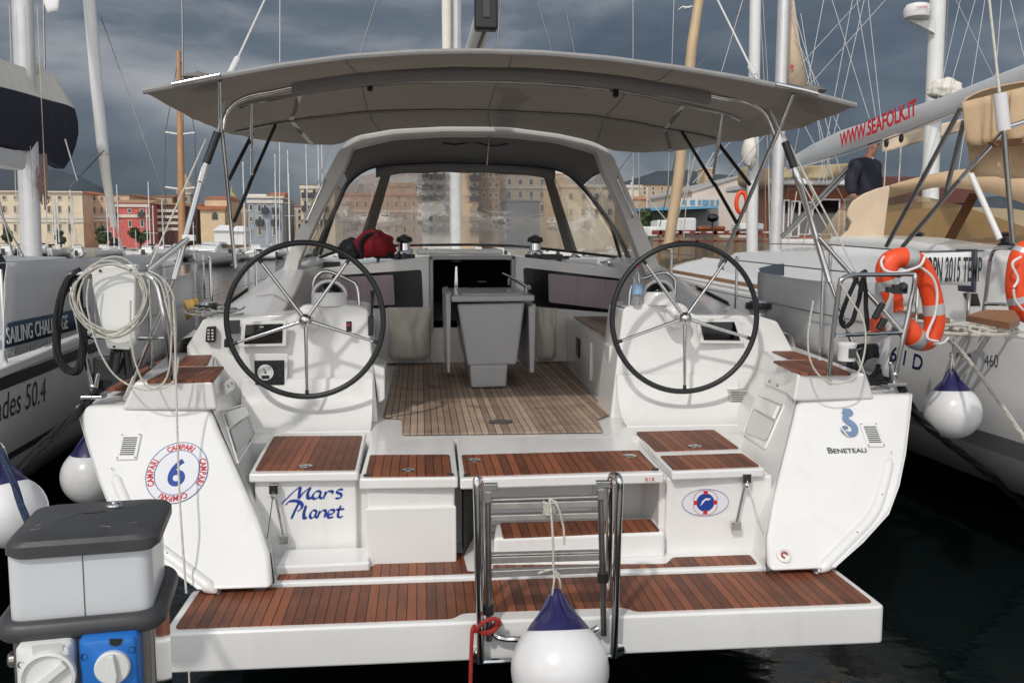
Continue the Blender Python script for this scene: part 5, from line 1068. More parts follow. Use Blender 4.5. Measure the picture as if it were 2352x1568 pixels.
mY = CP(71, 560); 
d0 = (mY-CAM).dot(FW); mr_ = 23*d0/FPX
mt_ = HD(52, 20, d0*.985); MB().tube([mY+(mY-mt_)*.25, mY, mt_, mt_+(mt_-mY)*2.2], mr_, 18, flat=.8).build('mast', ALU, N1)
for k, dx in enumerate((-.10, .12, .30)): MB().tube([mY+V((dx, -.2, -.3)), mt_+V((dx*.9, -.2, 0))], .006, 6).build('halyard', ROPEW, N1)
hb = MB()
for k in range(26): 
    x = 98+rnd.uniform(-11, 11); y0 = rnd.uniform(352, 380); hb.tube(smoothpath([CP(x, y0, .12), CP(x+rnd.uniform(-4, 4), y0+60, .14), CP(x+rnd.uniform(-6, 8), 440+rnd.uniform(0, 45), .12)], 4), .010, 6)
hb.build('halyard_coils', mat('pinkish_rope', (.34, .22, .19), .85, var=.4, vs=30), N1)
def slab(par, name, px, m, off, th, CPf, bev=.05):
    p = [CPf(a, b, off) for a, b in px]; return MB().prism(p, -nl*th).build(name, m, par, bevel=bev, seg=3)
bm_ = slab(N1, 'boom', [(-280, 272), (-30, 330), (58, 350), (62, 356), (60, 386), (54, 391), (-30, 372), (-280, 322)], ALU, .10, .22, CP, .02)
def sailbag(par, name, up, lo, m, cen, off, ny=5, seed=1, bulge=0):
    U = res([cen(a, b) for a, b in up], 22); Lw = res([cen(a, b) for a, b in lo], 22); rows_ = []
    for side in (1, -1):
        rr = []
        for j in range(ny+1):
            t_ = j/ny; rr.append([a.lerp(b, t_)+nl*side*(off(t_)*(1 if 0 < i < 22 else .85)+.02*noise.noise(V((i*.4, t_*3, seed+side))))+dl*bulge*math.sin(math.pi*t_)*(i/22)**5 for i, (a, b) in enumerate(zip(U, Lw))])
        rows_.append(rr)
    o_ = MB(); o_.loft(rows_[0]+rows_[1][::-1]); 
    for e_ in (0, -1): o_.loft([[r_[e_] for r_ in rows_[0]], [r_[e_] for r_ in rows_[1]]])
    return o_.build(name, m, par, ang=60)
sailbag(N1, 'sail_cover_top', [(-260, 16), (-40, 118), (0, 137), (40, 152), (80, 164), (122, 175)], [(-260, 142), (-40, 198), (0, 207), (60, 224), (122, 240), (148, 250)], SAILC, CP, lambda t: .03+.15*t, seed=3)
sailbag(N1, 'sail_cover', [(-260, 142), (-40, 198), (0, 207), (60, 224), (122, 240), (148, 250)], [(-260, 282), (-40, 330), (0, 336), (45, 345), (80, 350), (118, 378), (137, 388)], NAVYC, CP, lambda t: .19+.06*math.sin(3.14*t)-.12*t*t, seed=8, bulge=.16)
MB().tube([CP(60, 146), CP(75, 152)], .13, 12).build('sail_head', SAILC, N1)
fl1 = HD(270, 600, 14.5); MB().tube([HD(292, 610, 14.5), HD(243, 430, 14.3), HD(237, 365, 14.2)], .012, 6).build('forestay', ROPEW, N1)
ps_ = [HD(262, 520, 14.4), HD(243, 400, 14.3), HD(237, 352, 14.2), HD(222, 200, 14.0), HD(205, 0, 13.7), HD(186, -260, 13.3)]
MB().tube(ps_[:3], [.05, .072, .085], 14).build('furled_sail_foot', SAILC, N1); MB().tube(ps_[2:], [.085, .088, .088, .085], 14).build('furled_sail', WHITEC, N1); MB().tube([HD(238, 357, 14.2), HD(237, 351, 14.2)], .09, 14).build('sail_tie', ALU, N1)
for a, b, d in (((100, 0), (103, 160), 9), ((150, 320), (178, 415), 9), ((240, 345), (160, 430), 13.8), ((232, 40), (385, 470), 14), ((-10, 470), (55, 590), 9.2), ((-10, 430), (30, 590), 9.2)):
    MB().tube([HD(*a, d), HD(*b, d)], .010 if d < 13 else .008, 6).build('rigging_line', STEELB, N1)
banner(N1, 'furled_flag', [(92, -14), (139, -14), (134, 26), (108, 30)], WHITEC, lambda a, b: HD(a, b, 8.6), (6, 4), .02)
slab(N1, 'helm_cover', [(-30, 570), (8, 578), (22, 600), (18, 640), (8, 668), (-30, 660)], NAVYC, -.9, .5, lambda a, b, o: PS(a, b, o), .06)
MB().prism([PS(-30, 668, -.5), PS(14, 690, -.5), PS(10, 770, -.5), PS(-30, 820, -.5)], -nl*.6).build('cockpit_side', GEL, N1, bevel=.04)
# ---- the yacht to starboard ----------------------------------------------
XS = 3.05; ES = lambda px, py, o=0: HX(px, py, XS+o)
zd = ES(2345, 784).z; ys0 = ES(2345, 784).y
N2 = thing('neighbour_yacht', 'white yacht to starboard lettered 460 with tan canopies and grey lettered boom', 'yacht', (XS+2.2, ys0, 0))
org2 = V((XS+2.26, ys0-.02, 0))
h2 = addhull(N2, org2, 0, 13.4, 4.52/.96, zd, zd+.30, m=HULLW, stripes=((zd*.50, zd*.585, GREYP),))  # grey band stands in for the shade where the hull turns under
wrap(MB().text('460', seen(h2, 2262, 841), seen(h2, 2312, 845)-seen(h2, 2262, 841), (0, 0, 1), .115, bold=-.004, sx=.78).build('model_lettering', INKG, N2, smooth=False), h2, (1, 0, 0))
wrap(MB().text('DUFOUR', seen(h2, 2181, 819), seen(h2, 2252, 823)-seen(h2, 2181, 819), (0, 0, 1), .045, sx=1.3).build('maker_lettering', INKG, N2, smooth=False), h2, (1, 0, 0))
wrap(MB().text('SP 66 1 D', seen(h2, 1993, 808), seen(h2, 2104, 847)-seen(h2, 1993, 808), (0, 0, 1), .16, shear=.12, bold=.012, sx=1.15).build('registration_lettering', INKN, N2, smooth=False), h2, (1, 0, 0))
cab = MB().loft([[V((org2.x+a, y, z)) for a, z in ((-w_, z0), (-w_*.86, z1), (0, z1+.08), (w_*.86, z1), (w_, z0))] for y, w_, z0, z1 in ((ys0+3.2, 1.55, 1.4, 2.05), (ys0+5, 1.5, 1.5, 2.05), (ys0+8.5, 1.2, 1.6, 2.0), (ys0+11, .6, 1.7, 1.75))], cap=True)
cr2 = cab.build('coachroof', GEL, N2, ang=40)
wq = [V((org2.x-w_-.012+.21*w_*t_, y, z0+(z1-z0)*(t_+.0))) for (y, w_, z0, z1, t_) in ((ys0+3.6, 1.55, 1.4, 2.05, .35), (ys0+8, 1.25, 1.59, 2.0, .4), (ys0+7.6, 1.28, 1.58, 2.01, .78), (ys0+3.7, 1.55, 1.41, 2.05, .78))]
MB().prism([seen(cr2, a, b)+V((-.012, 0, 0)) for a, b in ((1652, 609), (1800, 606), (1800, 632), (1660, 630))], V((.02, 0, 0))).build('cabin_window', SCREEN, cr2)
MB().prism([V((XS+.10, ys0+1, zd+.02)), V((XS+.16, ys0+1, zd+.02)), V((XS+.16, ys0+9.5, zd+.20)), V((XS+.10, ys0+9.5, zd+.20))], V((0, 0, .04))).build('toe_rail', WOODT, N2)
# cockpit coaming, seat, portlight, ropes
MB().loft([[V((XS+.55, y, zd)), V((XS+.62, y, z1)), V((XS+1.05, y, z1+.02)), V((XS+1.1, y, zd))] for y, z1 in ((ys0+.35, zd+.18), (ys0+1.0, zd+.48), (ys0+2.6, zd+.62), (ys0+4.0, zd+.66))], cap=True).build('coaming', GEL, N2, bevel=.05, seg=3)
MB().prism([HX(px, py, XS+.56) for px, py in ((2211, 673), (2240, 674), (2251, 702), (2225, 703))], V((.03, 0, 0))).build('portlight', SCREEN, N2)
MB().prism([HZ(px, py, zd+.22) for px, py in ((2219, 724), (2262, 711), (2330, 712), (2343, 732), (2318, 741))], V((0, 0, -.03))).build('teak_seat', mat('teak_seat', (.30, .13, .05), .5, var=.25, vs=4, stretch=(12, 1, 1)), N2)
o_ = MB()
for k in range(14): c = HZ(2215+rnd.uniform(-30, 95), 752+rnd.uniform(-7, 7), zd+.04); o_.tube(arc(c, V((.12+.08*rnd.random(), .03, 0)), V((0, .09, .02)), rnd.random()*6, rnd.random()*6+4, 12), .011, 6)
o_.build('deck_ropes', ROPEW, N2)
# pushpit of the starboard neighbour
rl = lambda pts, r=.014: MB().tube(smoothpath(pts, 5), r, 10)
p2 = rl([ES(2252, 768, .12), ES(2262, 700, .12), ES(2272, 620, .12), ES(2277, 590, .12), ES(2290, 571, .12), HY(2330, 570, ys0+.2), HY(2400, 569, ys0+.05)]).build('pushpit', CHROME, N2)
MB().tube([ES(2263, 698, .12), HY(2340, 700, ys0+.15), HY(2400, 702, ys0+.05)], .012, 8).build('mid_rail', CHROME, p2)
rl([HY(2352, 570, ys0+.3), HY(2330, 620, ys0+.3), HY(2318, 680, ys0+.3), HY(2332, 735, ys0+.3)], .016).build('rubber_tube', RUBBER, p2)
MB().prism([ES(2195, 572, .3), ES(2240, 572, .3), ES(2236, 672, .3), ES(2200, 668, .3)], V((.02, 0, 0))).build('dodger_cloth', mat('slate_cloth', (.09, .085, .12), .85, var=.1), N2)
bn2 = banner(N2, 'regatta_banner', [(2112, 583), (2231, 578), (2229, 656), (2112, 652)], WHITEC, lambda a, b: HY(a, b, 1.15), (10, 4), .006)
MB().text('COPN 2015 TEMP', HY(2113, 646, 1.10), (1, 0, 0), (0, 0, 1), .235, sx=.24, bold=.012).build('banner_lettering', INKK, bn2, smooth=False)
gc2 = banner(N2, 'weather_cloth', [(1906, 562), (2112, 578), (2112, 700), (1906, 720)], GREYC, lambda a, b: HY(a, b, 1.9), (14, 6), .02)
for px in (1908, 2112, 2231): a = HY(px, 575, 1.5); MB().tube([a, V((a.x, a.y, zd))], .013, 8).build('stanchion', CHROME, N2)
MB().tube([HY(1750, 560, 4.5), HY(1906, 562, 1.9), HY(2112, 578, 1.15), HY(2260, 576, .6)], .005, 6).build('guard_wire', STEELB, N2)
# mast and grey boom with lettering
my = HD(1781, 560, 14.8); mt2 = HD(1800, 0, 14.8)
MB().tube([my-V((0, 0, .6)), my, mt2, mt2+(mt2-my)*1.8], .092, 16, flat=1.2).build('mast', ALU, N2)
Jb = MB().loft([[HD(1806, -60, 15.2), HD(1816, -60, 15.2)], [HD(1806, 100, 15.1), HD(1837, 100, 15.1)], [HD(1806, 190, 15.1), HD(1856, 203, 15.1)]]).build('staysail', TANL, N2); Jb.modifiers.new('thick', 'SOLIDIFY').thickness = .01
MB().prism([HD(1818+a, 153+b, 15.03) for a, b in ((-3, 3), (0, -6), (2, -1), (5, -5), (5, 2), (1, 6))], V((0, -.004, 0))).build('sail_mark', INKR, Jb)
bc = [(1812, 378, 14, 10.0), (1870, 352, 23, 9.1), (1935, 325, 28, 8.2), (2010, 300, 27, 7.3), (2091, 272, 27, 6.5), (2160, 250, 27, 5.9), (2230, 225, 30, 5.3), (2352, 182, 36, 4.4), (2470, 140, 42, 3.7)]
cp_ = [HY(a, b, y) for a, b, h_, y in bc]; rd_ = [h_*.92*(p-CAM).dot(FW)/FPX for (a, b, h_, y), p in zip(bc, cp_)]
bmm = MB().tube(cp_, rd_, 20, flat=.62).build('boom_cover', mat('grey_boom_cloth', (.50, .515, .53), .7, var=.06, bump=.2, bs=6), N2)
tx = [HY(1921, 341, 8.0), HY(2081, 270, 6.25)]; txd = (tx[1]-tx[0]); bt2 = MB()
nrm = txd.cross(V((0, 0, 1))).normalized(); 
if nrm.dot(CAM-tx[0]) < 0: nrm = -nrm
off_ = nrm*.24
tl = txd.length*.985; cc = bpy.data.curves.new('m', 'FONT'); cc.body = 'WWW.SEAFOLK.IT'; cc.size = .245; oo = bpy.data.objects.new('m', cc); me_ = bpy.data.meshes.new_from_object(oo); wdt = max(v.co.x for v in me_.vertices); bpy.data.objects.remove(oo); bpy.data.meshes.remove(me_); bpy.data.curves.remove(cc)
bt2.text('WWW.SEAFOLK.IT', HY(1921, 341, 7.88)+off_*.0+V((0, -.12, 0)), HY(2081, 272, 6.13)-HY(1921, 341, 7.88), (0, 0, 1), .275, sx=tl/wdt*.96, bold=.028)
bt2.build('boom_lettering', INKR, bmm, smooth=False)
MB().tube([HD(1812, 392, 14.6), HY(1942, 355, 8.2), HY(2091, 301, 6.5), HY(2208, 258, 5.4)], .012, 6).build('boom_line', ROPEW, bmm)
for px, py, y in ((2036, 341, 7.0), (2070, 330, 6.7)): MB().ball(HY(px, py-12, y), .045, sx=.6, sz=1.3).build('block', BLACK, bmm); MB().tube([HY(px, py, y), HY(px-6, py+100, y)], .009, 6).build('sheet', ROPEW, bmm)
MB().tube([HY(1958, 376, 8.4), HD(1795, 545, 14.2)], .035, 10).build('vang', STEELB, N2); MB().tube([HY(1964, 380, 8.4), HD(1801, 548, 14.2)], .02, 10).build('vang_rod', CHROME, N2)
# sprayhood
SY = 4.0
sf = [(1925, 559), (1930, 545), (1950, 528), (1957, 512), (1946, 496), (1950, 478), (1960, 462), (1985, 445), (2015, 433), (2046, 425)]
sp_ = MB().prism([HY(a, b, SY) for a, b in sf]+[HY(2028, 566, SY)], V((.0, .04, 0))).build('sprayhood', TANL, N2, bevel=.015)
ar_t = [HY(a, b, SY) for a, b in ((2044, 425), (2085, 413), (2130, 402), (2180, 392), (2235, 386), (2300, 380), (2360, 380), (2450, 395), (2560, 430))]
ar_b = [HY(a, b, SY+.05) for a, b in ((2044, 434), (2085, 432), (2130, 430), (2180, 430), (2235, 436), (2300, 450), (2360, 470), (2450, 500), (2560, 540))]
ft_ = [p+V((-.1, 1.1, -.12)) for p in ar_b]
MB().loft([res(ar_t, 20), res(ar_b, 20)]).build('sprayhood_arch', TANC, sp_).modifiers.new('thick', 'SOLIDIFY').thickness = .02
MB().loft([res(ar_t, 20), res([p+V((.45, 1.0, -.10)) for p in ar_t], 20)]).build('sprayhood_roof', TANC, sp_)
tint = tintvinyl()
fr_t = res([p+V((0, .9, -.02)) for p in ar_b], 16); fr_b = [V((p.x-.12, p.y+.6, HY(2150, 566, SY+1.5).z)) for p in fr_t]
MB().loft([[a.lerp(b, k/5) for a, b in zip(fr_t, fr_b)] for k in range(6)]).build('sprayhood_window', tint, sp_)
MB().tube([HY(2183, 450, SY+.9), HY(2120+20, 563, SY+1.2)], .05, 8).build('window_frame', WOODT, sp_) if False else MB().prism([HY(a, b, SY+.85) for a, b in ((2230, 444), (2250, 446), (2188, 562), (2166, 560))], V((0, .03, 0))).build('window_strip', mat('brown_strip', (.16, .07, .025), .7), sp_)
MB().prism([HY(a, b, SY+.3) for a, b in ((2020, 556), (2400, 556), (2400, 585), (2020, 572))], V((0, .05, 0))).build('window_base', mat('brown_base', (.20, .11, .05), .7), sp_)
MB().prism([HY(a, b, SY+2.6) for a, b in ((2028, 490), (2120, 478), (2250, 476), (2330, 480), (2420, 495), (2420, 575), (2028, 575))], V((0, .1, 0))).build('hatch_cover_canvas', mat('dull_tan_canvas', (.42, .33, .20), .9, var=.12, bump=.3, bs=7), N2)
for px in (2105, 2310): MB().lathe([(.09, 0), (.08, .05), (.05, .07), (.05, .13), (.07, .15), (.03, .17)], HY(px, 574, 3.4), (0, 0, 1), 20).build('winch', BLACK, N2)
# bimini
bq = [[HY(a, b, 1.3) for a, b in ((2208, 236), (2225, 219), (2262, 204), (2310, 193), (2370, 183), (2450, 176))],
      [HY(a, b, 2.2) for a, b in ((2214, 262), (2232, 245), (2270, 232), (2315, 222), (2375, 214), (2450, 208))],
      [HY(a, b, 3.0) for a, b in ((2222, 300), (2240, 280), (2280, 268), (2320, 260), (2375, 252), (2450, 246))]]
b2_ = MB().loft([res(q, 14) for q in bq]).build('bimini', TANC, N2, ang=60); b2_.modifiers.new('thick', 'SOLIDIFY').thickness = .012
def flap(px, y, m, par, n=12, amp=.03, name='canvas_flap'):
    q = [HY(a, b, y) for a, b in px]; rows_ = [[q[0].lerp(q[1], i/n).lerp(q[3].lerp(q[2], i/n), j/6)+V((0, amp*math.sin(i*1.1+j*.4)*(.3+j/6), 0)) for i in range(n+1)] for j in range(7)]
    o_ = MB().loft(rows_).build(name, m, par); o_.modifiers.new('thick', 'SOLIDIFY').thickness = .008; return o_
flap([(2209, 235), (2330, 205), (2330, 330), (2226, 335)], 1.28, TANC, b2_, 14, .025)
flap([(2322, 207), (2460, 176), (2460, 330), (2322, 330)], 1.24, TANC, b2_, 14, .03)
flap([(2222, 322), (2460, 300), (2460, 415), (2242, 406)], 1.45, TANC, b2_, 14, .05)
MB().prism([HY(x_, y_, 1.2) for x_, y_ in ((2276, 326), (2330, 318), (2460, 312), (2460, 330), (2335, 334), (2290, 336))], V((0, .05, 0))).build('canopy_underside', mat('brown_strip', (.16, .07, .025), .7), b2_)
for a, ya_, b, yb2, m_, r_ in (((2206, 250), 1.5, (2036, 566), 2.2, STEELB, .018), ((2214, 278), 1.8, (2172, 445), 2.0, STEELB, .018), ((2206, 412), 1.6, (2072, 568), 2.0, STEELB, .017), ((2312, 292), 1.1, (2206, 412), 1.6, CHROME, .018), ((2230, 400), 1.4, (2296, 548), 1.2, GEL, .021), ((2306, 305), 1.0, (2326, 558), 1.0, STEELB, .017), ((2297, 215), .9, (2306, 300), .9, WHITEC, .042), ((2270, -20), 1.6, (2296, 215), .9, ROPEW, .009)):
    MB().tube([HY(*a, ya_), HY(*b, yb2)], r_, 10).build('bimini_pole', m_, b2_)
MB().tube(smoothpath([HY(2312, 292, 1.1), HY(2340, 284, 1.1), HY(2400, 262, 1.1)], 4), .018, 10).build('bimini_bow', CHROME, b2_)
MB().tube([HY(2306, 222, .95), HY(2306, 300, .95)], .03, 8)
for (a, b, d) in [((1811, 0), (1846, 140), 15), ((1817, 0), (1860, 150), 15), ((1892, 0), (1868, 125), 17), ((1911, 0), (1997, 273), 16), ((1958, 0), (1931, 146), 17), ((1985, 0), (1950, 155), 17), ((1968, 0), (2012, 273), 16), ((1994, 0), (2023, 272), 16), ((2034, 0), (1905, 145), 15), ((1976, 0), (1846, 142), 15), ((1850, 100), (1868, 215), 16), ((1863, 160), (1930, 300), 15), ((2196, 0), (2240, 90), 18), ((2206, 0), (2180, 115), 18), ((2240, 0), (2204, 125), 18), ((2262, 0), (2245, 110), 16), ((2320, 0), (2352, 130), 14), ((2300, 0), (2292, 105), 14), ((1880, 350), (1990, 560), 14)]:
    k_ = (420-b[1])/(b[1]-a[1]) if b[1] < 250 else 0; p, q = HD(*a, d), HD(*b, d); MB().tube([p+(p-q)*.6, q+(q-p)*k_], .007, 5).build('shroud', mat('wire_pale', (.50, .51, .52), .4, .3), N2)
MB().tube([HD(1831, 400, 13.6), HD(1965, 640, 9)], .008, 6).build('lazy_line', ROPEW, N2)
# ---- person on the starboard yacht ----------------------------------------
PD = 13.2
def HDp(px, py, o=0): return HD(px, py, PD+o)
pe = thing('person', 'person in navy jacket and grey trousers standing under the lettered grey boom', 'person', HDp(1950, 590))
sk = [HDp(1985, 470), HDp(1984, 440), HDp(1985, 405), HDp(1990, 378), HDp(1996, 360), HDp(2003, 345), HDp(2009, 328),   # 0-6 spine to head
      HDp(1968, 380, -.14), HDp(1953, 415, -.20), HDp(1958, 450, -.22), HDp(1972, 466, -.24),                          # 7-10 near arm, hand in pocket
      HDp(2006, 382, .16), HDp(2012, 420, .18), HDp(2008, 455, .12), HDp(2000, 468, .05),                              # 11-14 far arm
      HDp(1974, 500, -.07), HDp(1966, 555, -.08), HDp(1952, 622, -.08), HDp(1966, 630, -.10),                          # 15-18 near leg
      HDp(1984, 500, .08), HDp(1980, 558, .08), HDp(1972, 624, .08), HDp(1986, 632, .06)]
ed_ = [(0, 1), (1, 2), (2, 3), (3, 4), (4, 5), (5, 6), (3, 7), (7, 8), (8, 9), (9, 10), (3, 11), (11, 12), (12, 13), (13, 14), (0, 15), (15, 16), (16, 17), (17, 18), (0, 19), (19, 20), (20, 21), (21, 22)]
rad_ = [.17, .175, .19, .15, .065, .085, .10, .095, .075, .06, .045, .095, .075, .06, .045, .105, .08, .055, .045, .105, .08, .055, .045]
def skin(name, vs, es, rs, m, par, mats=None):
    me = bpy.data.meshes.new(name); me.from_pydata([tuple(v) for v in vs], es, []); me.materials.append(m)
    o_ = bpy.data.objects.new(name, me); SC.collection.objects.link(o_); own(o_, par)
    o_.modifiers.new('skin', 'SKIN')
    for v_, r_ in zip(me.skin_vertices[0].data, rs): v_.radius = (r_, r_)
    me.skin_vertices[0].data[0].use_root = True
    s_ = o_.modifiers.new('sub', 'SUBSURF'); s_.levels = 2; s_.render_levels = 2; o_.modifiers['skin'].use_smooth_shade = True
    return o_
def bodymat():
    m = mat('body_skin', (.36, .17, .11), .6, var=.1); return m
skin('body', sk, ed_, [r_*.86 for r_ in rad_], bodymat(), pe)
jk = mat('jacket_navy', (.012, .014, .026), .75, var=.3, vs=10, bump=.4, bs=14)
skin('jacket', [sk[i] for i in (0, 1, 2, 3)]+[HDp(1994, 366)]+[sk[i] for i in (7, 8, 9)]+[sk[i] for i in (11, 12, 13)], [(0, 1), (1, 2), (2, 3), (3, 4), (3, 5), (5, 6), (6, 7), (3, 8), (8, 9), (9, 10)], [.21, .205, .215, .18, .085, .12, .095, .082, .12, .095, .082], jk, pe)
tr_ = mat('trousers_grey', (.10, .10, .10), .85, var=.15)
skin('trousers', [HDp(1984, 476)]+[sk[i] for i in (15, 16, 17, 19, 20, 21)], [(0, 1), (1, 2), (2, 3), (0, 4), (4, 5), (5, 6)], [.17, .125, .10, .08, .125, .10, .08], tr_, pe)
MB().tube([HDp(1988, 369, -.05), HDp(1996, 362, -.06), HDp(2004, 366, -.05)], .02, 8).build('collar', WHITEC, pe)
hair = mat('hair_dark', (.03, .022, .018), .7, var=.3, bump=.4, bs=60)
MB().ball(HDp(2006, 322, .0), .098, sx=1.0, sy=.95, sz=1.0, seg=16).build('hair', hair, pe)
MB().ball(HDp(2019, 333, -.01), .016, sx=1.4).ball(HDp(2001, 332, -.09), .02, sx=.7, sz=1.3).build('nose_and_ear', bodymat(), pe) if False else None
MB().ball(HDp(2020, 334, 0), .016, sx=1.4).build('nose', bodymat(), pe); MB().ball(HDp(2004, 335, -.085), .022, sx=.8, sy=.4, sz=1.3).build('ear', bodymat(), pe)
# ---- wooden motor sailer behind -------------------------------------------
def fb(o_, px0, py0, px1, py1, y, dy):
    a, b = HY(px0, py0, y), HY(px1, py1, y); return o_.bx(min(a.x, b.x), max(a.x, b.x), y, y+dy, min(a.z, b.z), max(a.z, b.z))
GU = thing('wooden_gulet', 'varnished wooden motor sailer with tan awning and wheelhouse beyond the starboard yacht', 'boat', HY(1850, 640, 22))
gy = 21.0
hg = [[V((x, y, z)) for x, z in ((HY(1500, 600, gy).x+.6*k, 0), (HY(1500, 600, gy).x-.5, 1.5))] for k, y in ((0, gy), (0, gy+1))]
o_ = MB(); fb(o_, 1760, 548, 2200, 640, gy-.1, 4.0); o_.build('hull', WHITEC, GU, bevel=.1)
o_ = MB(); fb(o_, 1806, 425, 1990, 560, gy, 3.2); whl = o_.build('wheelhouse', WOODV, GU, bevel=.05)
for x0, x1, y0, y1 in ((1800, 1812, 458, 545), (1818, 1836, 460, 545), (1866, 1928, 456, 540), (1940, 1975, 456, 540), (1836, 1862, 462, 540)):
    o_ = MB(); fb(o_, x0, y0, x1, y1, gy-.05, .06); w_ = o_.build('window', GEL, whl, bevel=.02)
    o_ = MB(); fb(o_, x0+4, y0+4, x1-4, y1-4, gy-.07, .03); o_.build('pane', SCREEN, w_)
o_ = MB(); fb(o_, 1778, 408, 2000, 426, gy-.5, 4.2); o_.build('wheelhouse_roof', GEL, GU, bevel=.05)
flap([(1770, 386), (2010, 372), (2010, 412), (1770, 410)], gy-.6, mat('dull_tan_canvas', (.42, .33, .20), .9), GU, 16, .12, 'awning')
flap([(2026, 316), (2216, 272), (2216, 300), (2030, 350)], 15.5, TANL, GU, 12, .06, 'awning'); 
o_ = MB(); fb(o_, 2145, 330, 2150, 420, 15.5, .08); o_.build('awning_post', TANL, GU)
o_ = MB(); fb(o_, 2030, 405, 2240, 470, 17.5, 1.5); o_.build('deck_house', mat('maroon_wood', (.13, .035, .022), .4, var=.3), GU, bevel=.05)
o_ = MB(); fb(o_, 1500, 529, 1790, 540, gy-2, .12); rlg = o_.build('deck_rail', mat('red_brown_rail', (.21, .035, .02), .35, var=.2), GU)
for k in range(9): 
    o_ = MB(); fb(o_, 1545+26*k, 532, 1558+26*k, 535, gy-2.02, .03); o_.build('rail_slot', PAD, rlg)
o_ = MB(); fb(o_, 1500, 552, 1770, 556, gy-2, .1); o_.build('lower_rail', mat('red_brown_rail', (.21, .035, .02), .35), GU)
for px in (1515, 1560, 1600, 1640, 1690, 1735): o_ = MB(); fb(o_, px, 529, px+4, 600, gy-2, .08); o_.build('rail_post', WOODT, GU)
o_ = MB(); fb(o_, 1500, 545, 1780, 640, gy-1.2, .3); o_.build('side_planking', mat('old_planks', (.30, .24, .17), .8, var=.4, vs=1.2, stretch=(3, 1, .3)), GU)
for (x0, y0, x1, y1, m_) in ((1510, 505, 1545, 532, GEL), (1545, 500, 1600, 532, WHITEC), (1605, 519, 1668, 530, WOODV), (1700, 512, 1756, 529, GEL), (1470, 520, 1512, 545, GEL)):
    o_ = MB(); fb(o_, x0, y0, x1, y1, gy-.6, .8); o_.build('deck_box', m_, GU, bevel=.06)
MB().tube([HD(1727, 640, 24), HD(1728, 480, 24), HD(1735, 0, 24), HD(1740, -300, 24)], .15, 14).build('mast', MASTW, GU)
MB().tube([HD(1534, 575, 22), HD(1560, 400, 22), HD(1590, 100, 22), HD(1610, -30, 22), HD(1630, -200, 22)], [.13, .135, .125, .115, .1], 14).build('wooden_spar', MASTT, GU)
o_ = MB(); fb(o_, 1713, 378, 1768, 430, 20, .8); o_.build('furled_canvas', mat('dull_tan_canvas', (.42, .33, .20), .9), GU, bevel=.2, seg=4)
MB().ball(HD(1722, 350, 23.6), .28, sx=.7, sz=1.5, wob=.3).build('bagged_sail', SAILC, GU)
for (a, b, d, m_) in [((1648, 0), (1722, 150), 24, ROPEW), ((1720, 0), (1636, 110), 24, STEELB), ((1752, 0), (1760, 130), 24, STEELB), ((1706, 0), (1675, 105), 24, STEELB), ((1745, 0), (1752, 130), 24, STEELB), ((1548, 0), (1545, 95), 24, STEELB), ((1454, 0), (1454, 135), 24, STEELB), ((1455, 390), (1454, 450), 24, STEELB), ((1555, 345), (1515, 520), 22, mat('green_rope', (.03, .10, .06), .8)), ((1600, 345), (1545, 545), 22, ROPEW), ((1585, 350), (1570, 545), 22, ROPEW), ((1640, 350), (1600, 420), 22, ROPEW), ((1460, 425), (1530, 505), 22, ROPEW), ((1467, 350), (1470, 560), 22, STEELB), ((1765, 380), (1768, 560), 21.5, ROPEW), ((1758, 380), (1758, 560), 21.5, WOODT), ((1830, 440), (1810, 560), 20.5, ROPEW), ((1870, 440), (1845, 560), 20.5, ROPEW)]:
    k_ = (470-b[1])/(b[1]-a[1]) if b[1] < 200 else 0; p, q = HD(*a, d), HD(*b, d); MB().tube([p+(p-q)*(.8 if a[1] == 0 else 0), q+(q-p)*k_], .013, 5).build('rigging_line', m_, GU)
lb = HD(1703, 465, 21); t_ = thing('ring_lifebuoy', 'orange ring lifebuoy hung below the canvas on the wooden boat', 'life buoy', lb-V((0, 0, .28)))
MB().tube(arc(lb, V((.12, 0, 0)), V((0, 0, .235)), 0, 6.2, 24), .05, 10, closed=True).build('ring', ORANGE, t_)
bb_ = HD(1637, 500, 20); tag(MB().ball(bb_, .12, sx=1.15, sz=.8).tube([bb_+V((0, 0, -.09)), bb_+V((0, 0, -.3))], .02, 8).build('kettle_grill', SCREEN), 'round black kettle barbecue on the rail of the wooden boat', 'barbecue')
sb_ = HD(1517, 530, 21)
# ---- mast with radar ---------------------------------------------------------
YR = thing('radar_mast_yacht', 'white yacht with thick mast and radar dome behind the tan sprayhood', 'yacht', HD(2138, 640, 19))
MB().tube([HD(2135, 640, 19), HD(2138, 390, 19), HD(2154, 0, 19), HD(2160, -250, 19)], .165, 16).build('mast', MASTW, YR)
MB().tube([HD(2178, 0, 18.9), HD(2166, 200, 18.9)], .01, 6).build('halyard', STEELB, YR)
rdm = HD(2107, 27, 18.7); MB().lathe([(.18, -.16), (.25, -.12), (.27, -.02), (.26, .06), (.22, .13), (.1, .165)], rdm, (0, 0, 1), 28).build('radar_dome', PAD, YR)
MB().text('marine', rdm+V((-.20, -.275, .0)), (1, -.1, 0), (0, 0, 1), .09, shear=.2).build('dome_lettering', INKR, YR, smooth=False)
MB().prism([rdm+V((-.18, 0, -.165)), rdm+V((.4, 0, -.165)), rdm+V((.4, 0, -.42)), rdm+V((.1, 0, -.28))], V((0, .12, 0))).build('radar_bracket', MASTW, YR)
for k in range(9): pass
blob('lowered_sail', HD(2172, 208, 18.4), .32, 1.05, .8, .72, SAILC, 2.2, YR)
blob('sail_fold', HD(2190, 222, 18.3), .2, 1.2, .8, .6, SAILC, 6.2, YR)
h_ = MB(); fb(h_, 2020, 575, 2300, 650, 18, 8); h_.build('hull', HULLW, YR, bevel=.2)
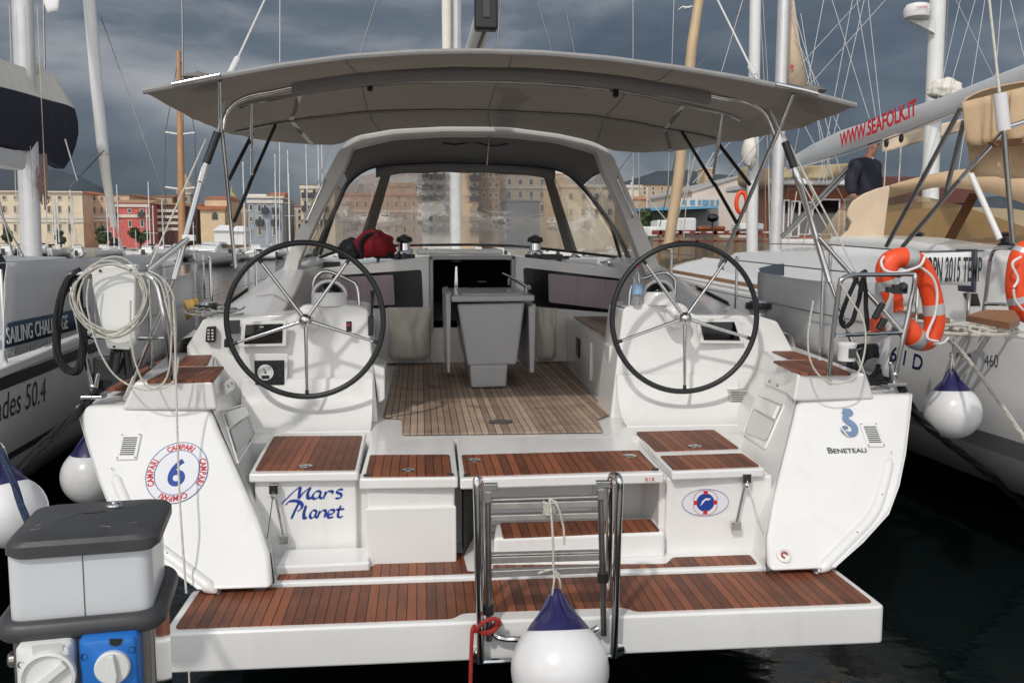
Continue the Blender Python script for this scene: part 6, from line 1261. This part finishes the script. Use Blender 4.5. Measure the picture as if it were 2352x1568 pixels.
# ================================================================ FAR SHORE
QY = 175.0
tag(MB().bx(-420, 420, QY, QY+160, -.5, 1.3).build('quay', mat('quay_stone', (.36, .33, .28), .85, var=.2, vs=.4), smooth=False), kind='structure')
def hill(name, ridge, d, m, seed):
    pts = [HD(a, b, d) for a, b in ridge]; P = res(pts, 60); rows_ = []
    for j, (f_, dz) in enumerate(((0, 1.0), (-.06, .55), (-.12, .02))):
        rows_.append([V((p.x*(1+f_), p.y*(1+f_), (p.z*dz)+(6*noise.noise(V((i*.5, j*3, seed)))+3*noise.noise(V((i*1.7, j*3, seed+5))))*(d/3000)*(1 if j < 2 else 0))) for i, p in enumerate(P)])
    rows_.insert(0, [V((p.x*1.2, p.y*1.2, -5)) for p in P])
    tag(MB().loft(rows_).build(name, m), kind='structure')
HILL = mat('hill_scrub_haze', (.050, .062, .078), .9, var=.25, vs=.012)  # blue haze of distance is mixed into the hill colour
hill('hills', [(-700, 430), (-200, 396), (60, 384), (110, 386), (180, 404), (230, 428), (280, 470), (360, 560)], 2400, HILL, 1)
hill('hills', [(1300, 500), (1400, 428), (1433, 416), (1481, 405), (1514, 391), (1553, 390), (1588, 393), (1625, 399), (1657, 401), (1700, 405), (1780, 412), (1900, 440), (2100, 450), (2700, 460)], 2400, HILL, 4)
def wallm(n, c, **k): return mat(n, c, .9, var=k.get('var', .16), vs=k.get('vs', .35), grime=.35)  # wall colours are muted to stand in for distance haze
PW = mat('window_dark', (.035, .04, .05), .25, var=.3, vs=.5); SH = mat('shutter', (.16, .13, .10), .7, var=.3, vs=.5); TRIM = mat('stone_trim', (.62, .58, .50), .85, var=.1, vs=.5)
TILE = mat('roof_tiles', (.42, .155, .075), .9, var=.25, vs=.9, stretch=(1, 1, 1))
IRON = mat('balcony_iron', (.05, .05, .055), .6)
def building(name, label, px0, px1, ytop, y, dy, m, rooftop=True, roofm=None, wins=(), pitched=0, bands=(), side=None, base=1.0, eave=2.0):
    a, b = HY(px0, ytop, y), HY(px1, ytop, y); zt = a.z
    t_ = thing(name, label, 'building', ((a.x+b.x)/2, y, base))
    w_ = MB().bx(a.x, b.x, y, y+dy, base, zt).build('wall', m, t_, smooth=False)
    e = (b.x-a.x)*.012+.25
    if pitched:
        zr = HY(px0, ytop-pitched, y).z
        rf = MB().loft([[V((a.x-e, y-e, zt)), V((b.x+e, y-e, zt)), V((b.x+e, y+dy+e, zt)), V((a.x-e, y+dy+e, zt))], [V((a.x+(b.x-a.x)*.08, y+dy*.4, zr)), V((b.x-(b.x-a.x)*.08, y+dy*.4, zr)), V((b.x-(b.x-a.x)*.08, y+dy*.6, zr)), V((a.x+(b.x-a.x)*.08, y+dy*.6, zr))]], closed=True, cap=True)
        rf.build('roof', roofm or TILE, t_, smooth=False)
    else: MB().bx(a.x-e, b.x+e, y-e, y+dy+e, zt, zt+(b.x-a.x)*.02+.3).build('roof_parapet', roofm or TRIM, t_, smooth=False)
    for yb in bands:
        z_ = HY(px0, yb, y).z; MB().bx(a.x-.2, b.x+.2, y-.35, y, z_-.35, z_+.35).build('cornice', TRIM, t_, smooth=False)
    for k, (wx, wy0, wy1, ww, st) in enumerate(wins):
        q0, q1 = HY(wx-ww/2, wy0, y), HY(wx+ww/2, wy1, y); fw_ = (q1.x-q0.x)
        fr_ = MB().bx(q0.x-fw_*.25, q1.x+fw_*.25, y-.18, y, q1.z-.25, q0.z+fw_*.22).build('window', TRIM, t_, smooth=False)
        MB().bx(q0.x, q1.x, y-.24, y-.16, q1.z, q0.z).build('pane', SH if st == 's' else PW, fr_, smooth=False)
        if st == 'b': MB().bx(q0.x-fw_*.8, q1.x+fw_*.8, y-1.1, y-.03, q1.z-.5, q1.z+.75).build('balcony', IRON, t_, smooth=False)
    return t_
gw = lambda cols, rws_, w, st='': [(c, a, b, w, st) for c in cols for a, b in rws_]
building('palazzo', 'long cream yellow palazzo with terracotta roof at the left of the quay', -160, 188, 440, 235, 40, wallm('wall_cream', (0.691, 0.595, 0.443)), pitched=11, wins=gw([10, 36, 62, 88, 113, 137, 161], [(450, 458), (473, 488), (515, 532)], 7, 's'), bands=(498, 440, 506))
building('palazzo_wing', 'tan side wing of the cream palazzo behind the furled sail', 190, 296, 447, 243, 30, wallm('wall_ochre', (0.586, 0.450, 0.314)), pitched=6, wins=gw([202, 218, 234, 250, 272], [(452, 461), (476, 490), (511, 524)], 4.5, 's'), bands=(498, 506))
building('red_house', 'bright red house with grey trim beside the quay', 247, 342, 466, 225, 26, wallm('wall_red', (0.549, 0.129, 0.113), var=.12), pitched=12, roofm=mat('roof_tan', (.45, .27, .15), .9, var=.2, vs=.8), wins=[(264, 481, 495, 5, 'b'), (298, 480, 488, 6, ''), (326, 480, 494, 6, 'b'), (264, 506, 518, 5, ''), (299, 507, 520, 6, ''), (327, 505, 520, 6, '')], bands=(472, 496))
building('red_house_shaded_side', 'dark shaded side of the red house wrapped in scaffolding', 343, 408, 470, 232, 26, wallm('wall_red_shaded', (0.119, 0.059, 0.051)), pitched=8, roofm=mat('roof_tan', (.45, .27, .15), .9), bands=(484, 498, 512, 526))  # side of the red house, its shade put into the wall colour
building('hill_houses', 'cluster of ochre houses above the scaffolded side of the red house', 345, 395, 452, 300, 20, wallm('wall_sand', (0.455, 0.359, 0.247)), pitched=6, wins=gw([355, 368, 380], [(458, 464)], 4))
tw = building('bell_tower', 'stone bell tower with small dome behind the wooden mast', 419, 437, 446, 300, 8, wallm('wall_stone', (0.347, 0.299, 0.235)), wins=[(428, 452, 462, 5, '')])
c_ = HY(428, 446, 304); MB().lathe([(3.2, 0), (3.0, 1.8), (2.2, 3.4), (.9, 4.4), (.3, 6.4)], c_, (0, 0, 1), 16).build('dome', wallm('wall_stone', (0.347, 0.299, 0.235)), tw)
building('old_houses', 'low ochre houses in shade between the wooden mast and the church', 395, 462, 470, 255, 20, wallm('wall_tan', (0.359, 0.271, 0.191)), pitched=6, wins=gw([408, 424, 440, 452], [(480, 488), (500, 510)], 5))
ch = building('church', 'sandstone church with terracotta roof and arched window', 470, 523, 457, 235, 18, wallm('wall_sandstone', (0.660, 0.508, 0.332)), pitched=10, wins=[])
a, b = HY(462, 482, 233), HY(518, 482, 233); MB().bx(a.x, b.x, 232, 235, 1, a.z).build('lower_wall', wallm('wall_sandstone', (0.660, 0.508, 0.332)), ch, smooth=False); MB().bx(a.x-.5, b.x+.5, 231.2, 235, a.z, a.z+.9).build('lower_roof', TILE, ch, smooth=False)
q0, q1 = HY(487, 492, 231.9), HY(500, 504, 231.9); MB().prism([V((q0.x, 231.9, q1.z)), V((q1.x, 231.9, q1.z)), V((q1.x, 231.9, q0.z)), V(((q0.x+q1.x)/2, 231.9, q0.z+.6)), V((q0.x, 231.9, q0.z))], V((0, -.1, 0))).build('arched_window', PW, ch)
dm = building('domed_church', 'ochre church with greenish dome behind the bimini legs', 524, 566, 474, 262, 20, wallm('wall_ochre2', (0.488, 0.360, 0.232)), pitched=4, wins=gw([536, 552], [(492, 502)], 5))
c_ = HY(533, 474, 268); MB().lathe([(2.2, -1), (2.2, 1.2), (1.8, 2.6), (1.0, 3.6), (.4, 4.0), (.3, 5), (.05, 6)], c_, (0, 0, 1), 24).build('dome', mat('dome_tiles', (.30, .30, .17), .7, var=.25, vs=.4), dm)
gb = building('grey_house', 'blue grey town house with white window frames and balconies', 568, 648, 455, 210, 20, wallm('wall_bluegrey', (0.309, 0.341, 0.381), var=.1), wins=[(577, 471, 482, 6, ''), (596, 471, 485, 6, ''), (609, 471, 485, 6, 'b'), (633, 471, 485, 6, 'b'), (577, 498, 508, 5, 's'), (597, 497, 512, 7, 'b'), (632, 497, 512, 7, 'b'), (577, 527, 534, 5, 's'), (597, 524, 540, 7, 's'), (631, 524, 540, 7, 's')], bands=(463,))
a, b = HY(616, 452, 214), HY(657, 440, 214); MB().loft([[V((a.x, 212, a.z)), V((b.x, 212, a.z)), V((b.x, 222, a.z)), V((a.x, 222, a.z))], [V((a.x+.5, 217, b.z)), V((b.x-.5, 217, b.z)), V((b.x-.5, 218, b.z)), V((a.x+.5, 218, b.z))]], closed=True, cap=True).build('tiled_roof', TILE, gb, smooth=False)
a, b = HY(569, 455, 212), HY(612, 446, 212); MB().bx(a.x, b.x, 212, 220, a.z, b.z).build('roof_storey', wallm('wall_white', (0.653, 0.629, 0.589)), gb, smooth=False)
building('low_shops', 'low whitish shops with tiled roofs right of the grey house', 650, 700, 474, 240, 20, wallm('wall_pale', (0.535, 0.479, 0.415)), pitched=5, wins=gw([660, 674, 688], [(482, 489), (496, 505), (514, 526)], 5))
building('yellow_tower_house', 'tall pale yellow apartment house beside the sprayhood arch', 690, 768, 424, 215, 22, wallm('wall_yellow', (0.720, 0.576, 0.384)), pitched=5, wins=gw([702, 722, 744], [(434, 450), (462, 480), (495, 512)], 7, 'b'), bands=(430,))
building('terracotta_block', 'reddish terrace of houses seen through the port half of the windscreen', 780, 968, 448, 240, 20, wallm('wall_terracotta', (0.473, 0.337, 0.281)), pitched=9, wins=gw([870, 890, 910, 930, 950, 800, 820, 840], [(462, 476), (490, 506), (520, 534)], 6, 's'), bands=(484,))
building('domed_hall', 'rounded tan hall roof rising behind the reddish terrace', 885, 955, 428, 300, 30, wallm('wall_tan', (0.359, 0.271, 0.191)), pitched=14, roofm=mat('roof_tan', (.45, .27, .15), .9))
building('pale_apartment_tower', 'pale white apartment tower left of the mast seen through the windscreen', 969, 1034, 372, 215, 20, wallm('wall_white', (0.653, 0.629, 0.589)), wins=gw([981, 999, 1020], [(396+24*k, 408+24*k) for k in range(6)], 9, 'b'))
building('tan_apartment_tower', 'tall tan apartment tower right of the mast seen through the windscreen', 1060, 1100, 368, 215, 20, wallm('wall_apricot', (0.621, 0.461, 0.309)), wins=gw([1090], [(396+24*k, 410+24*k) for k in range(6)], 9, 'b'))
building('tan_tower_shaded_half', 'shaded right half of the tan apartment tower', 1101, 1150, 368, 220, 20, wallm('wall_apricot_shaded', (0.320, 0.232, 0.168)), wins=gw([1112, 1126, 1140], [(396+24*k, 406+24*k) for k in range(6)], 6))  # right half of the tan tower, shade painted in as a darker wall
building('ochre_houses', 'ochre houses seen through the starboard half of the windscreen', 1151, 1300, 398, 240, 30, wallm('wall_ochre', (0.586, 0.450, 0.314)), wins=gw([1170, 1195, 1220, 1245, 1275], [(412, 424), (440, 454), (470, 484)], 7), bands=(430,))
building('grey_warehouse', 'dark grey warehouse by the water seen through the windscreen', 1160, 1240, 462, 205, 14, wallm('wall_slate', (0.173, 0.181, 0.197)), pitched=6, roofm=wallm('wall_slate', (0.173, 0.181, 0.197)))
building('cream_terrace', 'cream terrace of houses behind the starboard arch leg', 1290, 1470, 430, 230, 24, wallm('wall_cream', (0.691, 0.595, 0.443)), wins=gw([1310, 1340, 1370, 1400, 1430], [(445, 458), (480, 494)], 8, 's'))
building('hillside_houses', 'pale houses on the hillside right of the arch leg', 1458, 1600, 424, 300, 30, wallm('wall_sand', (0.455, 0.359, 0.247)), pitched=5, wins=gw([1480, 1500, 1520, 1545, 1565, 1583], [(430, 436), (440, 447)], 4))
building('orange_roofed_hall', 'ochre hall with bright orange roof right of the sprayhood', 1455, 1560, 458, 200, 20, wallm('wall_ochre2', (0.488, 0.360, 0.232)), pitched=11, roofm=mat('roof_orange', (.60, .24, .09), .9, var=.15, vs=.6), wins=gw([1500, 1540], [(464, 472)], 8))
tw2 = building('square_tower', 'square ochre clock tower rising behind the market hall', 1619, 1637, 388, 290, 8, wallm('wall_ochre2', (0.488, 0.360, 0.232)), wins=[(1628, 402, 412, 6, '')])
mh = thing('market_hall', 'big pale gabled market hall with blue windows and blue eaves', 'building', HY(1640, 560, 165))
MB().prism([HY(a, b, 165) for a, b in ((1590, 560), (1590, 440), (1700, 407), (1800, 440), (1800, 560))], V((0, 50, 0))).build('wall', wallm('wall_pinkish', (0.641, 0.561, 0.489), var=.08), mh, smooth=False)
MB().prism([HY(a, b, 164.6) for a, b in ((1588, 441), (1700, 407), (1802, 441), (1802, 436), (1700, 402), (1588, 436))], V((0, 51, 0))).build('roof', mat('roof_grey', (.40, .39, .38), .8), mh, smooth=False)
MB().prism([HY(a, b, 155) for a, b in ((1548, 560), (1548, 458), (1652, 447), (1652, 560))], V((0, 9.5, 0))).build('long_wing', wallm('wall_pinkish2', (0.642, 0.570, 0.498), var=.08), mh, smooth=False)
BW = mat('window_blue', (.10, .27, .42), .3, var=.25, vs=.6)
for x0, x1 in ((1553, 1558), (1570, 1577), (1586, 1596), (1604, 1610), (1614, 1628), (1632, 1640), (1646, 1651)):
    a, b = HY(x0, 459, 154.8), HY(x1, 470, 154.8); MB().bx(a.x, b.x, 154.8, 154.95, b.z, a.z).build('window', BW, mh, smooth=False)
MB().prism([HY(a, b, 146) for a, b in ((1465, 478), (1650, 472), (1650, 478), (1465, 485))], V((0, 9, 0))).build('blue_eaves', mat('blue_paint', (.12, .34, .52), .6), mh, smooth=False)
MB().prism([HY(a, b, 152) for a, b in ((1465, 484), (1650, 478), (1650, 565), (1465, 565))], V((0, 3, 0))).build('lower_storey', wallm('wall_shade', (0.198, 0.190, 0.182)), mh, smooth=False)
for px0, px1, y0, lab in ((492, 530, 530, 'white market tent'), (534, 562, 532, 'small pale market tent')):
    a, b = HY(px0, y0, 188), HY(px1, 562, 188); t_ = MB().bx(a.x, b.x, 188, 194, b.z, a.z); t_.loft([[V((a.x-.3, 187.5, a.z)), V((b.x+.3, 187.5, a.z)), V((b.x+.3, 194.5, a.z)), V((a.x-.3, 194.5, a.z))], [V(((a.x+b.x)/2-1, 190.5, a.z+1.2)), V(((a.x+b.x)/2+1, 190.5, a.z+1.2)), V(((a.x+b.x)/2+1, 191.5, a.z+1.2)), V(((a.x+b.x)/2-1, 191.5, a.z+1.2))]], closed=True)
    tag(t_.build('market_tent', WHITEC, smooth=False), lab+' on the quay in front of the church', 'tent')
# ---------------------------------------------------------------- quayside trees
LEAF = mat('leaf', (.055, .085, .028), .6, var=.5, vs=.8); BARK = mat('bark', (.10, .075, .05), .9, var=.3, vs=2)
def tree(px0, px1, ytop, y, label):
    a, b = HY(px0, ytop, y), HY(px1, ytop, y); r_ = (b.x-a.x)/2; c = V(((a.x+b.x)/2, y, 1.3)); h = a.z-1.3
    t_ = thing('quayside_tree', label, 'tree', c, 'trees along the quay')
    tk = MB().tube([c, c+V((.1, 0, h*.35)), c+V((-.1, 0, h*.7))], [.28, .22, .1], 8)
    for k in range(5): an = k*1.3; tk.tube([c+V((0, 0, h*.4)), c+V((math.cos(an)*r_*.6, math.sin(an)*r_*.6, h*.72))], [.12, .04], 6)
    tk.build('trunk', BARK, t_)
    lf = MB(); cl = [(V((rnd.uniform(-1, 1), rnd.uniform(-.7, .7), rnd.uniform(-1, 1))), rnd.uniform(.35, .6)) for k in range(14)]
    for k in range(1500):
        cc_, cr_ = cl[k % 14]; d = V((rnd.gauss(0, 1), rnd.gauss(0, 1), rnd.gauss(0, 1))).normalized()
        p = c+V((0, 0, h*.62))+V((cc_.x*r_*.62, cc_.y*r_*.62, cc_.z*h*.28))+d*cr_*V((r_, r_, h*.45)).length*.42*rnd.uniform(.6, 1.05)
        u = V((rnd.gauss(0, 1), rnd.gauss(0, 1), rnd.gauss(0, 1))).normalized(); v_ = u.cross(d).normalized(); s_ = rnd.uniform(.18, .38)
        lf.add([p-u*s_, p+v_*s_*.6, p+u*s_, p-v_*s_*.6], [(0, 1, 2, 3)])
    lf.build('crown', LEAF, t_, smooth=False)
for i, (p0, p1, yt, y, lab) in enumerate(((4, 28, 518, 205, 'small tree at the far left below the palazzo'), (125, 150, 524, 205, 'tree beside the yellow base of the palazzo'), (212, 262, 522, 205, 'broad clipped tree left of the red house'), (292, 350, 519, 200, 'wide dark tree in front of the red house'), (250, 275, 546, 190, 'low bush like tree on the quay below the red house'), (1462, 1500, 468, 145, 'dark tree left of the wooden spar'))): tree(p0, p1, yt, y, lab)
# ---------------------------------------------------------------- moored small craft
def motorboat():
    t_ = thing('motorboat', 'small white motorboat moored among others along the far quay', 'motorboat', (0, 0, 0), 'small motorboats along the far quay')
    rw = hullrows(6.4, 2.4, .85, 1.15, ks=(0, .2, .45, .7, .88, 1.0)); MB().loft(rw).add(rw[0], [tuple(range(len(rw[0])))]).build('hull', GEL, t_, ang=45)
    MB().loft([[V((r_[0].x-.05, r_[0].y, r_[0].z-.05)), V((-r_[0].x+.05, r_[0].y, r_[0].z-.05))] for r_ in rw]).build('deck', GELN, t_)
    MB().loft([[V((-.8, y, .8)), V((-.65, y+.1*s, z)), V((.65, y+.1*s, z)), V((.8, y, .8))] for y, z, s in ((1.8, 1.75, 0), (3.0, 1.8, 0), (4.3, 1.2, 0))], cap=True).build('cabin', GEL, t_, bevel=.05)
    MB().loft([[V((-.70, 1.95, 1.35)), V((.70, 1.95, 1.35))], [V((-.66, 1.77, 1.66)), V((.66, 1.77, 1.66))]]).bx(-.78, .78, 1.9, 3.0, 1.32, 1.6).build('windows', SCREEN, t_)
    MB().bx(-.25, .25, -.45, -.02, .3, 1.25).build('outboard', DGREY, t_, bevel=.06); MB().tube([V((-.9, 4.5, 1.0)), V((-.85, 4.5, 1.5)), V((0, 6.1, 1.6)), V((.85, 4.5, 1.5)), V((.9, 4.5, 1.0))], .03, 6).build('bow_rail', CHROME, t_)
    return t_
def sailboat(hm=11, cover=NAVYC):
    t_ = thing('sailing_boat', 'small sailing boat with bare mast moored along the far quay', 'sailing boat', (0, 0, 0), 'sailing boats along the far quay')
    rw = hullrows(8.6, 2.8, 1.0, 1.35, ks=(0, .2, .45, .7, .88, 1.0)); MB().loft(rw).add(rw[0], [tuple(range(len(rw[0])))]).build('hull', GEL, t_, ang=45)
    MB().loft([[V((r_[0].x-.03, r_[0].y, r_[0].z-.02)), V((-r_[0].x+.03, r_[0].y, r_[0].z-.02))] for r_ in rw]).build('deck', GELN, t_)
    MB().loft([[V((-.85, y, .95)), V((-.7, y, z)), V((.7, y, z)), V((.85, y, .95))] for y, z in ((2.6, 1.5), (4.4, 1.5), (6.3, 1.3))], cap=True).build('cabin', GEL, t_, bevel=.05)
    m_ = MB().tube([V((0, 4.4, 1.4)), V((0, 4.4, hm+1.4))], .10, 8).build('mast', MASTW, t_)
    MB().tube([V((-.75, 4.4, hm*.55)), V((.75, 4.4, hm*.55))], .035, 6).build('spreader', MASTW, m_)
    MB().tube([V((0, 4.4, 2.2)), V((0, 1.3, 2.2))], .13, 8).build('boom', cover, t_)
    for p, q in (((0, 8.4, 1.3), (0, 4.4, hm+1.2)), ((0, .2, 1.1), (0, 4.4, hm+1.2)), ((1.2, 4.2, 1.1), (0, 4.4, hm*.9)), ((-1.2, 4.2, 1.1), (0, 4.4, hm*.9))): MB().tube([V(p), V(q)], .012, 4).build('stay', STEELB, t_)
    return t_
mproto = motorboat(); used = False
def putboat(proto, px, py, yaw, sc, first, label=None, grp=None):
    o_ = proto if first else copytree(proto); o_.location = HZ(px, py, 0); o_.rotation_euler = (0, 0, yaw); o_.scale = (sc, sc, sc)
    if label:
        o_['label'] = label
        if not grp and 'group' in o_: del o_['group']
    return o_
spots = [(8, 590), (40, 592), (176, 590), (232, 589), (262, 588), (300, 590), (330, 592), (352, 588), (384, 592), (405, 596), (436, 598), (452, 592), (556, 596), (590, 590), (612, 594), (632, 598), (660, 592), (690, 590), (470, 600), (420, 588), (720, 592), (780, 590), (830, 592), (890, 590), (940, 592), (1000, 590), (1100, 590), (1160, 592), (1220, 590), (1280, 592), (1340, 590), (1400, 590), (1440, 592)]
for i, (px, py) in enumerate(spots): putboat(mproto, px, py+rnd.uniform(-3, 3), rnd.choice((0, 3.14, .4, 2.8, 1.57, -.3))+rnd.uniform(-.25, .25), rnd.uniform(.8, 1.25), i == 0)
putboat(mproto, 522, 608, 3.0, 1.35, False, 'largest grey hulled motorboat with white cabin left of the port wheel')
putboat(mproto, 121, 586, 3.1, 1.2, False, 'white cabin cruiser with dark windows ahead of the port neighbour mast')
rb = putboat(mproto, 206, 582, 1.4, .95, False, 'small red hulled boat low on the water beyond the port neighbour')
for ch_ in rb.children:
    if ch_.name.startswith('hull'): ch_.data = ch_.data.copy(); ch_.data.materials.clear(); ch_.data.materials.append(mat('red_hull', (.45, .03, .02), .3))
protos = {}
extra_ = random.Random(21)
masts = [(extra_.uniform(0, 760), extra_.uniform(455, 545), extra_.uniform(580, 592)) for k in range(16)]+[(22, 380, 585), (34, 372, 583), (106, 478, 588), (116, 470, 588), (198, 440, 586), (152, 466, 588), (272, 455, 587), (280, 430, 588), (330, 418, 589), (300, 520, 588), (345, 470, 592), (418, 30, 590), (560, 385, 592), (640, 364, 590), (617, 396, 594), (686, 358, 588), (674, 400, 590), (725, 340, 588), (745, 338, 588), (755, 345, 586), (862, 430, 590), (1300, 440, 590), (1456, 420, 590), (1462, 405, 588), (1500, 430, 592), (1545, 410, 590), (1590, 420, 588)]
for i, (px, yt, yw) in enumerate(masts):
    if px == 418: continue
    b_ = HZ(px, yw, 0); hm = HY(px, yt, b_.y+4).z-1.4; key = min(3, max(0, int((hm-6)/4))); 
    if key not in protos: protos[key] = sailboat(8+4*key, (NAVYC, WHITEC, CREAM, NAVYC)[key]); first = True
    else: first = False
    sc = hm/(8+4*key); o_ = putboat(protos[key], px, yw, rnd.choice((0, 3.14))+rnd.uniform(-.3, .3), 1, first)
    o_.scale = (min(1.2, sc), min(1.2, sc), sc)
wm = thing('wooden_masted_ketch', 'tall varnished wooden mast with white spreaders rising left of the bimini', 'sailing boat', HZ(418, 595, 0))
rw = place(hullrows(14, 4, 1.3, 1.9, ks=(0, .2, .45, .7, .88, 1.0)), HZ(418, 597, 0)-V((0, 6, 0)), 0); MB().loft(rw).build('hull', GEL, wm)
dd = (HZ(418, 595, 0)-CAM).dot(FW); sc_k = dd
MB().tube([HD(419, 590, dd), HD(414, 300, dd), HD(410, 118, dd)], [dd*.0042, dd*.0036, dd*.0022], 10).build('mast', mat('varnished_mast', (.46, .24, .11), .4, var=.15, vs=1), wm)
MB().tube([HD(420, 300, dd), HD(420, 150, dd), HD(416, -150, dd)], dd*.0010, 6).build('antenna', STEELB, wm)
for y_ in (307, 433): MB().tube([HD(380, y_-3, dd), HD(414, y_+2, dd), HD(448, y_-2, dd)], dd*.0011, 6).build('spreader', MASTW, wm)
for a, b in (((380, 304), (412, 122)), ((448, 305), (412, 122)), ((380, 304), (378, 590)), ((448, 305), (452, 590))): MB().tube([HD(*a, dd), HD(*b, dd)], dd*.0004, 4).build('stay', STEELB, wm)
for px, d in ((642, 60),): tag(MB().tube([HD(px, 560, d), HD(px+1, -60, d)], .025, 6).build('flagpole', MASTW), 'very tall thin pale pole rising behind the bimini left side', 'pole')
gl = HD(1578, 20, 30); t_ = thing('seagull', 'seagull gliding beside the leaning wooden spar', 'seagull', gl)
skin('body', [gl+V((-.02, .12, -.02)), gl+V((0, .0, 0)), gl+V((.02, -.12, .02)), gl+V((-.14, .0, .06)), gl+V((-.30, .02, -.05)), gl+V((.14, 0, .08)), gl+V((.26, .02, .05)), gl+V((-.03, .2, -.03))], [(0, 1), (1, 2), (1, 3), (3, 4), (1, 5), (5, 6), (0, 7)], [.035, .05, .035, .025, .008, .025, .008, .012], PAD, t_)
